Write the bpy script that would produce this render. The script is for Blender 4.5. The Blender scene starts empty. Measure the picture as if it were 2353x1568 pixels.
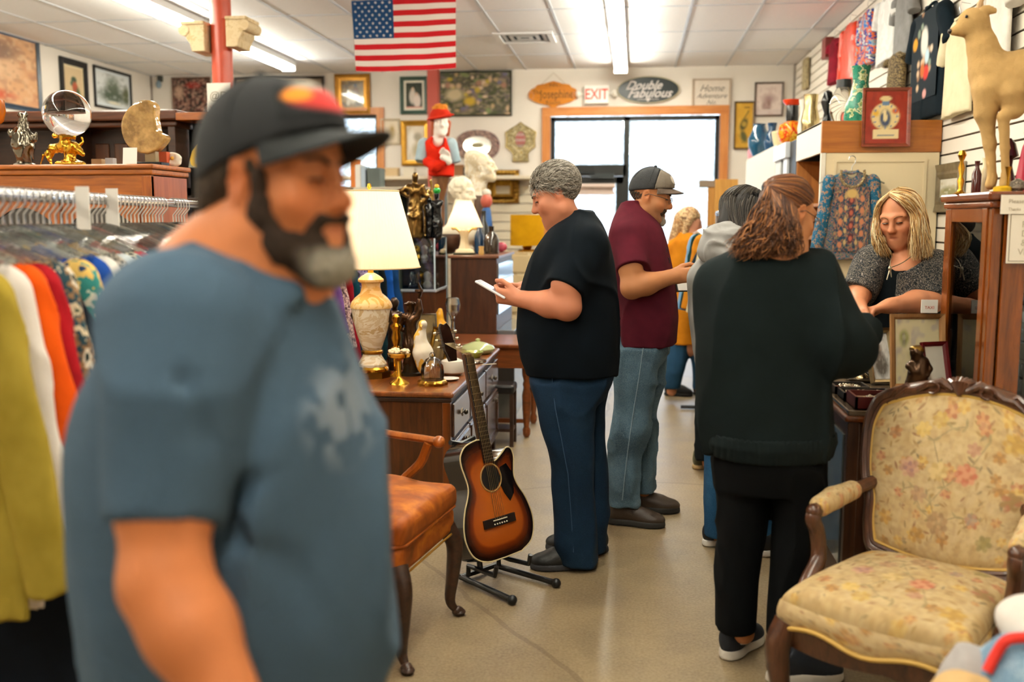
import bpy, math, random
import numpy as np
from mathutils import Vector, Matrix, Euler
R = math.radians
PI = math.pi
rnd = random.Random(7)
SC = bpy.context.scene
COL = SC.collection
A = lambda *v: np.array(v, float)

# ---------------------------------------------------------------- camera maths (2353 x 1568 frame, 35 mm lens)
FPX, PCX, PCY, PSI, TH, EYE = 2288.0, 1176.5, 784.0, R(6.97), R(7.08), 1.53
_rt = A(math.cos(PSI), math.sin(PSI), 0)
_fw = A(-math.sin(PSI) * math.cos(TH), math.cos(PSI) * math.cos(TH), -math.sin(TH))
_up = np.cross(_rt, _fw)
EYEP = A(0, 0, EYE)
def ray(px, py): return _fw + _rt * (px - PCX) / FPX - _up * (py - PCY) / FPX
def at(px, py, Y):
	d = ray(px, py); return EYEP + d * (Y / d[1])
def atz(px, py, z):
	d = ray(px, py); return EYEP + d * ((z - EYE) / d[2])
def atx(px, py, x):
	d = ray(px, py); return EYEP + d * (x / d[0])

# ---------------------------------------------------------------- colour + materials
def lin(h, a=1.0):
	if isinstance(h, (tuple, list)): return tuple(h) if len(h) == 4 else (*h, a)
	h = h.lstrip('#'); o = []
	for i in (0, 2, 4):
		c = int(h[i:i+2], 16) / 255
		o.append(c / 12.92 if c <= .04045 else ((c + .055) / 1.055) ** 2.4)
	return (*o, a)
def l3(h): return np.array(lin(h)[:3])
_mats = {}
class NT:
	def __init__(s, name):
		s.m = bpy.data.materials.new(name); s.m.use_nodes = True
		s.t = s.m.node_tree; s.b = s.t.nodes['Principled BSDF']; s.o = s.t.nodes['Material Output']
	def n(s, typ, **kw):
		x = s.t.nodes.new(typ)
		for k, v in kw.items():
			if k in x.inputs.keys(): x.inputs[k].default_value = v
			else: setattr(x, k, v)
		return x
	def l(s, a, b): s.t.links.new(a, b)
	def coord(s, kind='Object', scale=(1, 1, 1), rot=(0, 0, 0)):
		c = s.n('ShaderNodeTexCoord'); m = s.n('ShaderNodeMapping')
		m.inputs['Scale'].default_value = scale; m.inputs['Rotation'].default_value = rot
		s.l(c.outputs[kind], m.inputs[0]); return m.outputs[0]
	def noise(s, vec, scale, detail=3, rough=.6, dist=0.0):
		x = s.n('ShaderNodeTexNoise'); x.inputs['Scale'].default_value = scale; x.inputs['Detail'].default_value = detail
		x.inputs['Roughness'].default_value = rough; x.inputs['Distortion'].default_value = dist
		s.l(vec, x.inputs['Vector']); return x.outputs['Fac']
	def ramp(s, fac, stops, const=False):
		r = s.n('ShaderNodeValToRGB'); e = r.color_ramp.elements
		if const: r.color_ramp.interpolation = 'CONSTANT'
		while len(e) < len(stops): e.new(.5)
		for q, (p, c) in zip(e, stops): q.position = p; q.color = lin(c)
		s.l(fac, r.inputs[0]); return r.outputs[0]
	def mix(s, fac, a, b, typ='MIX'):
		x = s.n('ShaderNodeMix', data_type='RGBA', blend_type=typ)
		for v, i in ((fac, 0), (a, 6), (b, 7)):
			if hasattr(v, 'is_linked'): s.l(v, x.inputs[i])
			else: x.inputs[i].default_value = v if i == 0 else lin(v)
		return x.outputs[2]
	def math(s, op, a, b=0.0):
		x = s.n('ShaderNodeMath', operation=op)
		for i, v in enumerate((a, b)):
			if hasattr(v, 'is_linked'): s.l(v, x.inputs[i])
			else: x.inputs[i].default_value = v
		return x.outputs[0]
	def bump(s, h, strength=.3, dist=.01):
		b = s.n('ShaderNodeBump'); b.inputs['Strength'].default_value = strength; b.inputs['Distance'].default_value = dist
		s.l(h, b.inputs['Height']); s.l(b.outputs[0], s.b.inputs['Normal'])
	def base(s, c):
		if hasattr(c, 'is_linked'): s.l(c, s.b.inputs['Base Color'])
		else: s.b.inputs['Base Color'].default_value = lin(c)
	def set(s, rough=.5, metal=0, spec=.5, **kw):
		s.b.inputs['Roughness'].default_value = rough; s.b.inputs['Metallic'].default_value = metal
		s.b.inputs['Specular IOR Level'].default_value = spec
		for k, v in kw.items(): s.b.inputs[k.replace('_', ' ')].default_value = v
		return s.m
def flat(c, rough=.5, metal=0, spec=.5, var=.0, vs=6, bump=0, bs=60, c2=None):
	"""plain surface colour with optional mottling towards a second colour and fine bump"""
	key = ('flat', c, rough, metal, spec, var, vs, bump, bs, c2)
	if key in _mats: return _mats[key]
	t = NT('surface'); v = t.coord()
	if var or c2:
		a = l3(c); b = l3(c2) if c2 else a * (1 - var)
		t.base(t.ramp(t.noise(v, vs, 4), [(.35, tuple(a)), (.65, tuple(b))]))
	else: t.base(c)
	if bump: t.bump(t.noise(v, bs, 2), bump, .003)
	_mats[key] = t.set(rough, metal, spec); return t.m
def wood(c1, c2, rough=.35, axis='z', scale=1.0, spec=.5, coat=0.0):
	key = ('wood', c1, c2, rough, axis, scale, coat)
	if key in _mats: return _mats[key]
	t = NT('wood'); s = {'x': (1.2, 14, 14), 'y': (14, 1.2, 14), 'z': (14, 14, 1.2)}[axis]
	v = t.coord(scale=tuple(q * scale for q in s))
	n1 = t.noise(v, 2.2, 5, .62, .8); n2 = t.noise(v, 9, 3, .6)
	f = t.math('ADD', t.math('MULTIPLY', n1, .75), t.math('MULTIPLY', n2, .25))
	t.base(t.ramp(f, [(.34, c2), (.62, c1)])); t.bump(n2, .06, .002)
	t.set(rough, 0, spec); t.b.inputs['Coat Weight'].default_value = coat; t.b.inputs['Coat Roughness'].default_value = .15
	_mats[key] = t.m; return t.m
def cloth(c, c2=None, rough=.92, weave=420, bump=.25, fold=6, sheen=.0, amt=(.3, .7), nscale=None):
	key = ('cloth', c, c2, rough, weave, bump, fold, amt, nscale)
	if key in _mats: return _mats[key]
	t = NT('fabric'); v = t.coord()
	n = t.noise(v, nscale or fold, 3); c2_ = c2 if c2 else tuple(l3(c) * .8)
	t.base(t.ramp(n, [(amt[0], c), (amt[1], c2_)]))
	t.bump(t.noise(v, weave, 2), bump, .0015)
	t.set(rough, 0, .12); t.b.inputs['Sheen Weight'].default_value = sheen; t.b.inputs['Sheen Roughness'].default_value = .5
	_mats[key] = t.m; return t.m
def denim(c1, c2, c3=None, sc=5):
	key = ('denim', c1, c2, c3)
	if key in _mats: return _mats[key]
	t = NT('denim'); v = t.coord()
	n = t.noise(v, sc, 4, .6); f = t.noise(v, 320, 2)
	c = t.ramp(n, [(.3, c1), (.55, c2)] + ([(.72, c3)] if c3 else []))
	t.base(t.mix(.35, c, t.ramp(f, [(.35, c1), (.65, c3 or c2)]))); t.bump(f, .3, .0015)
	t.set(.9, 0, .2); _mats[key] = t.m; return t.m
def blotch(cols, scale=20, rough=.9, seed=0, dist=0.0, voro=False, metal=0, bump=0.1):
	"""hard edged multi colour print: florals, tweed, camouflage, plaid-like knits"""
	key = ('blotch', tuple(cols), scale, rough, seed, dist, voro)
	if key in _mats: return _mats[key]
	t = NT('print'); v = t.coord(rot=(seed, seed * .7, seed * .3))
	if voro:
		x = t.n('ShaderNodeTexVoronoi'); x.inputs['Scale'].default_value = scale; t.l(v, x.inputs['Vector'])
		sp = t.n('ShaderNodeSeparateColor'); t.l(x.outputs['Color'], sp.inputs[0]); f = sp.outputs[0]
	else: f = t.noise(v, scale, 3, .65, dist)
	n = len(cols)
	st = [((i + .0) / n if voro else .3 + .4 * i / n, c) for i, c in enumerate(cols)]
	t.base(t.ramp(f, st, True))
	if bump: t.bump(t.noise(v, 200, 2), bump, .002)
	_mats[key] = t.set(rough, metal, .3); return t.m
def metal(c, rough=.25, var=0.0, bump=0):
	return flat(c, rough, 1.0, .5, var, 14, bump, 40)
def glass(c='#ffffff', rough=0.02, ior=1.45, alpha=None):
	key = ('glass', c, rough, ior, alpha)
	if key in _mats: return _mats[key]
	t = NT('glass'); t.base(c)
	if alpha is None: t.set(rough, 0, .5, Transmission_Weight=1.0, IOR=ior)
	else:           # thin pane: clear with its reflection
		tr = t.n('ShaderNodeBsdfTransparent'); tr.inputs[0].default_value = lin(c)
		gl = t.n('ShaderNodeBsdfGlossy'); gl.inputs['Roughness'].default_value = rough
		mx = t.n('ShaderNodeMixShader'); fr = t.n('ShaderNodeFresnel'); fr.inputs[0].default_value = ior
		t.l(t.math('ADD', fr.outputs[0], alpha), mx.inputs[0]); t.l(tr.outputs[0], mx.inputs[1]); t.l(gl.outputs[0], mx.inputs[2])
		t.l(mx.outputs[0], t.o.inputs[0])
	_mats[key] = t.m; return t.m
def glow(c, strength, base='#ffffff', rough=.8):
	key = ('glow', c, strength, base)
	if key in _mats: return _mats[key]
	t = NT('lit'); t.base(base); t.set(rough); t.b.inputs['Emission Color'].default_value = lin(c); t.b.inputs['Emission Strength'].default_value = strength
	_mats[key] = t.m; return t.m
def vcol(rough=.7, metal_=0, spec=.3, bump=0, bs=300, sss=0.0, coat=0.0):
	key = ('vcol', rough, metal_, spec, bump, bs, sss, coat)
	if key in _mats: return _mats[key]
	t = NT('painted'); a = t.n('ShaderNodeAttribute', attribute_name='Col'); t.base(a.outputs[0])
	if bump: t.bump(t.noise(t.coord(), bs, 2), bump, .0015)
	t.set(rough, metal_, spec)
	if sss:
		t.b.inputs['Subsurface Weight'].default_value = sss; t.b.inputs['Subsurface Radius'].default_value = (1, .35, .2); t.b.inputs['Subsurface Scale'].default_value = .006
	t.b.inputs['Coat Weight'].default_value = coat
	_mats[key] = t.m; return t.m

# ---------------------------------------------------------------- objects
def wloc(o):
	v = Vector((0, 0, 0))
	while o is not None: v = v + o.location; o = o.parent
	return v
def tag(o, label=None, cat=None, group=None, kind=None):
	if label: o['label'] = label
	if cat: o['category'] = cat
	if group: o['group'] = group
	if kind: o['kind'] = kind
	return o
def thing(name, label, cat, loc=(0, 0, 0), rz=0.0, group=None, rot=None):
	o = bpy.data.objects.new(name, None); COL.objects.link(o); o.empty_display_size = .1
	o.location = tuple(float(q) for q in loc); o.rotation_euler = rot or (0, 0, rz)
	return tag(o, label, cat, group)
def put(name, me, m, parent=None, local=True):
	if m is not None:
		me.materials.clear()
		for q in (m if isinstance(m, (list, tuple)) else [m]): me.materials.append(q)
	o = bpy.data.objects.new(name, me); COL.objects.link(o)
	if parent is not None:
		o.parent = parent
		if not local:
			w = wloc(parent); me.transform(Matrix.Translation(-w))
	return o
def base_at(o):
	"""give a one-mesh thing its origin at its own base"""
	n = len(o.data.vertices); c = np.empty(n * 3, np.float32); o.data.vertices.foreach_get('co', c); c = c.reshape(-1, 3)
	b = np.array([(c[:, 0].min() + c[:, 0].max()) / 2, (c[:, 1].min() + c[:, 1].max()) / 2, c[:, 2].min()])
	o.data.transform(Matrix.Translation(-Vector(b))); o.location = Vector(b) + o.location
	return o
def copy_tree(o, parent=None):
	c = o.copy(); COL.objects.link(c)
	if parent is not None: c.parent = parent
	for ch in list(o.children): copy_tree(ch, c)
	return c
def np_mesh(name, V, Fq, col=None, smooth=True, mats=None):
	"""Fq: int array (n,4) or (n,3)"""
	me = bpy.data.meshes.new(name); V = np.asarray(V, np.float32); Fq = np.asarray(Fq, np.int32)
	n, k = Fq.shape
	me.vertices.add(len(V)); me.vertices.foreach_set('co', V.ravel())
	me.loops.add(n * k); me.loops.foreach_set('vertex_index', Fq.ravel())
	me.polygons.add(n); me.polygons.foreach_set('loop_start', np.arange(0, n * k, k, dtype=np.int32))
	try: me.polygons.foreach_set('loop_total', np.full(n, k, np.int32))
	except Exception: pass
	me.polygons.foreach_set('use_smooth', np.full(n, smooth))
	if mats is not None: me.polygons.foreach_set('material_index', np.asarray(mats, np.int32))
	me.update(calc_edges=True); me.validate()
	if col is not None:
		at_ = me.color_attributes.new('Col', 'FLOAT_COLOR', 'POINT')
		c = np.ones((len(V), 4), np.float32); c[:, :3] = col; at_.data.foreach_set('color', c.ravel())
	return me
class MB:
	"""collects shapes into one mesh"""
	def __init__(s): s.v = []; s.f = []; s.mi = []; s.cur = 0
	def add(s, vs, fs):
		b = len(s.v); s.v += [tuple(map(float, q)) for q in vs]; s.f += [tuple(b + i for i in f) for f in fs]; s.mi += [s.cur] * len(fs); return s
	def box(s, lo, hi, rz=0.0, piv=None, taper=None, M=None):
		x0, y0, z0 = lo; x1, y1, z1 = hi
		vs = [A(x, y, z) for z in (z0, z1) for y in (y0, y1) for x in (x0, x1)]
		if rz:
			p = A(*(piv if piv is not None else ((x0 + x1) / 2, (y0 + y1) / 2, 0))); c, n = math.cos(rz), math.sin(rz)
			vs = [A(p[0] + (q[0] - p[0]) * c - (q[1] - p[1]) * n, p[1] + (q[0] - p[0]) * n + (q[1] - p[1]) * c, q[2]) for q in vs]
		if M is not None: vs = [np.array(M @ Vector(q)) for q in vs]
		return s.add(vs, [(0, 2, 3, 1), (4, 5, 7, 6), (0, 1, 5, 4), (2, 6, 7, 3), (0, 4, 6, 2), (1, 3, 7, 5)])
	def cbox(s, c, size, M=None):
		c = A(*c); h = A(*size) / 2
		if M is None: return s.box(c - h, c + h)
		return s.box(-h, h, M=Matrix.Translation(Vector(c)) @ M.to_4x4())
	def tube(s, pts, rad, n=10, caps=True, flat_=None, closed=False, tilt=None):
		pts = [A(*p) for p in pts]; m = len(pts); rad = [rad] * m if not hasattr(rad, '__len__') else list(rad)
		if closed: T = [pts[(i + 1) % m] - pts[i - 1] for i in range(m)]
		else: T = [pts[min(i + 1, m - 1)] - pts[max(i - 1, 0)] for i in range(m)]
		T = [t / (np.linalg.norm(t) + 1e-12) for t in T]
		a = A(0, 0, 1) if abs(T[0][2]) < .9 else A(1, 0, 0)
		if tilt is not None: a = A(*tilt)
		N = np.cross(T[0], a); N /= np.linalg.norm(N); rings = []
		for i in range(m):
			N = N - T[i] * (N @ T[i]); N /= np.linalg.norm(N) + 1e-12; B = np.cross(T[i], N)
			fl = 1.0 if flat_ is None else flat_
			rings.append([pts[i] + rad[i] * (math.cos(2 * PI * k / n) * N + fl * math.sin(2 * PI * k / n) * B) for k in range(n)])
		vs = [q for r_ in rings for q in r_]; fs = []
		for i in range(m if closed else m - 1):
			j = (i + 1) % m
			for k in range(n): fs.append((i * n + k, i * n + (k + 1) % n, j * n + (k + 1) % n, j * n + k))
		if caps and not closed: fs += [tuple(range(n - 1, -1, -1)), tuple((m - 1) * n + k for k in range(n))]
		return s.add(vs, fs)
	def cyl(s, a, b, r0, r1=None, n=16): return s.tube([a, b], [r0, r0 if r1 is None else r1], n)
	def lathe(s, prof, c=(0, 0, 0), n=28, sx=1.0, sy=1.0, lobes=0, lamp=0.0, arc=None, rmod=None):
		"""prof: (radius, z) from bottom to top around a vertical axis at c"""
		vs, fs = [], []; m = len(prof)
		for i, (r_, z) in enumerate(prof):
			for k in range(n):
				t = 2 * PI * k / n; q = r_ * (1 + lamp * math.cos(lobes * t)) if lobes else r_
				if rmod: q = rmod(q, t, z)
				vs.append((c[0] + q * math.cos(t) * sx, c[1] + q * math.sin(t) * sy, c[2] + z))
		for i in range(m - 1):
			for k in range(n): fs.append((i * n + k, i * n + (k + 1) % n, (i + 1) * n + (k + 1) % n, (i + 1) * n + k))
		if prof[0][0] > 1e-5: fs.append(tuple(range(n - 1, -1, -1)))
		if prof[-1][0] > 1e-5: fs.append(tuple((m - 1) * n + k for k in range(n)))
		return s.add(vs, fs)
	def ball(s, c, r, n=14, m=9):
		r = (r, r, r) if not hasattr(r, '__len__') else r; vs, fs = [], []
		for i in range(m + 1):
			p = PI * i / m
			for k in range(n):
				t = 2 * PI * k / n; vs.append((c[0] + r[0] * math.sin(p) * math.cos(t), c[1] + r[1] * math.sin(p) * math.sin(t), c[2] - r[2] * math.cos(p)))
		for i in range(m):
			for k in range(n): fs.append((i * n + k, i * n + (k + 1) % n, (i + 1) * n + (k + 1) % n, (i + 1) * n + k))
		return s.add(vs, fs)
	def prism(s, poly, o, ux, uy, depth):
		"""2D polygon in the plane (o, ux, uy) extruded by the vector depth"""
		o, ux, uy, d = A(*o), A(*ux), A(*uy), A(*depth); n = len(poly)
		a = [o + ux * p[0] + uy * p[1] for p in poly]; vs = a + [q + d for q in a]
		fs = [tuple(range(n - 1, -1, -1)), tuple(range(n, 2 * n))] + [(i, (i + 1) % n, n + (i + 1) % n, n + i) for i in range(n)]
		if np.cross(ux, uy) @ d < 0: fs = [f[::-1] for f in fs]
		return s.add(vs, fs)
	def grid(s, fn, nu, nv):
		vs = [fn(i / (nu - 1), j / (nv - 1)) for j in range(nv) for i in range(nu)]
		return s.add(vs, [(j * nu + i, j * nu + i + 1, (j + 1) * nu + i + 1, (j + 1) * nu + i) for j in range(nv - 1) for i in range(nu - 1)])
	def frame(s, o, ux, uy, w, h, b, depth, prof=None):
		"""mitred rectangular frame w x h, border b, centred on o"""
		o, ux, uy, d = A(*o), A(*ux), A(*uy), A(*depth)
		prof = prof or [(0, 0), (0, 1), (1, 1), (1, 0)]       # (inward share of b, share of depth)
		vs, fs = [], []
		for (q, z) in prof:
			for sx, sy in ((-1, -1), (1, -1), (1, 1), (-1, 1)):
				vs.append(o + ux * sx * (w / 2 - q * b) + uy * sy * (h / 2 - q * b) + d * z)
		m = len(prof)
		for i in range(m):
			j = (i + 1) % m
			for k in range(4): fs.append((i * 4 + k, i * 4 + (k + 1) % 4, j * 4 + (k + 1) % 4, j * 4 + k))
		return s.add(vs, fs)
	def build(s, name, m, parent=None, local=True, smooth=True, angle=40, bevel=0, col=None, seg=2):
		me = bpy.data.meshes.new(name); me.from_pydata(s.v, [], s.f); me.validate()
		bm = bmesh.new(); bm.from_mesh(me); bmesh.ops.recalc_face_normals(bm, faces=bm.faces); bm.to_mesh(me); bm.free()
		if any(s.mi) and len(me.polygons) == len(s.mi): me.polygons.foreach_set('material_index', np.array(s.mi, np.int32))
		if smooth:
			me.polygons.foreach_set('use_smooth', np.ones(len(me.polygons), bool)); me.set_sharp_from_angle(angle=R(angle))
		if col is not None:
			at_ = me.color_attributes.new('Col', 'FLOAT_COLOR', 'POINT'); c = np.ones((len(me.vertices), 4), np.float32); c[:, :3] = col; at_.data.foreach_set('color', c.ravel())
		mi = np.array(s.mi, np.int32) if any(s.mi) else None
		o = put(name, me, m, parent, local)
		if mi is not None and len(me.polygons) == len(mi): me.polygons.foreach_set('material_index', mi)
		if bevel:
			b = o.modifiers.new('edge', 'BEVEL'); b.width = bevel; b.segments = seg; b.limit_method = 'ANGLE'; b.angle_limit = R(35)
			b.harden_normals = False
		return o
import bmesh
def solo(mb, name, m, label, cat, group=None, **kw):
	o = mb.build(name, m, **kw); base_at(o); return tag(o, label, cat, group)
def struct(name, mb, m, **kw):
	o = mb.build(name, m, **kw); o['kind'] = 'structure'; return o
def bez(p0, p1, p2, p3, n=10):
	p0, p1, p2, p3 = (A(*q) for q in (p0, p1, p2, p3)); t = np.linspace(0, 1, n)[:, None]
	return list((1 - t) ** 3 * p0 + 3 * (1 - t) ** 2 * t * p1 + 3 * (1 - t) * t * t * p2 + t ** 3 * p3)
def spline(pts, n=8):
	"""Catmull-Rom through the points"""
	P = [A(*q) for q in pts]; P = [2 * P[0] - P[1]] + P + [2 * P[-1] - P[-2]]; out = []
	for i in range(1, len(P) - 2):
		for t in np.linspace(0, 1, n, endpoint=False):
			a, b, c, d = P[i - 1], P[i], P[i + 1], P[i + 2]
			out.append(.5 * (2 * b + (c - a) * t + (2 * a - 5 * b + 4 * c - d) * t * t + (3 * b - a - 3 * c + d) * t ** 3))
	return out + [P[-2]]
def text(name, s, size, o, ux, uy, m, parent=None, shear=0.0, extrude=.001, align='CENTER', sx=1.0, local=False, bold=0.0):
	"""lettering as a mesh lying in the plane (o, ux, uy)"""
	cu = bpy.data.curves.new(name, 'FONT'); cu.body = s; cu.size = size; cu.shear = shear; cu.extrude = extrude; cu.align_x = align; cu.align_y = 'CENTER'; cu.offset = bold; cu.resolution_u = 3
	tmp = bpy.data.objects.new(name, cu); COL.objects.link(tmp)
	dg = bpy.context.evaluated_depsgraph_get(); me = bpy.data.meshes.new_from_object(tmp.evaluated_get(dg))
	bpy.data.objects.remove(tmp); bpy.data.curves.remove(cu)
	ux, uy = Vector(ux), Vector(uy); uz = ux.cross(uy)
	M = Matrix(((ux.x * sx, uy.x, uz.x, o[0]), (ux.y * sx, uy.y, uz.y, o[1]), (ux.z * sx, uy.z, uz.z, o[2]), (0, 0, 0, 1)))
	me.transform(M); return put(name, me, m, parent, local)

# ---------------------------------------------------------------- value noise
def vn(P, s=1.0, seed=0):
	Q = np.asarray(P, np.float64) * s + seed * 17.31 + 1000; i = np.floor(Q).astype(np.int64); f = Q - i; f = f * f * (3 - 2 * f)
	def h(a, b, c):
		n = (a * 374761393 + b * 668265263 + c * 2147483647 + seed * 97531) & 0xffffffff
		n = ((n ^ (n >> 13)) * 1274126177) & 0xffffffff
		return ((n ^ (n >> 16)) & 0xffff) / 65535.0
	x, y, z = i[..., 0], i[..., 1], i[..., 2]; u, v, w = f[..., 0], f[..., 1], f[..., 2]
	c = [[[h(x + a, y + b, z + d) for d in (0, 1)] for b in (0, 1)] for a in (0, 1)]
	L = lambda p, q, t: p + (q - p) * t
	return L(L(L(c[0][0][0], c[1][0][0], u), L(c[0][1][0], c[1][1][0], u), v), L(L(c[0][0][1], c[1][0][1], u), L(c[0][1][1], c[1][1][1], u), v), w) * 2 - 1

# ---------------------------------------------------------------- organic shapes: smooth unions of round cones and ellipsoids, meshed by surface nets
def _len(P): return np.sqrt((P * P).sum(-1))
class SDF:
	def __init__(s, M=None): s.ops = []; s.M = M; s.dfn = None; s.damp = 0; s.lo = A(9e9, 9e9, 9e9); s.hi = -s.lo
	def _p(s, p):
		p = A(*p)
		return p if s.M is None else np.array(s.M @ Vector(p))
	def _r(s): return np.eye(3) if s.M is None else np.array(s.M.to_3x3().normalized())
	def _sc(s): return 1.0 if s.M is None else s.M.to_scale()[0]
	def _add(s, f, op, k, lo=None, hi=None):
		s.ops.append((f, op, k))
		if op == 'u' and lo is not None: s.lo = np.minimum(s.lo, lo); s.hi = np.maximum(s.hi, hi)
		return s
	def cap(s, a, b, ra, rb=None, k=.02, op='u'):
		a, b = s._p(a), s._p(b); sc = s._sc(); ra = ra * sc; rb = ra if rb is None else rb * sc; ab = b - a; L = max(ab @ ab, 1e-12)
		def f(P):
			t = np.clip((P - a) @ ab / L, 0, 1); return _len(P - a - t[..., None] * ab) - (ra + t * (rb - ra))
		return s._add(f, op, k * sc, np.minimum(a - ra, b - rb), np.maximum(a + ra, b + rb))
	def slv(s, a, b, ra, rb, k=.02, hole=0):
		"""tapering sleeve or trouser leg, cut square and hollowed at the end b"""
		a, b = A(*a), A(*b); ab = b - a; L = ab @ ab; dn = ab / math.sqrt(L)
		def f(P):
			t = np.maximum((P - a) @ ab / L, 0); return np.maximum(_len(P - a - t[..., None] * ab) - (ra + np.minimum(t, 1) * (rb - ra)), (P - b) @ dn)
		s._add(f, 'u', k, np.minimum(a - ra, b - rb), np.maximum(a + ra, b + rb))
		if hole: s.cap(b - dn * .012, b + dn * .05, rb - hole, rb - hole, .004, 's')
		return s
	def loft(s, secs, rot=0.0, k=.02, op='u', ex=2.3):
		"""stacked rounded sections: rows of (z, x, y, rx, ry)"""
		q = np.array(sorted(secs), float); c, n = math.cos(rot), math.sin(rot); zz = q[:, 0]; zf = np.linspace(zz[0], zz[-1], 60)
		F = np.stack([np.interp(zf, zz, q[:, i]) for i in range(1, 5)], 1); kern = np.array([1, 2, 3, 2, 1]) / 9.
		F = np.stack([np.convolve(np.pad(F[:, i], 2, mode='edge'), kern, 'valid') for i in range(4)], 1)
		def f(P):
			z = P[..., 2]; x, y, rx, ry = (np.interp(z, zf, F[:, i]) for i in range(4)); dx, dy = P[..., 0] - x, P[..., 1] - y
			u, v = np.abs(dx * c + dy * n) + 1e-9, np.abs(-dx * n + dy * c) + 1e-9
			k0 = ((u / rx) ** ex + (v / ry) ** ex) ** (1 / ex); d = np.hypot(u, v); d2 = d * (1 - 1 / np.maximum(k0, .05)); dz = np.maximum(z - zz[-1], zz[0] - z)
			o = np.maximum(d2, dz); return np.where((d2 > 0) & (dz > 0), np.hypot(d2, dz), np.maximum(o, -np.minimum(rx, ry)))
		m = (q[:, 3].max() + q[:, 4].max()); lo = A((q[:, 1] - m).min(), (q[:, 2] - m).min(), zz[0]); hi = A((q[:, 1] + m).max(), (q[:, 2] + m).max(), zz[-1])
		return s._add(f, op, k, lo, hi)
	def chain(s, pts, rad, k=.02, op='u'):
		for i in range(len(pts) - 1): s.cap(pts[i], pts[i + 1], rad[i], rad[i + 1], k, op)
		return s
	def ell(s, c, r, rot=None, k=.02, op='u'):
		c = s._p(c); sc = s._sc(); r = A(*r) * sc; B = s._r() @ (np.eye(3) if rot is None else np.array(Euler(rot).to_matrix())); m = r.max()
		def f(P):
			q = (P - c) @ B; k0 = _len(q / r); k1 = _len(q / (r * r)); return k0 * (k0 - 1) / np.maximum(k1, 1e-9)
		return s._add(f, op, k * sc, c - m, c + m)
	def ball(s, c, r, k=.02, op='u'):
		c = s._p(c); r = r * s._sc()
		return s._add(lambda P: _len(P - c) - r, op, k * s._sc(), c - r, c + r)
	def box(s, c, h, rot=None, rd=.005, k=.01, op='u'):
		c = s._p(c); sc = s._sc(); h = A(*h) * sc; rd = rd * sc; B = s._r() @ (np.eye(3) if rot is None else np.array(Euler(rot).to_matrix())); m = _len(h)
		def f(P):
			q = np.abs((P - c) @ B) - (h - rd); return _len(np.maximum(q, 0)) + np.minimum(q.max(-1), 0) - rd
		return s._add(f, op, k * sc, c - m, c + m)
	def half(s, p, n, k=.01):
		"""keep the side the normal points away from"""
		p = s._p(p); n = s._r() @ A(*n); n = n / _len(n)
		return s._add(lambda P: (P - p) @ n, 'i', k * s._sc())
	def disp(s, fn, amp): s.dfn = fn; s.damp = amp; return s
	def ev(s, P, Rb=None):
		"""P (nb, n, 3); with Rb the far primitives are skipped per block"""
		nb, n = P.shape[:2]; D = np.full((nb, n), 1e3)
		if Rb is not None: C = P.mean(1)[:, None, :]; Dc = np.full((nb, 1), 1e3)
		for f, op, k in s.ops:
			if Rb is not None:
				c = f(C)
				if op == 'u': sel = (c < Dc + 2.6 * Rb + k)[:, 0]
				elif op == 's': sel = (c < 2 * Rb + k)[:, 0]
				else: sel = (c > -2 * Rb - k)[:, 0]
				Dc = s._c(Dc, c, op, k)
				if not sel.any(): continue
				D[sel] = s._c(D[sel], f(P[sel]), op, k)
			else: D = s._c(D, f(P), op, k)
		if s.dfn is not None: D = D + s.dfn(P)
		return D
	@staticmethod
	def _c(a, b, op, k):
		if op == 's': b = -b
		if op == 'u':
			if k < 1e-6: return np.minimum(a, b)
			h = np.maximum(k - np.abs(a - b), 0) / k; return np.minimum(a, b) - h * h * k * .25
		if k < 1e-6: return np.maximum(a, b)
		h = np.maximum(k - np.abs(a - b), 0) / k; return np.maximum(a, b) + h * h * k * .25
	def mesh(s, h, name='form', col=None):
		B = 8; lo = s.lo - 4 * h - s.damp - .03; n = np.ceil((s.hi + 4 * h + s.damp + .03 - lo) / (B * h)).astype(int); Rb = B * h * .866
		g = np.stack(np.meshgrid(*[np.arange(q) for q in n], indexing='ij'), -1).reshape(-1, 3)
		Cc = lo + (g + .5) * B * h
		d = np.concatenate([s.ev(q[:, None, :])[:, 0] for q in np.array_split(Cc, max(1, len(Cc) // 60000 + 1))])
		g = g[np.abs(d) < Rb * 1.55 + s.damp + .004]
		loc = np.stack(np.meshgrid(*[np.arange(B + 1)] * 3, indexing='ij'), -1).reshape(-1, 3)
		N = n * B + 2; VP, KEY, VAL = [], [], []
		for part in np.array_split(g, max(1, len(g) // 1500 + 1)):
			if not len(part): continue
			I = part[:, None, :] * B + loc[None]; P = lo + I * h; D = s.ev(P, Rb).reshape(-1, B + 1, B + 1, B + 1)
			c8 = np.stack([D[:, a:a + B, b:b + B, c:c + B] for a in (0, 1) for b in (0, 1) for c in (0, 1)], -1)
			neg = c8 < 0; act = neg.any(-1) & ~neg.all(-1); w = np.argwhere(act); v8 = c8[act]
			cell = part[w[:, 0]] * B + w[:, 1:]
			VAL.append(v8); KEY.append(cell)
		if not KEY: raise ValueError('empty form ' + name)
		V8 = np.concatenate(VAL); cell = np.concatenate(KEY)
		key = (cell[:, 0] * N[1] + cell[:, 1]) * N[2] + cell[:, 2]
		key, first = np.unique(key, return_index=True); V8 = V8[first]; cell = cell[first]
		cor = np.array([(a, b, c) for a in (0, 1) for b in (0, 1) for c in (0, 1)], float)
		acc = np.zeros((len(cell), 3)); cnt = np.zeros(len(cell))
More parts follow.
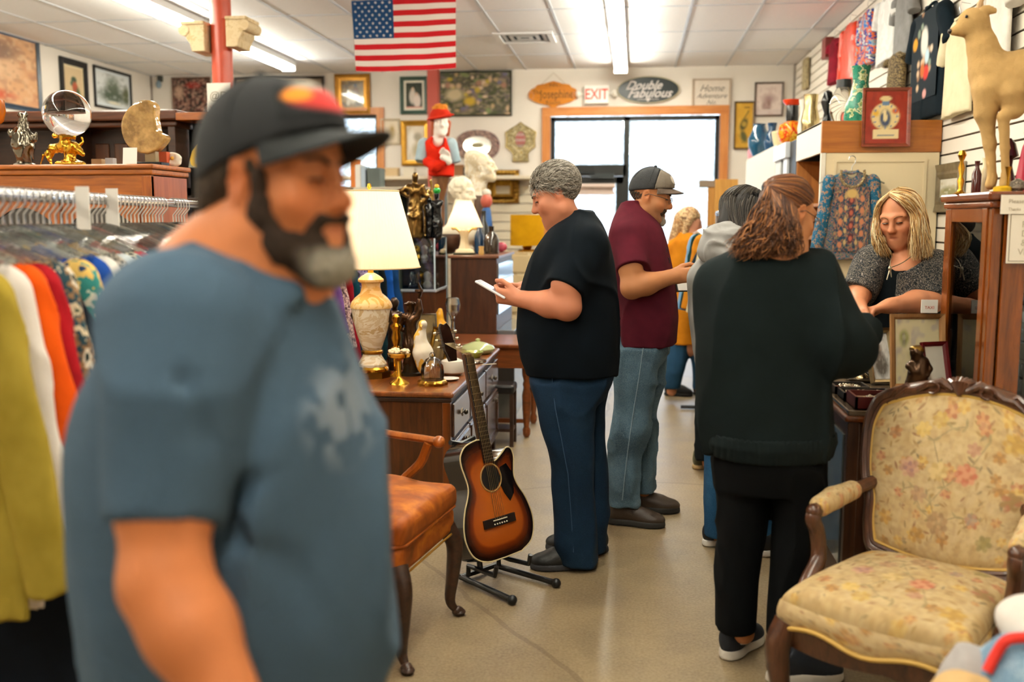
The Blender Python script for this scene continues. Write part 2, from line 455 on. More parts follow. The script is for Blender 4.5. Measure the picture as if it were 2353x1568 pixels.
		for a in range(8):
			for b in range(a + 1, 8):
				if np.abs(cor[a] - cor[b]).sum() != 1: continue
				va, vb = V8[:, a], V8[:, b]; m = (va < 0) != (vb < 0); t = np.where(m, va / np.where(m, va - vb, 1), 0)
				acc += np.where(m[:, None], cor[a] + t[:, None] * (cor[b] - cor[a]), 0); cnt += m
		V = lo + (cell + acc / cnt[:, None]) * h
		quads = []; st = np.array([N[1] * N[2], N[2], 1])
		def look(q):
			i = np.searchsorted(key, q); i = np.minimum(i, len(key) - 1); return np.where(key[i] == q, i, -1)
		for ax, ci in ((0, 4), (1, 2), (2, 1)):
			m = (V8[:, 0] < 0) != (V8[:, ci] < 0); idx = np.nonzero(m)[0]; u, w = [(1, 2), (2, 0), (0, 1)][ax]
			k0 = key[idx]; q = np.stack([idx, look(k0 - st[u]), look(k0 - st[u] - st[w]), look(k0 - st[w])], 1)
			fl = V8[idx, 0] < 0; q[~fl] = q[~fl][:, ::-1]; quads.append(q[(q >= 0).all(1)])
		Q = np.concatenate(quads)
		return np_mesh(name, V, Q, None if col is None else col(V))
	def obj(s, name, m, parent=None, h=.01, col=None, local=False): return put(name, s.mesh(h, name, col), m, parent, local)
def tubes(name, lines, rad, m, parent=None, local=False, n=4, col=None):
	"""many tapering strands as one mesh: lines (s, m, 3), rad (m,) or (s, m)"""
	L = np.asarray(lines, float); S, K, _ = L.shape; rad = np.broadcast_to(np.asarray(rad, float), (S, K))
	T = np.gradient(L, axis=1); T /= np.linalg.norm(T, axis=2, keepdims=True) + 1e-9
	a = np.where(np.abs(T[..., 2:3]) < .8, A(0, 0, 1), A(1, 0, 0)); U = np.cross(T, a); U /= np.linalg.norm(U, axis=2, keepdims=True) + 1e-9; W = np.cross(T, U)
	ang = np.arange(n) * 2 * PI / n
	V = L[:, :, None, :] + rad[:, :, None, None] * (np.cos(ang)[None, None, :, None] * U[:, :, None, :] + np.sin(ang)[None, None, :, None] * W[:, :, None, :])
	i = np.arange(S)[:, None, None] * K * n + np.arange(K - 1)[None, :, None] * n; k = np.arange(n)[None, None, :]; k2 = (k + 1) % n
	Q = np.stack([i + k, i + k2, i + n + k2, i + n + k], -1).reshape(-1, 4)
	c = None if col is None else np.repeat(np.asarray(col), K * n, 0)
	return put(name, np_mesh(name, V.reshape(-1, 3), Q, c), m, parent, local)
def picture(name, w, h, nx, ny, fn, o, ux, uy, m, parent=None, local=False, off=0.0, bend=None):
	"""a painted surface: fn(u, v) -> colours (linear), u right, v up, both 0..1"""
	u, v = np.meshgrid(np.linspace(0, 1, nx), np.linspace(0, 1, ny)); ux, uy, o = A(*ux), A(*uy), A(*o); uz = np.cross(ux, uy)
	P = o + (u[..., None] - .5) * w * ux + (v[..., None] - .5) * h * uy + uz * off
	if bend is not None: P = bend(P, u, v)
	i = np.arange(ny - 1)[:, None] * nx + np.arange(nx - 1)[None]; Q = np.stack([i, i + 1, i + nx + 1, i + nx], -1).reshape(-1, 4)
	return put(name, np_mesh(name, P.reshape(-1, 3), Q, fn(u, v).reshape(-1, 3), smooth=True), m, parent, local)
# painting tools for picture(): every tool returns the updated colour field
def pn(u, v, s, seed=0): return vn(np.stack([u, v, np.zeros_like(u)], -1), s, seed)
def fill(u, c): return np.broadcast_to(l3(c), u.shape + (3,)).copy()
def over(C, mask, c): m = np.clip(mask, 0, 1)[..., None]; return C * (1 - m) + m * (l3(c) if isinstance(c, str) else c)
def dab(C, u, v, cx, cy, rx, ry, c, soft=.25, ang=0.0):
	a, b = u - cx, v - cy; ca, sa = math.cos(ang), math.sin(ang); d = np.hypot((a * ca + b * sa) / rx, (-a * sa + b * ca) / ry)
	return over(C, (1 - d) / soft + .5, c)
def rect(C, u, v, x0, y0, x1, y1, c): return over(C, ((u >= x0) & (u <= x1) & (v >= y0) & (v <= y1)) * 1.0, c)
def stroke(C, u, v, pts, wd, c, soft=.4):
	d = np.full(u.shape, 9.0)
	for (x0, y0), (x1, y1) in zip(pts[:-1], pts[1:]):
		dx, dy = x1 - x0, y1 - y0; t = np.clip(((u - x0) * dx + (v - y0) * dy) / (dx * dx + dy * dy + 1e-9), 0, 1); d = np.minimum(d, np.hypot(u - x0 - t * dx, v - y0 - t * dy))
	return over(C, (1 - d / wd) / soft, c)
def mottle(C, u, v, s, cols, amt=.6, seed=0):
	for i, c in enumerate(cols): C = over(C, np.clip(pn(u, v, s * (1 + .3 * i), seed + i) * 2.4 - .25, 0, 1) * amt, c)
	return C
# ================================================================= camera, world, room
YB, XR, XL, YF, HC = 12.65, 1.9, -6.3, -3.2, 3.36
cam = bpy.data.cameras.new('camera'); camo = bpy.data.objects.new('camera', cam); COL.objects.link(camo)
cam.sensor_width = 36; cam.lens = FPX / 2353 * 36; cam.clip_start = .05; cam.clip_end = 200
camo.location = (0, 0, EYE); camo.rotation_euler = (PI / 2 - TH, 0, PSI)
cam.dof.use_dof = True; cam.dof.focus_distance = 4.5; cam.dof.aperture_fstop = 1.7; cam.dof.aperture_blades = 9
SC.camera = camo
SC.view_settings.view_transform = 'Standard'; SC.view_settings.look = 'None'; SC.view_settings.exposure = 0.62; SC.view_settings.gamma = 1
cy = SC.cycles; cy.use_denoising = True; cy.max_bounces = 7; cy.diffuse_bounces = 3; cy.glossy_bounces = 3; cy.transmission_bounces = 6; cy.transparent_max_bounces = 12
cy.use_adaptive_sampling = True; cy.adaptive_threshold = .09; cy.adaptive_min_samples = 16; cy.caustics_reflective = False; cy.caustics_refractive = False; cy.sample_clamp_indirect = 6; cy.blur_glossy = .6
try: cy.denoiser = 'OPENIMAGEDENOISE'
except Exception: pass
w = bpy.data.worlds.new('sky'); SC.world = w; w.use_nodes = True; bg = w.node_tree.nodes['Background']
bg.inputs[0].default_value = lin('#e4efff'); bg.inputs[1].default_value = 3.2

def concrete():
	t = NT('concrete'); v = t.coord(); a = t.noise(v, .9, 5, .62, .4); b = t.noise(v, 5, 6, .65); g = t.noise(v, 90, 2)
	c = t.ramp(a, [(.3, '#6b583d'), (.5, '#85704f'), (.7, '#9d8863')]); c = t.mix(.55, c, t.ramp(b, [(.32, '#66533a'), (.66, '#9a8460')]))
	c = t.mix(.25, c, t.ramp(g, [(.3, '#6b5a44'), (.7, '#c6b69c')]))
	x = t.n('ShaderNodeTexVoronoi', feature='DISTANCE_TO_EDGE'); x.inputs['Scale'].default_value = .33
	m = t.n('ShaderNodeMix', data_type='VECTOR'); m.inputs[0].default_value = .09
	nn = t.n('ShaderNodeTexNoise'); nn.inputs['Scale'].default_value = 3; nn.inputs['Detail'].default_value = 6; t.l(v, nn.inputs['Vector'])
	t.l(v, m.inputs[4]); t.l(nn.outputs['Color'], m.inputs[5]); t.l(m.outputs[1], x.inputs['Vector'])
	crack = t.math('LESS_THAN', x.outputs['Distance'], .0032)
	c = t.mix(t.math('MULTIPLY', crack, .4), c, '#54432f'); t.base(c)
	t.l(t.ramp(t.math('ADD', t.math('MULTIPLY', a, .5), t.math('MULTIPLY', b, .5)), [(.25, (.32, .32, .32, 1)), (.75, (.5, .5, .5, 1))]), t.b.inputs['Roughness'])
	t.b.inputs['Specular IOR Level'].default_value = .5; t.bump(b, .03, .01); return t.m
M_white = flat('#ece4da', .75, var=.05, vs=2)
M_ceil = flat('#f3f2f5', .9, var=.03, vs=30, bump=.15, bs=120)
struct('floor', MB().box((XL - .2, YF - .2, -.1), (XR + .2, YB + .2, 0)), concrete(), smooth=False)
struct('ceiling', MB().box((XL - .2, YF - .2, HC), (XR + .2, YB + .2, HC + .1)), M_ceil, smooth=False)
b = MB()
x = 1.073 - 13 * .61
while x < XR:
	if x > XL: b.box((x - .012, YF, HC - .006), (x + .012, YB, HC + .002))
	x += .61
y = 9.07 - 10 * 1.22
while y < YB:
	b.box((XL, y - .012, HC - .005), (XR, y + .012, HC + .002)); y += 1.22
struct('trim_1', b, flat('#c9ced6', .5), smooth=False)
# back wall with a shop door opening and a window opening
DX0, DX1, DZ = -1.145, 1.105, 2.86; WX0, WX1, WZ0, WZ1 = at(600, 260, YB)[0], at(868, 260, YB)[0], 1.55, at(860, 262, YB)[2]
b = MB()
b.box((XL - .2, YB, 0), (WX0, YB + .18, HC)).box((WX0, YB, WZ1), (WX1, YB + .18, HC)).box((WX0, YB, 0), (WX1, YB + .18, WZ0)).box((WX1, YB, 0), (DX0, YB + .18, HC)).box((DX0, YB, DZ), (DX1, YB + .18, HC)).box((DX1, YB, 0), (XR + .2, YB + .18, HC))
struct('wall_back', b, M_white, smooth=False)
struct('wall_left', MB().box((XL - .18, YF, 0), (XL, YB, HC)), M_white, smooth=False)
struct('wall_front', MB().box((XL - .2, YF - .18, 0), (XR + .2, YF, HC)), flat('#5a4636', .7), smooth=False)
struct('wall_right', MB().box((XR + .016, YF, 0), (XR + .2, YB, HC)), flat('#5a4a3a', .8), smooth=False)
b = MB(); z = .12
while z < HC - .02:
	b.box((XR, YF, z), (XR + .017, YB, min(z + .078, HC - .005))); z += .09
struct('trim_2', b, flat('#efe6d8', .45), smooth=False)
struct('trim_3', MB().box((XR - .02, YB - .03, 0), (XR + .02, YB, HC)).box((XL, YB - .012, 0), (XL + .02, YB, HC)), flat('#8b8078', .6), smooth=False)
# left hand window: timber casing, dark sash, pane
M_pine = wood('#d08a4a', '#b56a2c', .4, 'z', .7); M_pinex = wood('#d08a4a', '#b56a2c', .4, 'x', .7); M_alu = flat('#20211f', .4, .3); M_pane = glass('#f4fbff', 0, 1.45, .0)
wn = thing('window_1', 'shop window with orange timber casing behind the man in the black cap', 'window', ((WX0 + WX1) / 2, YB, WZ0)); wn['kind'] = 'structure'
cxw, czw, ww, wh = (WX0 + WX1) / 2, (WZ0 + WZ1) / 2, WX1 - WX0, WZ1 - WZ0
MB().frame((cxw, YB, czw), (1, 0, 0), (0, 0, 1), ww + .16, wh + .16, .09, (0, -.03, 0)).build('casing', M_pine, wn, False, smooth=False)
MB().frame((cxw, YB + .1, czw), (1, 0, 0), (0, 0, 1), ww, wh, .05, (0, -.04, 0)).build('sash', M_alu, wn, False, smooth=False)
MB().box((WX0, YB + .09, WZ0), (WX1, YB + .094, WZ1)).build('pane', M_pane, wn, False, smooth=False)
# shop front: timber casing, aluminium frame, transom, fixed pane, glazed door with closer and rolled shade
d = thing('window_2', 'wide shop front glazing with orange timber casing and black aluminium frame', 'window', ((DX0 + DX1) / 2, YB, 0)); d['kind'] = 'structure'
cas = .105; b = MB()
b.box((DX0 - .02, YB - .035, 0), (DX0 + cas - .02, YB + .02, DZ - cas + .03)).box((DX1 - cas + .02, YB - .035, 0), (DX1 + .02, YB + .02, DZ - cas + .03))
b.build('casing', M_pine, d, False, smooth=False)
MB().box((DX0 - .02, YB - .035, DZ - cas + .03), (DX1 + .02, YB + .02, DZ + .03)).build('casing', M_pinex, d, False, smooth=False)
fx0, fx1, fz = DX0 + .085, DX1 - .085, DZ - .085; xm = at(1440, 320, YB + .05)[0]; zt0, zt1 = at(1350, 405, YB + .05)[2], at(1350, 379, YB + .05)[2]
b = MB(); b.box((fx0, YB + .03, 0), (fx0 + .05, YB + .1, fz)).box((fx1 - .05, YB + .03, 0), (fx1, YB + .1, fz)).box((fx0, YB + .03, fz - .05), (fx1, YB + .1, fz)).box((xm - .035, YB + .03, 0), (xm + .035, YB + .1, fz)).box((fx0, YB + .03, zt0), (xm, YB + .1, zt1)).box((xm, YB + .03, 0), (fx1, YB + .1, .12))
b.build('aluminium_frame', M_alu, d, False, smooth=False)
MB().box((fx0 + .05, YB + .06, zt1), (xm - .03, YB + .066, fz - .04)).build('transom_pane', M_pane, d, False, smooth=False)
MB().box((xm + .03, YB + .06, .1), (fx1 - .04, YB + .066, fz - .04)).build('fixed_pane', M_pane, d, False, smooth=False)
dr = thing('door_1', 'glazed shop door with black frame and rolled shade under the transom', 'door', ((fx0 + xm) / 2, YB, 0)); dr['kind'] = 'structure'
xa, xb, zt = fx0 + .05, xm - .035, zt0 - .005
b = MB(); b.box((xa, YB + .02, 0), (xa + .09, YB + .07, zt)).box((xb - .09, YB + .02, 0), (xb, YB + .07, zt)).box((xa, YB + .02, zt - .09), (xb, YB + .07, zt)).box((xa, YB + .02, 0), (xb, YB + .07, .2))
b.build('door_frame', M_alu, dr, False, smooth=False)
MB().box((xa + .08, YB + .04, .18), (xb - .08, YB + .046, zt - .08)).build('pane', M_pane, dr, False, smooth=False)
MB().box((xa + .02, YB + .005, .98), (xb - .02, YB + .02, 1.03)).build('push_bar', metal('#77777a', .35), dr, False, smooth=False)
MB().box((xa + .45, YB - .045, zt - .03), (xa + .75, YB + .02, zt + .035)).cyl((xa + .5, YB - .05, zt + .04), (xa + .2, YB - .02, zt + .05), .012).build('door_closer', flat('#33383a', .4, .4), dr, False)
rs = MB().cyl((xa + .1, YB - .025, zt - .12), (xb - .1, YB - .025, zt - .12), .03).box((xa + .12, YB - .01, zt - .2), (xb - .12, YB - .004, zt - .12)).box((xa + .1, YB - .02, zt - .23), (xb - .1, YB - .004, zt - .2))
rs.build('rolled_shade', flat('#d8c4ba', .8), dr, False)
# outside: pale paving, a bank of bare winter woods
struct('exterior_ground', MB().box((-40, YB + .25, -.2), (30, 60, -.05)), flat('#cfcfd0', .8, var=.1, vs=.6), smooth=False)
b = MB().grid(lambda u, v: (-45 + 80 * u, 26 + 14 * v + 1.5 * math.sin(u * 23), -.1 + 9 * v + .8 * math.sin(u * 37 + v * 5)), 40, 12)
struct('exterior_bank', b, blotch(['#b9b6ae', '#cfd0cf', '#a8a396', '#dcdfe2', '#c3c4bd'], 1.3, .9, 1))
# ================================================================= ceiling strip lights
tube_m = glow('#fffae6', 44.0)
def strip(name, label, x, y0, L=2.4):
	t = thing('ceiling_' + name, label, 'ceiling light', (x, y0 + L / 2, HC - .1), group='fluorescent strip lights on the ceiling')
	MB().prism([(-.07, .095), (-.075, .03), (-.03, .018), (.03, .018), (.075, .03), (.07, .095)], (0, -L / 2, 0), (1, 0, 0), (0, 0, 1), (0, L, 0)).build('channel', flat('#f2f2f2', .5), t, smooth=False)
	for s in (-1, 1): MB().cyl((s * .042, -L / 2 + .03, -.004), (s * .042, L / 2 - .03, -.004), .019, n=10).build('tube', tube_m, t)
	for q in (-1, 1): MB().box((-.078, q * L / 2 - .025, -.028), (.078, q * L / 2 + .025, .095)).build('end_cap', flat('#e6e6e4', .5), t, smooth=False)
	return t
for i in range(6): strip('strip_light', ['white fluorescent strip light ending at the back wall above the EXIT sign', 'white fluorescent strip light running towards the EXIT sign, second from the back wall'][i] if i < 2 else 'white fluorescent strip light in the aisle run, out of view overhead', -.19, 12.25 - 2.44 - i * 2.46)
for i in range(6): strip('strip_light', ['white fluorescent strip light seen past the red column and plaster capital', 'white fluorescent strip light above the tall dark hutch, before the red column'][i] if i < 2 else 'white fluorescent strip light in the rack side run, out of view overhead', -4.05, 11.62 - 2.44 - i * 2.46)
# ceiling vent, sprinkler-like sensor, wall alarm
v = thing('ceiling_vent', 'square white air vent in the ceiling tiles beside the flag', 'vent', (-1.14, 10.42, HC - .02))
MB().frame((0, 0, 0), (1, 0, 0), (0, 1, 0), .6, .6, .06, (0, 0, .018)).build('frame', flat('#e9e9ea', .5), v, smooth=False)
b = MB()
for q in (.08, .15, .22): b.frame((0, 0, .004 + q * .03), (1, 0, 0), (0, 1, 0), q * 2, q * 2, .035, (0, 0, .008))
b.build('louvre', flat('#c8cacc', .5), v, smooth=False)
MB().box((-.26, -.26, .014), (.26, .26, .018)).build('duct_opening', flat('#2a2d30', .9), v, smooth=False)
# ================================================================= red columns
M_red = flat('#c2492c', .35, var=.08, vs=3, spec=.6)
c0 = at(509.5, 100, 7.6)
b = MB().lathe([(.079, 0), (.079, HC - .005)], (c0[0], c0[1], 0), 28); o = struct('column_1', b, M_red); tag(o, 'round red steel column with plaster capital pieces near the ceiling')
c1 = at(996, 200, 12.2); b = MB().box((c1[0] - .065, 12.2 - .065, 0), (c1[0] + .065, 12.2 + .065, HC - .005)); o = struct('column_2', b, flat('#b04a3c', .5), smooth=False); tag(o, 'square red column against the back wall')
cm = blotch(['#dcc49a', '#e2cda6', '#d2b88a'], 14, .9, 2, bump=.4)
def corbel(name, label, s, dz, wd):
	"""scrolled ionic half capital strapped to the column"""
	t = thing(name, label, 'plaster capital', (c0[0] + s * .085, c0[1] + .005, 2.80 + dz))
	MB().prism([(0, .0), (s * wd * .55, .0), (s * wd * .62, .06), (s * wd * .78, .1), (s * wd * .8, .2), (0, .2)], (0, -.13, 0), (1, 0, 0), (0, 0, 1), (0, .26, 0)).build('block', cm, t, smooth=False, bevel=.006)
	MB().cyl((s * wd * .85, -.135, .16), (s * wd * .85, .135, .16), .042, n=18).build('scroll', cm, t)
	MB().box((min(0, s * wd * .98), -.14, .2), (max(0, s * wd * .98), .14, .225)).build('abacus', cm, t, smooth=False, bevel=.004)
corbel('plaster_capital', 'beige scrolled plaster capital half clinging to the red column, window side', 1, .02, .17)
corbel('plaster_capital', 'beige scrolled plaster capital half on the red column, side of the framed pictures', -1, -.01, .19)
pw = at(510, 250, 7.5)
sg = thing('paper_sign', 'white paper sign with hand drawn letters taped on the red column', 'paper sign', (c0[0], c0[1] - .085, at(510, 300, 7.5)[2]))
zz = at(510, 190, 7.5)[2] - sg.location.z
MB().box((-.095, -.004, 0), (.095, 0, zz)).build('sheet', flat('#efe9de', .8), sg, smooth=False)
text('lettering', '@DI', .085, (.01, -.0045, zz - .1), (1, 0, 0), (0, 0, 1), flat('#9b937f', .8), sg, local=True)
text('lettering', 'VINTAGE', .034, (0, -.0045, zz - .19), (1, 0, 0), (0, 0, 1), flat('#b5523c', .8), sg, local=True)
# ================================================================= the flag hung from the ceiling
fl = thing('flag', 'stars and stripes flag hung flat from the ceiling tiles', 'flag', (0, 0, 0)); fo = at(930, 79, 8.4); fw_, fh_ = .872, .575
fl.location = Vector(fo)
SX = [(i + .5) / 6 for i in range(6)]
def flagcol(u, v):
	C = fill(u, '#e8ddd6'); st = np.floor((1 - v) * 13).astype(int); C[st % 2 == 0] = l3('#c0121c')
	ca = (u < .40) & (v > 6 / 13); C[ca] = l3('#123f6b'); a, bb = u / .40, (v - 6 / 13) / (7 / 13)
	for r in range(9):
		for k in range(6 if r % 2 == 0 else 5):
			xx = (k + .5 + (0 if r % 2 == 0 else .5)) / 6; yy = (r + .7) / 9.4
			dx, dy = (a - xx) * .40 * 1.52, (bb - yy) * 7 / 13; rr = np.hypot(dx, dy); an = np.arctan2(dx, dy)
			C[ca & (rr < .0195 * (.66 + .34 * np.cos(5 * an)))] = l3('#e6d8d4')
	return C
def flagbend(P, u, v):
	P = P.copy(); P[..., 1] += .012 * np.sin(u * 9 + v * 3) * (1.1 - v) + .004 * np.sin(u * 21); P[..., 2] += .014 * np.sin(PI * u) * (-1) * (1 - v) * .9 + .012 * (u - .5)
	P[..., 0] += (-.018 + .028 * (1 - v) ** 1.0) * (1 - u) - .004 * (1 - v) * u; return P
picture('cloth', fw_, fh_, 330, 208, flagcol, (0, 0, 0), (1, 0, 0), (0, 0, 1), vcol(.85, bump=.2, bs=350), fl, True, bend=flagbend)
MB().cyl((-.45, .004, fh_ / 2 + .003), (.45, .004, fh_ / 2 + .016), .005, n=8).build('hanging_rod', metal('#9a8f80', .4), fl)
b = MB()
for q in (-.42, .42): b.cyl((q, .004, fh_ / 2 + .005), (q, .004, HC - fo[2] + .02), .0015, n=5)
b.build('wire', metal('#888888', .4), fl)
# ================================================================= pictures and signs on the walls
NX, NZ = A(1, 0, 0), A(0, 0, 1)
def framed(name, label, cat, px0, py0, px1, py1, paint, fcol, border, mat_=None, nx=60, ny=60, Y=YB, tilt=0.0, rough=.4, fprof=None, depth=.03, glassy=False, group=None, gold=False, lean=0.0, mcol='#e8e2d4'):
	"""framed picture flat on the back wall between two pixel corners"""
	p, q = at(px0, py0, Y - depth), at(px1, py1, Y - depth); w_, h_ = q[0] - p[0], p[2] - q[2]; c = (p + q) / 2; c[1] = Y - .004
	t = thing(name, label, cat, (c[0], c[1], c[2] - h_ / 2), group=group); t.rotation_euler = (lean, tilt, 0)
	o = A(0, -.002, h_ / 2); fm = metal(fcol, .35, .25, .3) if gold else wood(fcol, tuple(l3(fcol) * .6), rough, 'x')
	prof = fprof or [(0, 0), (0, .8), (.3, 1), (.6, .72), (1, .55), (1, 0)]
	MB().frame(o, NX, NZ, w_, h_, border, (0, -depth, 0), prof).build('frame', fm, t, smooth=False)
	MB().box((-w_ / 2 + .005, -.006, .005), (w_ / 2 - .005, 0, h_ - .005)).build('backing', flat('#6b5b48', .9), t, smooth=False)
	iw, ih = w_ - 2 * border * .95, h_ - 2 * border * .95
	if mat_:
		MB().frame(o + A(0, -.007, 0), NX, NZ, iw, ih, mat_, (0, -.003, 0)).build('mount', flat(mcol, .8), t, smooth=False); iw -= 2 * mat_ * .97; ih -= 2 * mat_ * .97
	picture('picture', iw, ih, nx, ny, paint, o + A(0, -.009, 0), NX, NZ, vcol(.25 if glassy else .6, coat=.5 if glassy else 0), t, True)
	return t
def p_dark_flowers(u, v):
	C = fill(u, '#2a211d'); C = mottle(C, u, v, 9, ['#6b3a34', '#8f5a4a', '#3b4038', '#b98a78', '#54221f'], .75, 3); C = dab(C, u, v, .55, .8, .2, .1, '#a4352c', .7); C = dab(C, u, v, .15, .6, .12, .2, '#c4a08a', .8); return mottle(C, u, v, 30, ['#d8b4a0', '#1d1a1a'], .5, 9)
framed('framed_picture', 'dark floral tapestry picture on the back wall nearest the left corner', 'picture', 393, 178, 485, 259, p_dark_flowers, '#6b4326', .02)
def p_dark_big(u, v): return mottle(fill(u, '#9a8a78'), u, v, 5, ['#6d5f52', '#b8a894', '#4d463f'], .7, 4)
framed('framed_picture', 'wide dark framed picture partly behind the black cap', 'picture', 537, 178, 746, 262, p_dark_big, '#3a2a1f', .035)
def p_hunt(u, v):
	C = fill(u, '#7d6a48'); C = mottle(C, u, v, 6, ['#5a4e36', '#a38b5c', '#8d6e47'], .7, 2); C = dab(C, u, v, .62, .8, .07, .09, '#23272b'); C = dab(C, u, v, .64, .6, .12, .16, '#6b4e38'); C = dab(C, u, v, .52, .35, .28, .2, '#c9c4b4', .6); C = dab(C, u, v, .3, .18, .08, .1, '#d8d2c2'); C = dab(C, u, v, .75, .16, .16, .1, '#4a3f30', .6); return C
framed('framed_picture', 'gold framed painting of a figure in a landscape beside the cap brim', 'picture', 768, 170, 851, 262, p_hunt, '#c08a3e', .085, gold=True, glassy=True, rough=.1)
def p_couple(u, v):
	C = fill(u, '#3a4038'); C = mottle(C, u, v, 6, ['#555a48', '#25291f'], .6, 5); C = dab(C, u, v, .42, .72, .1, .1, '#d3b49a'); C = dab(C, u, v, .4, .45, .2, .28, '#d8cfc6', .5); C = dab(C, u, v, .64, .52, .1, .1, '#caa58c'); C = dab(C, u, v, .68, .28, .22, .26, '#e6d9d2', .5); return rect(C, u, v, 0, 0, 1, .06, '#d69a8c')
framed('framed_picture', 'green framed picture of two pale figures beside the square red column', 'picture', 918, 176, 984, 262, p_couple, '#3f5a50', .05, .03)
def p_flowers(u, v):
	C = fill(u, '#5d5a4a'); C = mottle(C, u, v, 11, ['#8c7f62', '#3e4238', '#7a6a70', '#9a8c74', '#46502f'], .75, 6)
	for i in range(46):
		r_ = random.Random(i); C = dab(C, u, v, r_.random(), r_.random(), .02 + .025 * r_.random(), .03 + .04 * r_.random(), r_.choice(['#b59a74', '#c7a98a', '#a67b68', '#b9a23f', '#6f6a86', '#d2b8a0', '#7e8a5c']), .8)
	C = dab(C, u, v, .2, .48, .12, .14, '#c9b996', .8); C = dab(C, u, v, .42, .32, .08, .1, '#c9a83a', .8); return C
framed('framed_picture', 'wide floral tapestry in thin dark frame above the oval sign-shaped mirror', 'picture', 1008, 164, 1176, 266, p_flowers, '#33382c', .02, nx=120, ny=80)
def p_faint(u, v): return dab(dab(fill(u, '#e6d9c4'), u, v, .6, .5, .22, .3, '#cdb88e', 1), u, v, .62, .62, .1, .12, '#b99f6a', 1)
framed('framed_picture', 'faint cream print in pale frame under the green framed picture', 'picture', 874, 273, 919, 332, p_faint, '#dccdb2', .03)
def p_portrait(u, v):
	C = fill(u, '#e4dac8'); C = mottle(C, u, v, 5, ['#c9bba2', '#efe8da'], .5, 4); C = dab(C, u, v, .3, .55, .18, .3, '#f1ece2', .6); C = dab(C, u, v, .62, .68, .22, .12, '#a9a08c', .8); C = dab(C, u, v, .6, .3, .3, .2, '#bdb294', .8); return C
framed('framed_picture', 'ornate gold framed pale painting behind the red jacket mannequin', 'picture', 921, 277, 988, 381, p_portrait, '#c7963f', .07, gold=True)
def p_ram(u, v):
	C = fill(u, '#e4d3cb'); C = dab(C, u, v, .5, .52, .26, .14, '#b59a96', 1); C = dab(C, u, v, .5, .32, .1, .2, '#94756f', 1); C = dab(C, u, v, .35, .28, .12, .16, '#a78b84', 1); return mottle(rect(C, u, v, 0, 0, 1, .18, '#d8c8c2'), u, v, 12, ['#c7aca6'], .4, 3)
framed('framed_picture', 'small pink toned print in dark frame highest near the slatted wall', 'picture', 1735, 189, 1799, 267, p_ram, '#5a4334', .02)
def p_birds(u, v):
	C = fill(u, '#c99a35'); C = mottle(C, u, v, 4, ['#bf8d2b', '#d6a947'], .6, 2); C = dab(C, u, v, .48, .52, .24, .12, '#4c4a28', .6, .3); C = dab(C, u, v, .5, .53, .14, .06, '#a88a3a', .6); C = stroke(C, u, v, [(.4, .6), (.75, .82)], .03, '#7d6a2e'); C = dab(C, u, v, .5, .25, .22, .11, '#55522b', .6, -.4); C = stroke(C, u, v, [(.2, .3), (.4, .12), (.8, .14)], .02, '#94782c'); return stroke(C, u, v, [(.5, .9), (.8, .9)], .015, '#6b5420')
framed('framed_picture', 'mustard yellow bird print in narrow dark frame beside the door casing', 'picture', 1688, 233, 1732, 343, p_birds, '#5f4320', .02, nx=70, ny=120)
# whitewashed plank sign
p, q = at(1591, 181, YB - .02), at(1679, 247, YB - .02); s = thing('plaque', 'pale whitewashed sign with thin script words and grey wooden edge', 'sign', ((p[0] + q[0]) / 2, YB - .003, q[2])); w_, h_ = q[0] - p[0], p[2] - q[2]
MB().box((-w_ / 2 + .01, -.012, .01), (w_ / 2 - .01, 0, h_ - .01)).build('board', flat('#e4d8ca', .8, var=.08, vs=12), s, smooth=False)
MB().frame((0, 0, h_ / 2), NX, NZ, w_, h_, .022, (0, -.024, 0)).build('frame', flat('#b9a692', .7), s, smooth=False)
for tx, zz, sz in (('Home', .66, .115), ('Adventure', .4, .085), ('No.', .18, .08)): text('lettering', tx, sz, (0, -.0135, h_ * zz), NX, NZ, flat('#7d736a', .8), s, shear=.45, local=True)
# black oval sign
p, q = at(1419, 177, YB - .02), at(1560, 236, YB - .02); w_, h_ = q[0] - p[0], p[2] - q[2]
s = thing('oval_sign', 'black oval wooden sign with two lines of white script over the shop door', 'sign', ((p[0] + q[0]) / 2, YB - .003, q[2]))
ovl = [(w_ / 2 * math.cos(2 * PI * k / 64), h_ / 2 * math.sin(2 * PI * k / 64)) for k in range(64)]
MB().prism(ovl, (0, 0, h_ / 2), NX, NZ, (0, -.02, 0)).build('board', flat('#0d1c1d', .4), s, smooth=False)
MB().tube([(a, -.02, h_ / 2 + b_) for a, b_ in ovl], .006, 6, closed=True).build('edge', flat('#c9bfa0', .5), s)
M_script = flat('#d8cfcc', .6)
text('lettering', 'Double', .145, (-.06, -.0205, h_ * .66), NX, NZ, M_script, s, shear=.5, local=True, bold=.002)
text('lettering', 'Fabulous', .15, (.01, -.0205, h_ * .36), NX, NZ, M_script, s, shear=.5, local=True, bold=.002)
MB().box((-.13, -.022, h_ * .13), (.13, -.019, h_ * .145)).prism([(0, -.028), (.03, .006), (.016, .022), (0, .01), (-.016, .022), (-.03, .006)], (0, -.019, h_ * .135), NX, NZ, (0, -.003, 0)).build('heart_flourish', M_script, s, smooth=False)
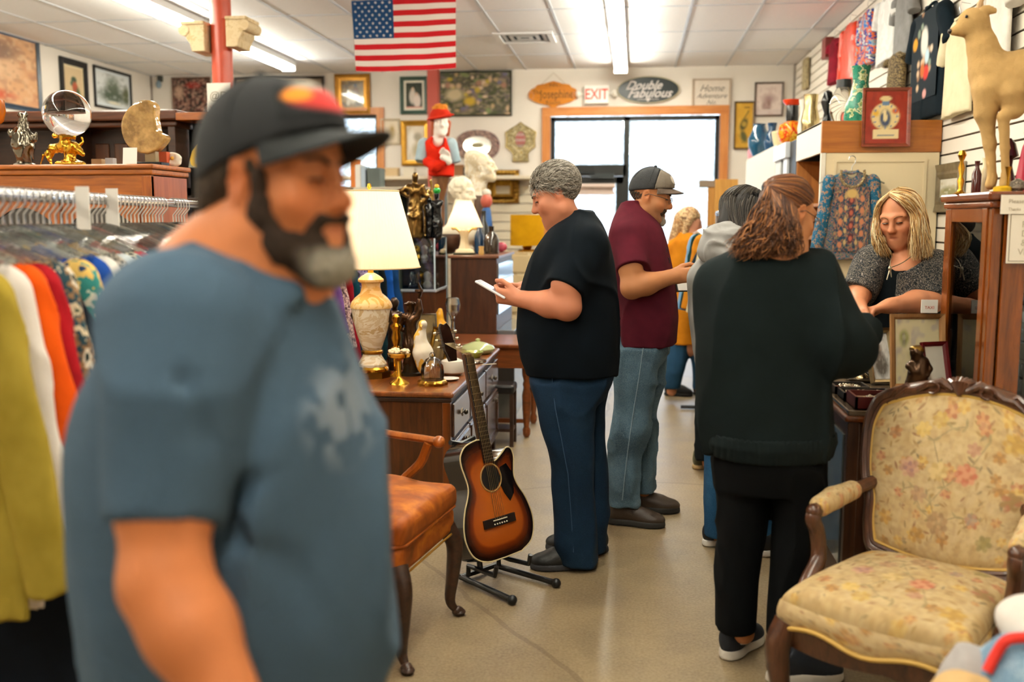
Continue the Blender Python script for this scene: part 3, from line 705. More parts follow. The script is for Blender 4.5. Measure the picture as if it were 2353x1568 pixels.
# EXIT sign with its two lamp heads
p, q = at(1343, 197, YB - .06), at(1398, 238, YB - .06); w_, h_ = q[0] - p[0], p[2] - q[2]
s = thing('exit_sign', 'white EXIT sign with red letters and twin emergency lamps', 'exit sign', ((p[0] + q[0]) / 2, YB - .003, q[2]))
MB().box((-w_ / 2, -.06, 0), (w_ / 2, 0, h_)).build('housing', flat('#f1efe9', .4), s, smooth=False, bevel=.008)
text('lettering', 'EXIT', .18, (0, -.0615, h_ * .5), NX, NZ, glow('#ff5a48', .35, '#e0463a'), s, sx=.78, local=True, bold=.003)
for sd in (-1, 1): MB().cyl((sd * (w_ / 2), -.03, h_ * .55), (sd * (w_ / 2 + .05), -.03, h_ * .55), .012).ball((sd * (w_ / 2 + .075), -.045, h_ * .55), (.035, .035, .045)).build('lamp_head', flat('#ece6da', .4), s)
# orange carved wooden sign
p, q = at(1214, 187, YB - .02), at(1329, 248, YB - .02); w_, h_ = q[0] - p[0], p[2] - q[2]
s = thing('wooden_sign', 'orange stained lozenge shaped wooden sign hung by a cord', 'sign', ((p[0] + q[0]) / 2, YB - .003, q[2])); half_ = [(0, .5), (.1, .45), (.18, .4), (.32, .36), (.36, .27), (.44, .2), (.5, .06), (.5, -.08), (.45, -.18), (.34, -.29), (.2, -.36), (.1, -.4), (.05, -.47), (0, -.5)]
poly = [(x_ * w_, y_ * h_) for x_, y_ in half_] + [(-x_ * w_, y_ * h_) for x_, y_ in half_[-2:0:-1]]
MB().prism(poly[::-1], (0, 0, h_ / 2), NX, NZ, (0, -.022, 0)).build('board', wood('#d98a1c', '#b86a10', .35, 'x'), s, smooth=False, bevel=.006)
mt = flat('#5d3a0e', .6)
text('lettering', 'The', .075, (-w_ * .33, -.023, h_ * .58), NX, NZ, mt, s, shear=.2, local=True); text('lettering', 'Josephine', .15, (w_ * .07, -.023, h_ * .5), NX, NZ, mt, s, sx=.72, local=True)
text('lettering', '- INN -', .06, (0, -.023, h_ * .84), NX, NZ, mt, s, local=True); text('lettering', '. Rooms .', .065, (0, -.023, h_ * .2), NX, NZ, mt, s, local=True)
for sd in (-1, 1): MB().tube([(sd * w_ * .44 + .03 * math.cos(k * PI / 8), -.024, h_ * .47 + .045 * math.sin(k * PI / 8)) for k in range(16)], .005, 6, closed=True).build('carved_rosette', flat('#c98a6a', .6), s)
MB().tube([(-w_ * .25, -.005, h_ * .86), (0, -.003, h_ * 1.3), (w_ * .25, -.005, h_ * .86)], .003, 5).build('cord', flat('#b5a48c', .9), s)
# oval floral mirror
p, q = at(1045, 299, YB - .03), at(1148, 370, YB - .03); w_, h_ = q[0] - p[0], p[2] - q[2]
s = thing('wall_mirror', 'wide pointed oval mirror with dark floral border on the back wall', 'mirror', ((p[0] + q[0]) / 2, YB - .003, q[2]))
def hexo(f): return [(f * w_ / 2 * math.copysign(abs(math.cos(a)) ** .8, math.cos(a)), f * h_ / 2 * math.copysign(abs(math.sin(a)) ** 1.0, math.sin(a))) for a in np.linspace(0, 2 * PI, 49)[:-1]]
MB().prism(hexo(1), (0, 0, h_ / 2), NX, NZ, (0, -.02, 0)).build('border', blotch(['#3c3440', '#a87f74', '#4d4a52', '#c7a492', '#2d2a30', '#8b6b6a'], 26, .6, 1), s, smooth=False)
MB().prism([(a * .62, b_ * .58) for a, b_ in hexo(1)], (0, -.02, h_ / 2), NX, NZ, (0, -.003, 0)).build('mirror_glass', flat('#d8d4cc', .05, 1.0), s, smooth=False)
MB().prism([(a * .27, b_ * .17) for a, b_ in hexo(1)], (0, -.0235, h_ / 2), NX, NZ, (0, -.002, 0)).build('painted_motif', flat('#9a9272', .6), s, smooth=False)
# shield shaped floral mirror
p, q = at(1161, 281, YB - .03), at(1231, 371, YB - .03); w_, h_ = q[0] - p[0], p[2] - q[2]
s = thing('wall_mirror', 'gilt shield shaped mirror with small oval glass beside the shop front', 'mirror', ((p[0] + q[0]) / 2, YB - .003, q[2]))
hp = [(0, .5), (.12, .42), (.3, .34), (.5, .24), (.46, .05), (.48, -.12), (.3, -.24), (.24, -.3), (.26, -.5)]
poly = [(x_ * w_, y_ * h_) for x_, y_ in hp] + [(-x_ * w_, y_ * h_) for x_, y_ in hp[-1:0:-1]]
MB().prism(poly[::-1], (0, 0, h_ / 2), NX, NZ, (0, -.02, 0)).build('board', blotch(['#8d7a48', '#b8a67a', '#6f6238', '#cfc09c', '#a48c50'], 22, .5, 3), s, smooth=False)
MB().prism([(.17 * w_ * math.cos(a), .06 * h_ + .2 * h_ * math.sin(a)) for a in np.linspace(0, 2 * PI, 33)[:-1]], (0, -.02, h_ / 2), NX, NZ, (0, -.004, 0)).build('mirror_glass', flat('#e6e2dc', .05, 1.0), s, smooth=False)
MB().tube([p_ for p_ in [(x_, -.02, z_ + h_ / 2) for x_, z_ in poly]], .006, 6, closed=True).build('gilt_edge', metal('#a8904c', .4), s)
# carved gold frame low on the back wall
t = framed('framed_picture', 'heavy carved gold frame holding a yellow picture behind the white bust', 'picture', 1119, 392, 1191, 466, lambda u, v: mottle(fill(u, '#b98a1e'), u, v, 7, ['#e0b53c', '#8a6412', '#d6a62a'], .8, 2), '#9a7430', .11, gold=True, fprof=[(0, 0), (-.08, .5), (.1, 1), (.3, .7), (.5, 1.0), (.75, .6), (1, .5), (1, 0)], depth=.06)
b = MB()
fwid = (at(1191, 430, YB - .06) - at(1119, 430, YB - .06))[0]; fhei = (at(1150, 392, YB - .06) - at(1150, 466, YB - .06))[2]
for k in range(28):
	a = 2 * PI * k / 28; xx = max(-1, min(1, 1.25 * math.cos(a))); zz = max(-1, min(1, 1.25 * math.sin(a))); b.ball((xx * (fwid / 2 - .02), -.06, fhei / 2 + zz * (fhei / 2 - .02)), (.035, .02, .03), 8, 6)
b.build('carving', metal('#a8823c', .4, .3), t)
# sensor lamp on the back wall
p = at(370, 185, YB); s = thing('alarm_lamp', 'small dark alarm sensor with clear lens on the back wall corner', 'sensor', (p[0], YB - .002, p[2] - .08))
MB().box((-.03, -.05, .06), (.03, 0, .2)).build('bracket', flat('#3d3f3a', .5), s, smooth=False, bevel=.006); MB().ball((0, -.07, .02), (.035, .035, .05)).build('lens', flat('#8fa6b8', .2), s)
# pictures on the wall by the clothes racks (facing +x)
def framed_left(label, px0, py0, px1, py1, paint, fcol, border, mount=0.0, nx=60, ny=60, mcol='#efe9dc', glassy=True):
	p, q = atx(px0, py0, XL + .03), atx(px1, py1, XL + .03); y0, y1 = p[1], q[1]; zt = atx(px0, py0, XL + .03)[2]; zb = atx(px1, py1, XL + .03)[2]
	w_, h_ = y1 - y0, zt - zb; t = thing('framed_picture', label, 'picture', (XL + .003, (y0 + y1) / 2, zb)); UX = A(0, 1, 0); o = A(0, 0, h_ / 2)
	MB().frame(o, UX, NZ, w_, h_, border, (.03, 0, 0), [(0, 0), (0, .9), (.3, 1), (1, .6), (1, 0)]).build('frame', flat(fcol, .3), t, smooth=False)
	iw, ih = w_ - border * 1.9, h_ - border * 1.9
	MB().box((0, -w_ / 2 + .01, .01), (.006, w_ / 2 - .01, h_ - .01)).build('mount', flat(mcol, .8), t, smooth=False)
	picture('picture', iw - 2 * mount, ih - 2 * mount, nx, ny, paint, o + A(.008, 0, 0), UX, NZ, vcol(.3, coat=.3), t, True)
def p_village(u, v):
	C = fill(u, '#d8a67c'); C = mottle(C, u, v, 5, ['#e2b88e', '#c98f6a', '#b78a6e'], .7, 2); C = dab(C, u, v, .35, .75, .35, .16, '#8d7262', .9); C = dab(C, u, v, .15, .7, .15, .2, '#7d675c', .9); C = dab(C, u, v, .2, .42, .1, .2, '#a0705a', .7); C = dab(C, u, v, .55, .5, .2, .14, '#dcb28c', .7); C = dab(C, u, v, .3, .12, .3, .07, '#c45d3d', .9); return mottle(C, u, v, 16, ['#8a6450', '#e9c9a2'], .35, 7)
framed_left('large warm landscape print in dark blue frame, nearest on the rack side wall', -75, 42, 100, 262, p_village, '#1f3346', .05)
def p_parrot(u, v):
	C = fill(u, '#d8bf98'); C = dab(C, u, v, .5, .66, .16, .1, '#2f4a3a', .5); C = dab(C, u, v, .42, .55, .14, .08, '#4a6a58', .5); C = dab(C, u, v, .55, .45, .16, .16, '#b0553a', .6); return dab(C, u, v, .72, .25, .12, .2, '#3d5a3a', .8)
framed_left('tall black framed print of a green and red bird', 139, 128, 207, 262, p_parrot, '#17191c', .07, .03, mcol='#e0cda8')
def p_forest(u, v):
	C = fill(u, '#e6ecee'); C = dab(C, u, v, .5, .55, .22, .35, '#6f7f70', .9); C = dab(C, u, v, .5, .3, .42, .22, '#59695a', .9); C = dab(C, u, v, .92, .4, .12, .3, '#5f6a4c', .8); C = dab(C, u, v, .52, .08, .2, .05, '#e8e4d2', .6); return mottle(C, u, v, 14, ['#3f4a42', '#e9efef'], .3, 4)
framed_left('black framed misty forest print next to the bird print', 217, 148, 306, 262, p_forest, '#16191a', .03, .03, mcol='#dfe8ee')
# ================================================================= people: tools
def headM(c, f, pitch=0.0, roll=0.0, sc=1.0):
	"""local x = the person's right, y = forward, z = up; pitch > 0 looks down"""
	yaw = math.atan2(-f[0], f[1])
	return Matrix.Translation(Vector(c)) @ Matrix.Rotation(yaw, 4, 'Z') @ Matrix.Rotation(-R(pitch), 4, 'X') @ Matrix.Rotation(R(roll), 4, 'Y') @ Matrix.Scale(sc, 4)
def head(S, M, fem=0.0, fat=0.0, eyes=True):
	keep = S.M; S.M = M; j = .004 * fat
	S.ell((0, -.018, .042), (.075, .094, .084), k=.03).ell((0, .024, -.022), (.063 + j, .068, .082), k=.03)
	S.ell((0, .05, -.085), (.040 + 2 * j, .038, .034), k=.04).cap((-.05 - j, .0, -.065), (-.014, .066, -.103), .026 + j, .021, .03).cap((.05 + j, .0, -.065), (.014, .066, -.103), .026 + j, .021, .03)
	S.ball((0, .077, -.106), .017, .022)
	for s in (-1, 1):
		S.ball((s * .043, .058, -.026), .025 + j, .03).cap((s * .012, .084, .028), (s * .05, .068, .03), .011, .010, .02)
		S.ball((s * .033, .096, .008), .017, .02, 's')
		S.ell((s * .032, .079, .009), (.0145, .0125, .0125), k=.006)
		S.ell((s * .011, .098, -.031), (.009, .012, .009), k=.008)
		e = (s * .076, -.012, -.002)
		S.ell(e, (.009, .021, .034), (R(-10), R(s * 10), R(-s * 22)), k=.008).ell((s * .071, .0, -.026), (.008, .012, .014), k=.008)
		S.ell((s * .085, -.008, .006), (.006, .011, .018), (R(-10), 0, R(-s * 22)), k=.006, op='s')
	S.cap((0, .086, .022), (0, .110, -.024), .0085, .0125, .012).ball((0, .111, -.027), .0125, .008)
	S.ell((0, .080, -.064), (.03, .016, .026), k=.02)
	S.cap((-.020, .085, -.0605), (.020, .085, -.0605), .0055, .0055, .007).cap((-.016, .087, -.0715), (.016, .087, -.0715), .0068, .0068, .007)
	S.cap((-.024, .1, -.0660), (.024, .1, -.0660), .0065, .0065, .004, 's')
	S.M = keep; return S
SK = dict(tan='#b97a4e', fair='#d29270', pink='#c47e5e')
def skincol(M, base, lips='#a8574a', stub=None):
	Mi = np.array(M.inverted()); b = l3(base)
	def f(V):
		L = V @ Mi[:3, :3].T + Mi[:3, 3]; C = np.broadcast_to(b, V.shape).copy(); n = (vn(V, 38, 2)[:, None] * .5 + .5); C *= .93 + .1 * n
		g = lambda c, r: np.clip(1.3 - _len((L - A(*c)) / A(*r)), 0, 1)[:, None]
		C = C * (1 - .45 * g((0, .088, -.066), (.024, .014, .011))) + l3(lips) * .45 * g((0, .088, -.066), (.024, .014, .011))
		if stub:
			k = np.clip(sum(g((s * .045, .03, -.075), (.045, .07, .055)) for s in (-1, 1)) + g((0, .08, -.08), (.05, .05, .05)), 0, 1) * .55; C = C * (1 - k) + l3(stub) * k * (.8 + .4 * (vn(V, 300, 4)[:, None]))
		red = b * A(1.0, .72, .66)
		for c, r in (((.045, .07, -.03), (.03, .03, .026)), ((-.045, .07, -.03), (.03, .03, .026)), ((0, .112, -.03), (.02, .02, .018)), ((.08, -.01, 0), (.02, .03, .04)), ((-.08, -.01, 0), (.02, .03, .04))): C = C * (1 - .5 * g(c, r)) + red * .5 * g(c, r)
		return C
	return f
def hand(S, w, d, n, thumb=1, curl=(30, 35, 40, 45), sc=1.0, tcurl=20, spread=.0, pinch=0):
	"""wrist w, direction d to the knuckles, palm normal n, thumb = side along d x n"""
	w, d, n = A(*w), A(*d), A(*n); d = d / _len(d); n = n - d * (n @ d); n /= _len(n); s = np.cross(d, n) * thumb
	q = lambda a, b, c: w + (a * d + b * s + c * n) * sc
	S.cap(q(-.01, 0, 0), q(.03, .0, 0), .027 * sc, .027 * sc, .02)
	for b in (-.024, -.008, .009, .025): S.cap(q(.02, b * .8, 0), q(.088, b, -.002), .0145 * sc, .0115 * sc, .014)
	for i, (b, L) in enumerate(((.027, .070), (.009, .078), (-.009, .073), (-.026, .057))):
		p = q(.090, b, -.002); a = 0.0; r = .0098
		for j, f in enumerate((.46, .31, .25)):
			a += R(curl[i] * (.8, 1.1, .8)[j]); e = p + L * f * sc * (math.cos(a) * d + math.sin(a) * n + (spread * (1.5 - i)) * s * .1)
			S.cap(p, e, r * sc, (r - .0011) * sc, .004); p = e; r -= .0009
	p = q(.018, .026, .006); e = q(.05, .045, .018); S.cap(p, e, .0145 * sc, .0115 * sc, .012)
	t = R(tcurl); e2 = e + sc * .034 * (d * math.cos(t) + s * (.35 - math.sin(t)) + n * .35); S.cap(e, e2, .0112 * sc, .0100 * sc, .004)
	e3 = e2 + sc * .028 * (d * math.cos(t) - s * (.15 + math.sin(t)) + n * .2); S.cap(e2, e3, .0100 * sc, .0085 * sc, .004)
	return S
def folds(a=.005, s=1.0, seed=0, st=(1, 1, .45)):
	"""cloth creases: soft swells plus a few sharper ridges"""
	st = A(*st)
	def f(P):
		Q = P * st; w = vn(P, 4 * s, seed + 5)[..., None] * .12
		return a * (.9 * vn(Q + w, 9 * s, seed) - 1.1 * np.maximum(0, 1 - 3.2 * np.abs(vn(Q + w, 6.5 * s, seed + 1))) ** 2 + .35 * vn(Q, 24 * s, seed + 2))
	return f
def rows(Y, lst, zpx=True):
	"""(y px, left x px, right x px, half depth[, dY]) -> loft sections at depth Y"""
	o = []
	for r_ in lst:
		y_ = Y + (r_[4] if len(r_) > 4 else 0); a, b = at(r_[1], r_[0], y_), at(r_[2], r_[0], y_); o.append(((a[2] + b[2]) / 2, (a[0] + b[0]) / 2, y_, abs(b[0] - a[0]) / 2, r_[3]))
	return o
def cloth_obj(name, S, m, root, h=.007, f=None, amp=.006, col=None):
	if f: S.disp(f, amp)
	return S.obj(name, m, root, h, col)
def shoe(root, heel, d, L=.29, wd=.048, up='#1d1e1f', sole='#26262a', high=.085, sole_h=.028, m=None, lab=None, lace=True):
	"""heel point on the floor, direction d to the toe"""
	yaw = math.atan2(-d[0], d[1]); M = Matrix.Translation((heel[0], heel[1], 0)) @ Matrix.Rotation(yaw, 4, 'Z')
	S = SDF(M); k = .03
	S.ell((0, .05, .055), (.036, .05, .05), k=k).cap((0, .06, .07), (0, .055, high), .037, .039, k).ell((0, L * .5, .05), (wd * .8, L * .28, .043), k=k).ell((0, L * .74, .036), (wd, L * .25, .038), k=k).cap((0, .09, .09), (0, L * .62, .062), .028, .026, k)
	S.half((0, 0, sole_h * .7), (0, 0, -1), .004).cap((0, .05, high + .005), (0, .05, high + .06), .03, .034, .006, 's')
	o = S.obj('shoe', m or flat(up, .6, var=.15, vs=12, bump=.2, bs=150), root, .0055)
	if lab: o['label'] = lab
	T = SDF(M); T.ell((0, .052, .0), (.041, .054, .1), k=.03).ell((0, L * .48, 0), (wd * .86, L * .3, .1), k=.03).ell((0, L * .73, 0), (wd + .005, L * .265, .1), k=.03)
	T.half((0, 0, sole_h), (0, 0, 1), .006).half((0, 0, .002), (0, 0, -1), .004)
	T.obj('sole', flat(sole, .7), o, .0055)
	if lace:
		b = MB()
		for i in range(4):
			y = L * (.38 + .075 * i); z = .105 - .011 * i; b.tube([tuple(M @ Vector((x * .026, y, z - .014 * x * x))) for x in (-1, -.5, 0, .5, 1)], .003, 5)
		b.build('lace', flat('#3b3631', .9), o, False)
	return o
def bundle(guides, n, spread, wave=.0, freq=3.0, seed=1, m=22, taper=True, rad=.0022):
	"""strands blended between neighbouring guide curves (lists of 3D points)"""
	g = []
	for q in guides:
		q = np.array(spline(q, 10)); t = np.linspace(0, len(q) - 1, m); i = np.minimum(t.astype(int), len(q) - 2); g.append(q[i] + (t - i)[:, None] * (q[i + 1] - q[i]))
	g = np.array(g); r_ = np.random.RandomState(seed); L = []; tt = np.linspace(0, 1, m)[:, None]
	for _ in range(n):
		x = r_.rand() * (len(g) - 1); i = min(int(x), len(g) - 2); c = g[i] + (x - i) * (g[i + 1] - g[i])
		o = r_.normal(size=3); o /= np.linalg.norm(o); o *= spread * r_.rand() ** .5; ph = r_.rand(3) * 6.3
		wv = wave * np.sin(tt * freq * 6.28 * (.8 + .4 * r_.rand()) + ph[None]) * tt; e = 1 - (.25 * r_.rand() * (tt > .7) * (tt - .7))
		L.append(c * 1 + o * (.35 + .65 * tt) + wv + r_.normal(size=3) * .0006)
	rad_ = rad * np.where(tt[:, 0] > .75, 1.05 - (tt[:, 0] - .75) * 3.2, 1) if taper else np.full(m, rad)
	return np.array(L), np.maximum(rad_, .0004)
def hair_cols(n, cols, seed=3):
	r_ = np.random.RandomState(seed); c = np.array([l3(q) for q in cols]); i = r_.randint(0, len(c), n); return c[i] * (.8 + .4 * r_.rand(n, 1))
M_hair = vcol(.45, spec=.4)
def scalp(M, mask, cols, n=900, L=.035, flow=(0, -.6, -1), lift=.006, rad=.0018, seed=1, r0=(.079, .099, .089), c0_=(0, -.017, .044), jit=.35):
	"""short hair lying along the skull; mask(p) in head coordinates"""
	r_ = np.random.RandomState(seed); out = []; c = A(*c0_); r0 = A(*r0); fl = A(*flow)
	while len(out) < n:
		d = r_.normal(size=3); d /= np.linalg.norm(d); p = c + d * r0
		if not mask(p): continue
		pts = []; f = fl + r_.normal(size=3) * jit; q = p - d * .004; Lk = L * (.7 + .6 * r_.rand())
		for k in range(6):
			pts.append(q); nn = (q - c) / (r0 * r0); nn /= np.linalg.norm(nn); t = f - nn * (f @ nn); t /= np.linalg.norm(t) + 1e-6
			q = q + t * Lk / 5; e = np.linalg.norm((q - c) / r0); q = c + (q - c) / e * (1 + lift / .09 * math.sin(k / 5 * 2.2))
		out.append(pts)
	P = np.array(out); Mm = np.array(M); P = P @ Mm[:3, :3].T + Mm[:3, 3]
	return P, np.linspace(1, .35, 6) * rad * M.to_scale()[0], hair_cols(n, cols, seed)
def faceparts(root, M, brow='#4a3a2c', eye='#2a2018', brow_r=.0045, look=0.0, white=False):
	L = []
	for s in (-1, 1):
		b = [(s * .014, .098, .026), (s * .03, .095, .034), (s * .048, .081, .031)]; q = MB().tube([tuple(M @ Vector(p)) for p in spline(b, 4)], brow_r * .8, 6, flat_=.6); q.build('eyebrow', flat(brow, .9), root, False)
		q = MB().tube([tuple(M @ Vector(p)) for p in spline([(s * .019, .0885, .004), (s * .032, .0925, .0035 + .001), (s * .045, .0845, .004)], 4)], .0026, 6); q.build('eyelashes' if not white else 'eye', flat(eye, .3), root, False)
def ballcap(root0, M, c1, c2=None, button='#1c1c1c', brim=None, brim_len=.075, curve=.028, patch=None, band=.02):
	"""six panel cap: crown with front and back panels, curved brim"""
	def crown(keep):
		S = SDF(M); S.ell((0, -.012, .036), (.0855, .106, .112), k=.01).ell((0, .05, .06), (.06, .055, .065), k=.04).half((0, .02, .042), (0, .3, -1), .004)
		if keep: S.half((0, .018, 0), (0, keep, 0), .001)
		return S
	root = crown(1 if c2 else 0).obj('cap', c1, root0, .0055)
	if c2: crown(-1).obj('front_panel', c2, root, .0055)
	b = MB()
	for k in range(6):
		a = R(30 + 60 * k); b.tube([tuple(M @ Vector((.0865 * math.cos(t) * math.sin(a), -.012 + .107 * math.cos(t) * math.cos(a) + .006 * (math.cos(a) > .5), .036 + .113 * math.sin(t)))) for t in np.linspace(R(20), R(88), 9)], .0012, 5)
	b.build('seam', flat('#111214', .8), root, False)
	MB().ball(tuple(M @ Vector((0, -.012, .150))), .008, 10, 6).build('button', flat(button, .7), root, False)
	def bf(u, v):
		a = (u - .5) * 2; y0 = .088 * math.sqrt(max(0, 1 - (.9 * a) ** 2)) ; e = brim_len * (1 - abs(a) ** 2.6 * .95)
		return tuple(M @ Vector((.081 * a * (1 + .03 * v), -.004 + y0 + e * v, .046 + .3 * (y0 - .024) - .010 * v - curve * a * a * (.3 + 1.15 * v))))
	g = MB().grid(bf, 25, 9); o = g.build('brim', brim or c2 or c1, root, False); s = o.modifiers.new('thick', 'SOLIDIFY'); s.thickness = .004; s.offset = 0
	if patch:
		S = crown(0); Mn = np.array(M)
		def onto(P, u, v):
			x, e = (u.ravel() - .5) * 1.5, R(16) + v.ravel() * R(34); d = np.stack([np.sin(x) * np.cos(e), np.cos(x) * np.cos(e), np.sin(e)], 1); lo, hi = np.full(len(d), .03), np.full(len(d), .2)
			for _ in range(22):
				t = (lo + hi) / 2; Q = (A(0, -.01, .05) + d * t[:, None]) @ Mn[:3, :3].T + Mn[:3, 3]; f = S.ev(Q[:, None, :])[:, 0]; lo = np.where(f < .0018, t, lo); hi = np.where(f < .0018, hi, t)
			return Q.reshape(P.shape)
		picture('embroidered_patch', 1, 1, 40, 30, patch, (0, 0, 0), NX, NZ, vcol(.8, bump=.4), root, False, bend=onto)
def specs(root, M, m, drop=0.0):
	b = MB()
	for s in (-1, 1):
		b.tube([tuple(M @ Vector((s * .034 + .023 * math.cos(t), .109 - .25 * abs(.034 + s * .023 * math.cos(t) * s) * .4, .002 - drop + .016 * math.sin(t)))) for t in np.linspace(0, 2 * PI, 20, endpoint=False)], .0014, 5, closed=True)
		b.tube([tuple(M @ Vector(p)) for p in ((s * .057, .1, .006 - drop), (s * .078, .07, .010), (s * .083, .0, .012), (s * .082, -.02, .0))], .0016, 5)
	b.tube([tuple(M @ Vector((x, .112, .006 - drop))) for x in (-.011, 0, .011)], .0014, 5); b.build('spectacles', m, root, False)
# ================================================================= the people
def P_at(Y): return lambda x, y, dy=0.0: at(x, y, Y + dy)
def legs_body(S, pel, feet, r=.06):
	for hx, kn, an in feet: S.chain([pel, hx, kn, an], [.08, r, r * .8, r * .7], .03)
# ---- man in the dark T-shirt reading his phone
def man_dark():
	Y = 4.33; P = P_at(Y); g = P(1300, 1290); root = thing('person', 'grey haired man in dark navy T-shirt and blue jeans looking at a phone', 'person', (g[0], Y, 0))
	M = headM(P(1277, 448), (-1, -.1), 24, 0, 1.0); S = SDF(); head(S, M, fat=1.6)
	S.cap(P(1290, 482), P(1330, 555), .060, .074, .04).cap(P(1280, 518), P(1308, 552), .034, .05, .03).ell(P(1318, 590), (.11, .17, .09), k=.06).chain([P(1325, 580), P(1315, 700), P(1310, 850)], [.12, .15, .13], .05)
	legs_body(S, P(1310, 850), [(P(1300, 870, -.09), P(1315, 1070, -.1), P(1322, 1262, -.1)), (P(1320, 870, .09), P(1335, 1060, .1), P(1372, 1245, .1))])
	el, wr = P(1304, 706, -.25), P(1196, 687, -.16); S.chain([P(1340, 585, -.14), P(1303, 655, -.238), el], [.07, .060, .054], .03).chain([el, el * .62 + wr * .38, wr], [.054, .055, .034], .025)
	hand(S, wr + A(-.005, 0, 0), (-1, .25, .12), (.12, 1, .45), thumb=-1, curl=(62, 66, 70, 74), sc=1.05, tcurl=5)
	el2, wr2 = P(1285, 715, .24), P(1213, 662, .1); S.chain([P(1330, 585, .15), el2, wr2], [.07, .052, .033], .03)
	hand(S, wr2, (-1, -.45, .1), (0, -.3, -1), thumb=1, curl=(28, 50, 55, 60), sc=1.0, tcurl=12)
	S.obj('body', vcol(.55, spec=.35, bump=.08), root, .0055, skincol(M, SK['pink']))
	faceparts(root, M, '#8a7f70')
	def mk(p): return p[2] > .012 + max(0, p[1]) * .55 + (.01 if p[1] > .05 else 0) or (p[1] < -.012 and p[2] > -.045 + .0 * p[1]) or (p[1] < .022 and p[2] > -.02 and abs(p[0]) > .06)
	P1, r1, c1_ = scalp(M, mk, ['#b9b0a4', '#8f877c', '#d8d2c8', '#6f675c', '#a59c8e', '#544c42'], 4200, .045, (.12, -.8, -.3), .016, .0012, 2, jit=.32)
	tubes('hair', P1, r1, M_hair, root, col=c1_); H = SDF(M); H.ell((0, -.018, .045), (.079, .098, .089)).half((0, .06, .04), (0, 1, -.6), .01).half((0, 0, -.02), (0, -.25, -1), .01); H.cap((.07, .03, -.03), (.085, .0, -.01), .035, .035, .01, 's').cap((-.07, .03, -.03), (-.085, .0, -.01), .035, .035, .01, 's'); H.obj('hair_base', blotch(['#8a8175', '#a59c8e', '#6f675c'], 60, .8, 1), root, .006)
	T = SDF(); T.loft(rows(Y, [(487, 1322, 1362, .07), (505, 1290, 1378, .13), (530, 1262, 1390, .185), (560, 1243, 1400, .215), (600, 1224, 1409, .22), (650, 1208, 1416, .225), (700, 1196, 1419, .23), (760, 1190, 1421, .235), (820, 1200, 1421, .23), (856, 1214, 1418, .22)]), k=.03)
	T.slv(P(1348, 566, -.14), P(1298, 666, -.240), .09, .086, .05).slv(P(1335, 570, .14), P(1295, 670, .235), .08, .078, .05)
	T.cap(P(1285, 470), P(1318, 540), .07, .072, .012, 's').cap(P(1250, 500), P(1305, 528), .05, .06, .012, 's')
	cloth_obj('t_shirt', T, cloth('#081018', '#050b10', weave=500), root, .007, folds(.010, .62, 3), .014)
	Q = SDF(); D_ = -.1
	Q.loft(rows(Y, [(842, 1216, 1414, .19), (880, 1222, 1405, .18), (915, 1232, 1392, .15)]), k=.03)
	Q.loft(rows(Y, [(880, 1222, 1390, .1, D_), (930, 1235, 1370, .105, D_), (1000, 1248, 1364, .1, D_), (1080, 1266, 1362, .09, D_), (1180, 1271, 1366, .09, D_), (1255, 1274, 1368, .09, D_), (1287, 1290, 1370, .088, D_ + .01)]), k=.04)
	Q.loft(rows(Y, [(880, 1235, 1402, .1, .1), (930, 1250, 1392, .105, .1), (1000, 1262, 1388, .1, .1), (1080, 1290, 1395, .09, .1), (1180, 1300, 1396, .09, .1), (1262, 1310, 1395, .088, .1)]), k=.04)
	cloth_obj('jeans', Q, denim('#08182a', '#0f2840', '#20384e'), root, .008, folds(.011, .7, 8, (1, 1, .8)), .015)
	MB().tube([tuple(P(x, y, -.107 - r_)) for x, y, r_ in ((1268, 862, .075), (1276, 940, .102), (1290, 1010, .1), (1305, 1090, .093), (1312, 1180, .092), (1318, 1270, .091))], .0022, 5).build('side_seam', flat('#24405a', .9), root, False)
	sh = flat('#121211', .5, var=.2, vs=12, bump=.2, bs=150)
	shoe(root, P(1371, 1303, -.1), (-1, -.12), .295, .05, high=.1, m=sh, sole_h=.03); shoe(root, P(1398, 1275, .12), (-1, .05), .295, .05, high=.1, m=sh, sole_h=.03)
	ph = thing('phone', 'white phone held up in both hands by the grey haired man', 'phone', P(1131, 665, -.13), rot=(0, R(28), R(-8)))
	MB().box((-.075, -.037, -.005), (.075, .037, .005)).build('case', flat('#e8e6ea', .3), ph, smooth=False, bevel=.004); MB().box((-.07, -.033, .005), (.07, .033, .006)).build('screen', flat('#9fa6b8', .1), ph, smooth=False)
man_dark()
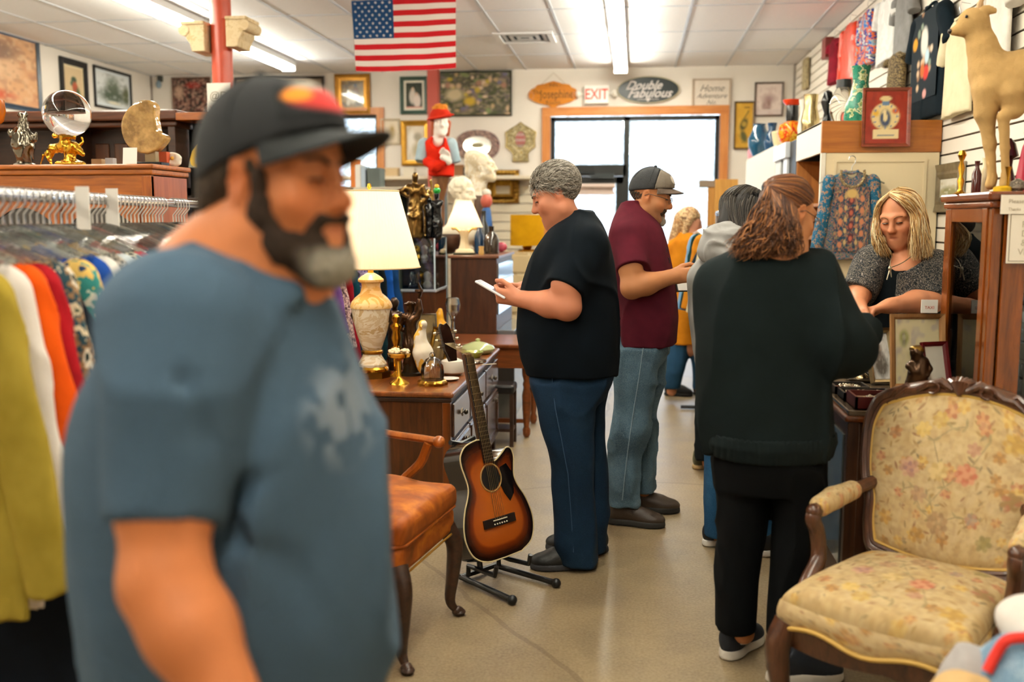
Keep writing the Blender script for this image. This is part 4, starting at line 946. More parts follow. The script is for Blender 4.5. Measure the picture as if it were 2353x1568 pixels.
# ---- man in the maroon T-shirt
def man_maroon():
	Y = 5.0; P = P_at(Y); root = thing('person', 'man in maroon T-shirt, faded jeans and grey cap with glasses', 'person', (P(1460, 1180)[0], Y, 0))
	M = headM(P(1494, 452), (1, -.12), 14, 0, .97); S = SDF(); head(S, M, fat=.3)
	S.M = M; S.ell((0, -.012, .055), (.073, .091, .05), k=.02); S.M = None; S.cap(P(1485, 480), P(1458, 545), .056, .07, .04).ell(P(1462, 580), (.1, .16, .09), k=.06).chain([P(1465, 580), P(1480, 690), P(1470, 780)], [.12, .14, .12], .05)
	legs_body(S, P(1470, 780), [(P(1465, 800, -.09), P(1452, 970, -.1), P(1432, 1150, -.1)), (P(1480, 800, .09), P(1475, 970, .1), P(1478, 1125, .1))])
	el, wr = P(1452, 662, -.25), P(1545, 636, -.2); S.chain([P(1448, 560, -.15), P(1448, 610, -.22), el], [.07, .055, .05], .03).chain([el, el * .65 + wr * .35, wr], [.05, .052, .034], .025)
	hand(S, wr, (1, .0, .1), (.1, 1, -.1), thumb=1, curl=(45, 50, 55, 60), sc=1.05, tcurl=10)
	el2, wr2 = P(1490, 680, .25), P(1545, 655, .05); S.chain([P(1465, 560, .15), el2, wr2], [.06, .05, .034], .03); hand(S, wr2, (1, -.2, .05), (0, -1, .1), thumb=-1, curl=(45, 50, 55, 60))
	S.obj('body', vcol(.55, spec=.35, bump=.08), root, .006, skincol(M, SK['tan'], stub='#5a4436')); faceparts(root, M, '#4a3828')
	g = SDF(M); g.cap((-.028, .088, -.052), (.028, .088, -.052), .010, k=.01).cap((-.032, .078, -.07), (0, .088, -.11), .012, .018, .02).cap((.032, .078, -.07), (0, .088, -.11), .012, .018, .02).ball((0, .102, -.067), .014, .004, 's')
	g.disp(lambda q: .003 * vn(q, 160, 4), .003); br = np.array(M.inverted())
	g.obj('beard', vcol(.95), root, .004, lambda V: np.where((V @ br[:3, :3].T + br[:3, 3])[:, 2:3] > -.082, l3('#3a2c22'), l3('#8d8478')) * (.75 + .5 * (vn(V, 150, 3)[:, None] * .5 + .5)))
	mk = lambda p: p[1] < .012 and -.05 < p[2] < .012 and not (abs(p[0]) > .05 and p[1] > -.03 and p[2] < -.01)
	P1, r1, c1_ = scalp(M, mk, ['#4a3f35', '#6b5f52', '#2f2721', '#7d7266'], 700, .022, (0, -.4, -1), .004, .0018, 4); tubes('hair', P1, r1, M_hair, root, col=c1_)
	specs(root, M, flat('#2b2320', .3))
	T = SDF(); T.loft(rows(Y, [(468, 1428, 1462, .07), (490, 1415, 1490, .13), (520, 1405, 1515, .18), (560, 1398, 1530, .2), (620, 1402, 1546, .205), (680, 1410, 1555, .21), (730, 1416, 1559, .215), (786, 1418, 1556, .2)]), k=.03)
	T.slv(P(1445, 545, -.15), P(1455, 618, -.235), .08, .079, .05).slv(P(1465, 545, .15), P(1480, 620, .235), .08, .075, .05).cap(P(1488, 450), P(1462, 525), .065, .068, .012, 's').cap(P(1520, 500), P(1475, 520), .045, .06, .012, 's')
	cloth_obj('t_shirt', T, cloth('#591a27', '#42121d', weave=500), root, .007, folds(.010, .65, 13), .014)
	Q = SDF(); Q.loft(rows(Y, [(768, 1412, 1545, .18), (800, 1410, 1540, .17), (830, 1412, 1530, .15)]), k=.03)
	Q.loft(rows(Y, [(800, 1410, 1525, .1, -.1), (870, 1410, 1512, .1, -.1), (950, 1410, 1496, .095, -.1), (1040, 1402, 1478, .09, -.1), (1110, 1398, 1468, .095, -.1), (1158, 1397, 1466, .095, -.1)]), k=.04)
	Q.loft(rows(Y, [(800, 1428, 1538, .1, .1), (870, 1428, 1528, .1, .1), (950, 1425, 1508, .095, .1), (1040, 1430, 1508, .09, .1), (1128, 1432, 1506, .09, .1)]), k=.04)
	cloth_obj('jeans', Q, denim('#243f52', '#48667a', '#8b9aa0', 3.2), root, .008, folds(.013, .75, 18, (1, 1, 1.1)), .017)
	MB().tube([tuple(P(x, y, -.107 - r_)) for x, y, r_ in ((1478, 800, .1), (1468, 870, .104), (1455, 950, .1), (1442, 1040, .096), (1434, 1110, .098), (1430, 1150, .098))], .0025, 5).build('side_seam', flat('#7a8c98', .9), root, False)
	m = flat('#3a2a1c', .5, var=.3, vs=10, bump=.2, bs=120); shoe(root, P(1393, 1190, -.1), (1, -.16), .3, .052, sole='#1c1814', high=.11, m=m, sole_h=.035); shoe(root, P(1432, 1152, .1), (1, .1), .3, .052, sole='#1c1814', high=.11, m=m, sole_h=.035)
	ballcap(root, M, curve=.014, c1=flat('#2b2c2e', .85, var=.3, vs=20, bump=.4, bs=220), c2=flat('#6b6155', .9, bump=.3, bs=220), brim=flat('#5b4c42', .9, bump=.3, bs=220), patch=lambda u, v: dab(dab(fill(u, '#6b6155'), u, v, .35, .4, .12, .3, '#b9836c'), u, v, .62, .4, .12, .3, '#c9c0b4'))
	ln = MB().tube([tuple(q) for q in spline([P(1441, 468, -.04), P(1462, 490, -.09), P(1488, 520, -.13), P(1512, 548, -.12), P(1527, 562, -.08)], 6)], .005, 6); ln.build('lanyard', flat('#18181a', .8), root, False)
	gl = thing('reading_glasses', 'spectacles hanging from the lanyard on the maroon shirt', 'glasses', P(1526, 585, -.09)); b = MB()
	for a in (0, .052): b.tube([(.012 * math.cos(t) + .014 * (a > 0), -.012, .018 * math.sin(t) - a + .02) for t in np.linspace(0, 2 * PI, 14, endpoint=False)], .002, 5, closed=True)
	b.tube([(0, -.012, .03), (-.02, -.01, .05), (-.03, 0, .03)], .002, 5); b.build('frame', flat('#1a1a1a', .3), gl)
	pp = thing('paper_card', 'white card with black clip held by the maroon shirted man', 'card', P(1578, 655, -.02), rot=(R(60), 0, R(20))); MB().box((-.05, -.03, -.002), (.05, .03, .002)).build('card', flat('#e8e4de', .7), pp, smooth=False); MB().box((-.055, -.034, -.008), (.02, .034, -.003)).build('clip', flat('#16181c', .5), pp, smooth=False)
man_maroon()
# ---- woman in the dark sweatshirt seen from behind
def woman_sweat():
	Y = 3.38; P = P_at(Y); root = thing('person', 'woman with brown half tied hair in dark green sweatshirt and black trousers', 'person', (P(1765, 1500)[0], Y, 0))
	M = headM(P(1808, 492), (.82, .57), 22, 0, .97); S = SDF(); head(S, M)
	S.cap(P(1790, 525), P(1765, 610), .055, .075, .04).chain([P(1765, 610), P(1765, 800), P(1765, 1010)], [.13, .17, .14], .05); legs_body(S, P(1765, 1010), [(P(1710, 1050), P(1705, 1250, -.01), P(1708, 1455)), (P(1825, 1050, -.02), P(1815, 1250, -.05), P(1795, 1480, -.06))], .055)
	el, wr = P(1950, 800, -.12), P(1970, 745, .2); S.chain([P(1865, 650, -.02), el, wr], [.07, .055, .035], .03); hand(S, wr, (-.1, 1, .3), (-.6, .2, -.6), thumb=-1, curl=(40, 45, 50, 55), sc=.95)
	el2, wr2 = P(1690, 830, .2), P(1900, 760, .34); S.chain([P(1680, 660, .05), el2, wr2], [.07, .055, .035], .03); hand(S, wr2, (.9, .5, .1), (0, -.5, -.8), thumb=1, sc=.95)
	S.obj('body', vcol(.55, spec=.35), root, .0065, skincol(M, SK['tan'])); faceparts(root, M, '#4a3426'); specs(root, M, flat('#4a2f24', .3))
	T = SDF(); T.loft(rows(Y, [(548, 1735, 1800, .07), (575, 1685, 1840, .12), (610, 1650, 1868, .15), (660, 1622, 1890, .17), (740, 1611, 1900, .185), (850, 1610, 1905, .195), (960, 1608, 1915, .2), (1000, 1614, 1918, .205), (1034, 1622, 1905, .2)]), R(5), k=.03)
	T.cap(P(1868, 640, -.02), P(1935, 775, -.12), .09, .088, .06).cap(P(1935, 790, -.12), P(1950, 800, -.1), .088, .085, .04).slv(P(1948, 800, -.1), P(1975, 765, .13), .084, .052, .04).cap(P(1665, 655, .03), P(1680, 830, .17), .085, .075, .06).slv(P(1680, 830, .17), P(1880, 770, .3), .075, .05, .05)
	T.cap(P(1800, 510), P(1778, 560), .062, .066, .012, 's')
	cloth_obj('sweatshirt', T, cloth('#131b1c', '#0d1414', weave=300, bump=.4), root, .0085, folds(.017, .45, 23, (1, 1, .38)), .024)
	W = SDF(); W.loft(rows(Y, [(985, 1616, 1918, .207), (1008, 1612, 1920, .21), (1040, 1626, 1908, .196)]), R(5)); W.disp(lambda q: .0018 * np.sin(q[..., 0] * 700), .002); W.obj('waistband', cloth('#141c1d', '#0e1414', weave=300), root, .006)
	Q = SDF(); Q.loft(rows(Y, [(1015, 1640, 1895, .19), (1060, 1640, 1897, .185), (1120, 1648, 1893, .16)]), k=.03)
	Q.loft(rows(Y, [(1060, 1640, 1775, .13, .03), (1200, 1650, 1756, .115, .03), (1320, 1648, 1742, .1, .03), (1400, 1646, 1738, .095, .02), (1440, 1645, 1736, .09, .02)]), k=.04).loft(rows(Y, [(1060, 1768, 1897, .13, -.03), (1200, 1784, 1882, .115, -.04), (1320, 1776, 1854, .1, -.05), (1400, 1766, 1842, .095, -.05), (1464, 1760, 1838, .09, -.05)]), k=.012)
	cloth_obj('trousers', Q, cloth('#06080a', '#040506', weave=400), root, .0085, folds(.008, .7, 28, (1, 1, .6)), .01)
	m = flat('#131b27', .7, var=.2, vs=14, bump=.3, bs=180); shoe(root, (P(1663, 1512)[0] + .0, 3.36), (.55, .84), .26, .045, sole='#d9d2c6', high=.075, m=m, sole_h=.036); shoe(root, (P(1760, 1530)[0] - .02, 3.22), (.93, .2), .265, .045, sole='#d9d2c6', high=.075, m=m, sole_h=.036)
	b = MB()
	for q, dy in ((P(1705, 1452), .02), (P(1795, 1482), -.06)): b.cyl((q[0], Y + dy, .06), (q[0], Y + dy, .11), .034, .036)
	b.build('ankle_sock', flat('#d8cfc6', .9), root, False)
	# hair: smooth crown drawn to the tie, wavy fall to one shoulder
	H = SDF(M); H.ell((0, -.022, .044), (.077, .091, .082), k=.02).ell((0, -.06, .0), (.064, .05, .075), k=.03).half((0, .068, .03), (0, 1, -.6), .02); H.cap((.06, .1, -.07), (.075, .06, -.02), .035, .035, .02, 's').ell((.078, .015, -.02), (.03, .03, .03), k=.01, op='s').cap((-.06, .1, -.07), (-.075, .05, -.02), .035, .035, .02, 's').ball((0, .085, -.02), .062, .02, 's')
	H.disp(lambda q: .0015 * vn(q * A(1, 1, 3), 60, 3), .002)
	hc = ['#4a2a1a', '#6b3f26', '#3a2014', '#85562f', '#5a3520']; H.obj('hair', vcol(.45, spec=.4), root, .006, lambda V: l3('#4a2b1a') * (.8 + .5 * vn(V * A(1, 1, 4), 70, 1)[:, None]))
	L3 = lambda p: tuple(M @ Vector(p)); tie = L3((-.0, -.112, .052)); gd = []
	for x, y, z in ((-.078, .03, .05), (-.06, .055, .09), (0, .07, .115), (.04, .065, .1), (.06, .055, .085), (.075, .035, .055), (.082, .01, .035), (.08, -.02, .01), (.07, -.06, .0), (.05, -.085, -.005)):
		q = [A(x, y, z) * (1 - t) + A(0, -.116, .052) * t for t in (0, .25, .5, .75, .97)]; cc, rr_ = A(0, -.022, .044), A(.081, .096, .086); gd.append([L3(cc + (p - cc) / _len((p - cc) / rr_)) for p in q])
	Ls, rr = bundle(gd, 2600, .006, .0, 1, 5, 16, False, .0014); tubes('hair_strands', Ls, rr, M_hair, root, col=hair_cols(2600, ['#4a2a1a', '#7a4a2a', '#5a3520', '#94602f', '#6b3f26'], 5))
	fall = [[tie, P(1752, 470, -.13), P(1722, 530, -.12), P(1690, 572, -.1)], [tie, P(1768, 490, -.14), P(1745, 540, -.14), P(1715, 575, -.13)], [tie, P(1790, 490, -.14), P(1775, 540, -.15), P(1752, 572, -.15)], [L3((.05, -.09, .03)), P(1800, 510, -.12), P(1798, 545, -.13), P(1790, 572, -.13)], [L3((.075, -.04, .0)), P(1828, 520, -.1), P(1828, 550, -.1), P(1822, 578, -.1)]]
	Ls, rr = bundle(fall, 2600, .030, .013, 2.0, 6, 26, True, .0017); tubes('wavy_fall', Ls, rr, M_hair, root, col=hair_cols(2600, ['#5a3520', '#85542e', '#a86e3c', '#4a2a1a', '#6b4327', '#3a2114'], 7))
	B = SDF(); B.chain([tie, P(1765, 490, -.10), P(1735, 540, -.09), P(1715, 560, -.08)], [.01, .036, .044, .03], .03).chain([P(1800, 515, -.05), P(1800, 556, -.07)], [.045, .042], .03); B.obj('hair_mass', flat('#3d2517', .8), root, .009)
	MB().tube([L3((.02 * math.cos(t) + .0, -.112 + .006 * math.cos(t), .052 + .014 * math.sin(t))) for t in np.linspace(0, 2 * PI, 14, endpoint=False)], .006, 6, closed=True).build('hair_tie', flat('#131a24', .6), root, False)
woman_sweat()
# ---- blonde woman behind the counter
def woman_blonde():
	Y = 4.5; P = P_at(Y); root = thing('person', 'blonde woman in speckled black cardigan working behind the counter', 'person', (P(2080, 700)[0], Y, 0))
	M = headM(P(2066, 502), (-.55, -.83), 17, 4, .94); S = SDF(); head(S, M, 1)
	S.cap(P(2086, 556, .05), P(2088, 610, .01), .046, .06, .03).ell(P(2085, 622), (.15, .09, .05), k=.05).chain([P(2085, 630), P(2085, 800), P(2085, 900)], [.1, .12, .12], .04)
	legs_body(S, P(2085, 900), [(A(1.1, Y, .8), A(1.1, Y, .45), A(1.1, Y, .09)), (A(1.28, Y, .8), A(1.28, Y, .45), A(1.28, Y, .09))], .06)
	el, wr = P(1975, 672, -.06), P(1972, 702, -.27); S.chain([P(2008, 615), el, wr], [.06, .05, .031], .03); hand(S, wr, (-.1, -1, -.3), (.5, -.2, -1), thumb=-1, curl=(25, 30, 35, 40), sc=.95, tcurl=10)
	el2, wr2 = P(2138, 690, -.12), P(2046, 703, -.26); S.chain([P(2150, 620), el2, el2 * .6 + wr2 * .4, wr2], [.06, .052, .046, .03], .03); hand(S, wr2, (-1, -.35, -.2), (-.1, -.2, -1), thumb=-1, curl=(25, 35, 42, 48), sc=.95, tcurl=15)
	S.obj('body', vcol(.5, spec=.35), root, .0055, skincol(M, '#cb8660', '#a8504a')); faceparts(root, M, '#7a5a3a', '#3a281c', .003)
	tr = [(585, 2045, 2120, .07), (600, 2010, 2150, .1), (625, 1994, 2163, .115), (680, 1996, 2160, .125), (740, 2000, 2160, .135), (800, 1996, 2166, .14), (960, 1994, 2172, .15)]
	T = SDF(); T.loft(rows(Y, tr), R(-20), k=.03).cap(P(2080, 540), P(2078, 600, -.05), .06, .075, .01, 's'); cloth_obj('black_top', T, cloth('#0c1216', '#0a0f12'), root, .007, folds(.004, 1, 33), .006)
	K = SDF(); K.loft(rows(Y, [(a, b - 7, c + 7, d + .018) for a, b, c, d in tr]), R(-20), k=.03)
	a, b_ = P(2036, 590, -.2), P(2030, 800, -.2); K.box(((a[0] + b_[0]) / 2, Y - .17, (a[2] + b_[2]) / 2), (.062, .15, .3), (0, R(3), 0), .03, .01, 's').cap(P(2080, 540), P(2076, 596, -.06), .066, .085, .01, 's'); K.slv(P(2008, 608), P(1974, 672, -.07), .082, .076, .05).slv(P(2148, 618), P(2140, 690, -.1), .085, .08, .05)
	tw = blotch(['#14171a', '#22272b', '#6d655c', '#181c20', '#3c3d3e', '#958a80'], 75, .95, 2, bump=.4); cloth_obj('cardigan', K, tw, root, .007, folds(.007, .9, 36, (1, 1, .5)), .01)
	Q = SDF(); Q.loft([(.1, 1.1, Y, .07, .08), (.5, 1.1, Y, .08, .09), (.92, 1.12, Y, .1, .13)]).loft([(.1, 1.28, Y, .07, .08), (.5, 1.28, Y, .08, .09), (.92, 1.25, Y, .1, .13)]); Q.obj('trousers', cloth('#101418', '#0b0e11'), root, .014)
	for x in (1.1, 1.28): shoe(root, (x, Y + .08), (0, -1), .25, .043, up='#1b1b1d', lace=False)
	nk = [P(2050, 588, -.12), P(2046, 602, -.15), P(2045, 616, -.165)], [P(2098, 586, -.1), P(2074, 604, -.15), P(2045, 616, -.165)]
	b = MB()
	for q in nk: b.tube([tuple(p) for p in spline(q, 5)], .0022, 5)
	e = P(2045, 618, -.17); b.ball(e, (.008, .006, .012), 8, 6).tube([e, e + A(.006, -.005, -.035)], [.004, .002], 6).tube([e, e + A(-.012, -.005, -.045)], [.004, .002], 6); b.build('necklace', metal('#b8ab92', .3), root, False)
	hc = ['#d9b67e', '#b8894e', '#e8cf9e', '#8d6236', '#c79a5c', '#f0dfb8']; L3 = lambda p: tuple(M @ Vector(p)); pt = (.012, .03, .128); G = []
	G.append([L3(pt), L3((.06, .05, .085)), L3((.09, .04, .01)), P(2012, 545, -.08), P(2022, 578, -.08)])
	G.append([L3(pt), L3((.075, .02, .08)), L3((.1, .005, .0)), P(2022, 555, -.04), P(2035, 588, -.05)])
	G.append([L3((.01, -.02, .13)), L3((.08, -.05, .07)), L3((.09, -.07, -.02)), P(2040, 560, .05), P(2045, 590, .04)])
	G2 = [[L3((.0, -.04, .13)), L3((-.03, -.09, .1)), L3((-.03, -.12, .0)), P(2090, 560, .1), P(2100, 600, .1)], [L3((-.005, -.02, .132)), L3((-.07, -.06, .085)), L3((-.09, -.06, -.02)), P(2130, 540, .02), P(2140, 590, .0)], [L3(pt), L3((-.06, .03, .105)), L3((-.095, .01, .03)), P(2118, 530, -.08), P(2128, 585, -.1)], [L3((.008, .04, .124)), L3((-.045, .075, .1)), L3((-.085, .055, .03)), P(2100, 530, -.12), P(2098, 590, -.14)]]
	for k, (g, n, sd) in enumerate(((G, 620, 11), (G2, 1100, 12))):
		n *= 2; Ls, rr = bundle(g, n, .02, .008, 1.5, sd, 24, True, .0016); tubes('hair', Ls, rr, M_hair, root, col=hair_cols(n, hc, sd))
	H = SDF(M); H.ell((0, -.022, .046), (.083, .098, .088), k=.02).chain([(.0, -.08, .0), (-.02, -.09, -.1)], [.07, .05], .03).ball((0, .09, .0), .085, .02, 's').half((0, .0, .06), (0, 1, -.9), .02); H.obj('hair_mass', flat('#a87c48', .7), root, .007)
woman_blonde()
# ---- people further down the aisle
def woman_hoodie():
	Y = 4.6; P = P_at(Y); root = thing('person', 'person with dark hair in light grey hoodie behind the dark sweatshirt woman', 'person', (P(1700, 1240)[0], Y, 0))
	M = headM(P(1712, 492), (.8, .5), 25, 0, .96); S = SDF(); head(S, M); S.cap(P(1700, 520), P(1680, 580), .055, .07, .04).chain([P(1690, 590), P(1690, 850)], [.12, .14], .04); legs_body(S, P(1690, 850), [(P(1650, 880), P(1650, 1050), P(1648, 1225)), (P(1735, 880), P(1740, 1050), P(1748, 1240, -.06))], .055)
	S.obj('body', vcol(.55), root, .009, skincol(M, SK['tan']))
	T = SDF(); T.loft(rows(Y, [(560, 1640, 1740, .09), (590, 1608, 1775, .14), (640, 1592, 1790, .165), (720, 1588, 1795, .175), (800, 1594, 1795, .18), (850, 1602, 1790, .18)]), k=.03).cap(P(1615, 640, 0), P(1630, 760, .15), .07, .06, .05).cap(P(1630, 760, .15), P(1700, 720, .3), .06, .05, .04)
	m = cloth('#a3a19e', '#8b8987', weave=260, bump=.4); cloth_obj('hoodie', T, m, root, .009, folds(.007, .8, 43, (1, 1, .4)), .01)
	Hd = SDF(); Hd.chain([P(1735, 575, -.15), P(1680, 584, -.17), P(1632, 578, -.1), P(1624, 572, .02)], [.03, .036, .036, .03], .05).chain([P(1740, 545, -.12), P(1690, 548, -.15), P(1645, 545, -.1), P(1630, 550, 0)], [.028, .032, .032, .028], .05).ell(P(1685, 562, -.11), (.125, .05, .04), k=.05).chain([P(1720, 530, -.08), P(1672, 528, -.1), P(1650, 530, -.03)], [.02, .024, .02], .03); Hd.chain([P(1745, 562, -.2), P(1685, 566, -.215), P(1640, 562, -.16), P(1612, 560, .02)], [.006] * 4, .02, 's').chain([P(1740, 538, -.15), P(1685, 537, -.17), P(1640, 536, -.1)], [.005] * 3, .016, 's'); cloth_obj('hood', Hd, m, root, .007, folds(.012, 1.1, 44), .015)
	W = SDF(); W.loft(rows(Y, [(842, 1603, 1790, .182), (862, 1606, 1788, .178)])); W.obj('waistband', m, root, .01)
	Q = SDF(); Q.loft(rows(Y, [(845, 1612, 1780, .17), (900, 1615, 1775, .15)])).loft(rows(Y, [(880, 1615, 1695, .1), (1050, 1620, 1680, .085), (1228, 1620, 1676, .075)])).loft(rows(Y, [(880, 1698, 1780, .1, -.03), (1050, 1708, 1775, .085, -.05), (1240, 1715, 1780, .075, -.06)])); cloth_obj('jeans', Q, denim('#153a5c', '#1f4f78', '#3a6a90'), root, .01, folds(.007, 1, 46), .01)
	m = flat('#15171a', .6); shoe(root, (P(1618, 1255)[0], 4.58), (.7, .7), .25, .044, sole='#ded9d2', high=.075, m=m, sole_h=.034); shoe(root, (P(1716, 1260)[0], 4.48), (.9, .25), .25, .044, sole='#ded9d2', high=.075, m=m, sole_h=.034)
	L3 = lambda p: tuple(M @ Vector(p)); pt = (0, .04, .125); G = [[L3(pt), L3((-.06, .0, .1)), L3((-.09, -.03, .0)), P(1662, 515, .05), P(1658, 530, .02)], [L3(pt), L3((-.03, -.07, .11)), L3((-.05, -.12, .02)), P(1662, 515, -.06), P(1660, 540, -.09)], [L3(pt), L3((.02, -.07, .11)), L3((.03, -.125, .02)), P(1690, 520, -.12), P(1690, 545, -.15)], [L3(pt), L3((.07, -.03, .1)), L3((.095, -.03, .0)), P(1725, 520, -.12), P(1730, 545, -.14)], [L3(pt), L3((.08, .02, .08)), L3((.095, .02, .0)), P(1745, 520, -.08), P(1748, 545, -.1)]]
	Ls, rr = bundle(G, 2200, .012, .003, 1, 21, 18, True, .0018); tubes('hair', Ls, rr, M_hair, root, col=hair_cols(2200, ['#2b2622', '#1c1917', '#3d362f', '#4a4238'], 21))
	H = SDF(M); H.ell((0, -.022, .044), (.077, .092, .080)).chain([(.0, -.07, .0), (0, -.075, -.08)], [.06, .045], .03).ball((0, .09, -.02), .07, .02, 's'); H.obj('hair_mass', flat('#1d1a18', .6), root, .009)
woman_hoodie()
def far_person(label, Y, hx, hy, body, legs_, shoes, topc, legc, hairc, f, hair_len=.25, sc=.93, shoe_c='#15161a', sole='#1a1a1a', skin='tan'):
	P = P_at(Y); root = thing('person', label, 'person', (P(hx, 800)[0], Y, 0)); M = headM(P(hx, hy), f, 15, 0, sc); S = SDF(); head(S, M); n = P((body[1][1] + body[1][2]) / 2, body[1][0]); S.cap(M.translation, n, .05, .065, .04); lo = P((body[-1][1] + body[-1][2]) / 2, body[-1][0]); S.chain([n, lo], [.09, .11], .04)
	for L in legs_: S.chain([lo, P((L[0][1] + L[0][2]) / 2, L[0][0]), P((L[-1][1] + L[-1][2]) / 2, L[-1][0] + 8)], [.08, .05, .04], .03)
	c = A(n[0], Y, n[2]); e = c + A(.16, -.12, -.28); S.chain([c + A(.1, 0, -.06), e, e + A(.08, .22, .05)], [.05, .04, .03], .03); hand(S, e + A(.08, .22, .05), (.3, 1, .1), (0, 0, -1))
	S.obj('body', vcol(.6), root, .012, skincol(M, SK[skin])); T = SDF(); T.loft(rows(Y, body), k=.03); T.chain([c + A(.1, 0, -.06), e], [.07, .06], .04).slv(e, e + A(.07, .19, .045), .058, .045); T.chain([c + A(-.12, 0, -.06), c + A(-.15, .05, -.3)], [.07, .055], .04).slv(c + A(-.15, .05, -.3), c + A(-.08, .25, -.3), .055, .045); cloth_obj('top', T, topc, root, .012, folds(.008, .9, 50), .01)
	Q = SDF()
	for L in legs_: Q.loft(rows(Y, L), k=.05)
	cloth_obj('trousers', Q, legc, root, .012, folds(.006, 1, 52), .008)
	for (x, y, d) in shoes: q = atz(x, y, 0); shoe(root, (q[0], q[1]), d, .25, .045, up=shoe_c, sole=sole, high=.1, lace=False)
	H = SDF(M); H.ell((0, -.022, .046), (.086, .102, .092)).chain([(0, -.075, .0), (0, -.085, -hair_len + .06)], [.075, .055], .04).chain([(-.08, -.01, .02), (-.08, -.02, -hair_len + .08)], [.03, .025], .03).chain([(.08, -.01, .02), (.08, -.02, -hair_len + .08)], [.03, .025], .03).ball((0, .085, -.02), .07, .02, 's'); H.disp(lambda q: .004 * vn(q * A(1, 1, .3), 60, 2), .005); H.obj('hair', blotch(hairc, 30, .6, 1, dist=1.0), root, .009)
far_person('person in dark trousers and olive shoes mostly hidden behind the grey hoodie', 6.0, 1700, 492, [(540, 1660, 1730, .1), (560, 1630, 1760, .14), (640, 1622, 1775, .16), (800, 1622, 1772, .17)], [[(790, 1605, 1700, .12), (920, 1598, 1680, .1), (1055, 1596, 1660, .08)], [(790, 1690, 1780, .12), (920, 1700, 1775, .1), (1055, 1705, 1770, .08)]], [(1596, 1080, (.6, .75)), (1706, 1082, (.6, .75))], cloth('#1a2022', '#12181a'), cloth('#151b1e', '#0d1113'), ['#2a2420', '#3a302a'], (.5, .8), .15, shoe_c='#55523a', sole='#b99a6a')
far_person('woman with blonde hair in yellow orange cardigan at the far clothes rack', 8.3, 1586, 512, [(536, 1560, 1612, .09), (552, 1544, 1628, .14), (600, 1538, 1636, .16), (680, 1540, 1636, .16), (790, 1538, 1632, .16)], [[(780, 1538, 1592, .12), (850, 1528, 1572, .1), (892, 1524, 1562, .075)], [(780, 1588, 1640, .12), (850, 1590, 1630, .1), (892, 1592, 1628, .075)]], [(1526, 908, (.9, -.2)), (1592, 908, (.9, .2))], cloth('#d98a1e', '#b96f14'), denim('#1d3d55', '#2a5070'), ['#c79a66', '#8d6240', '#d8b98a', '#6b4a30'], (.9, -.1), .26, shoe_c='#121316', skin='fair')
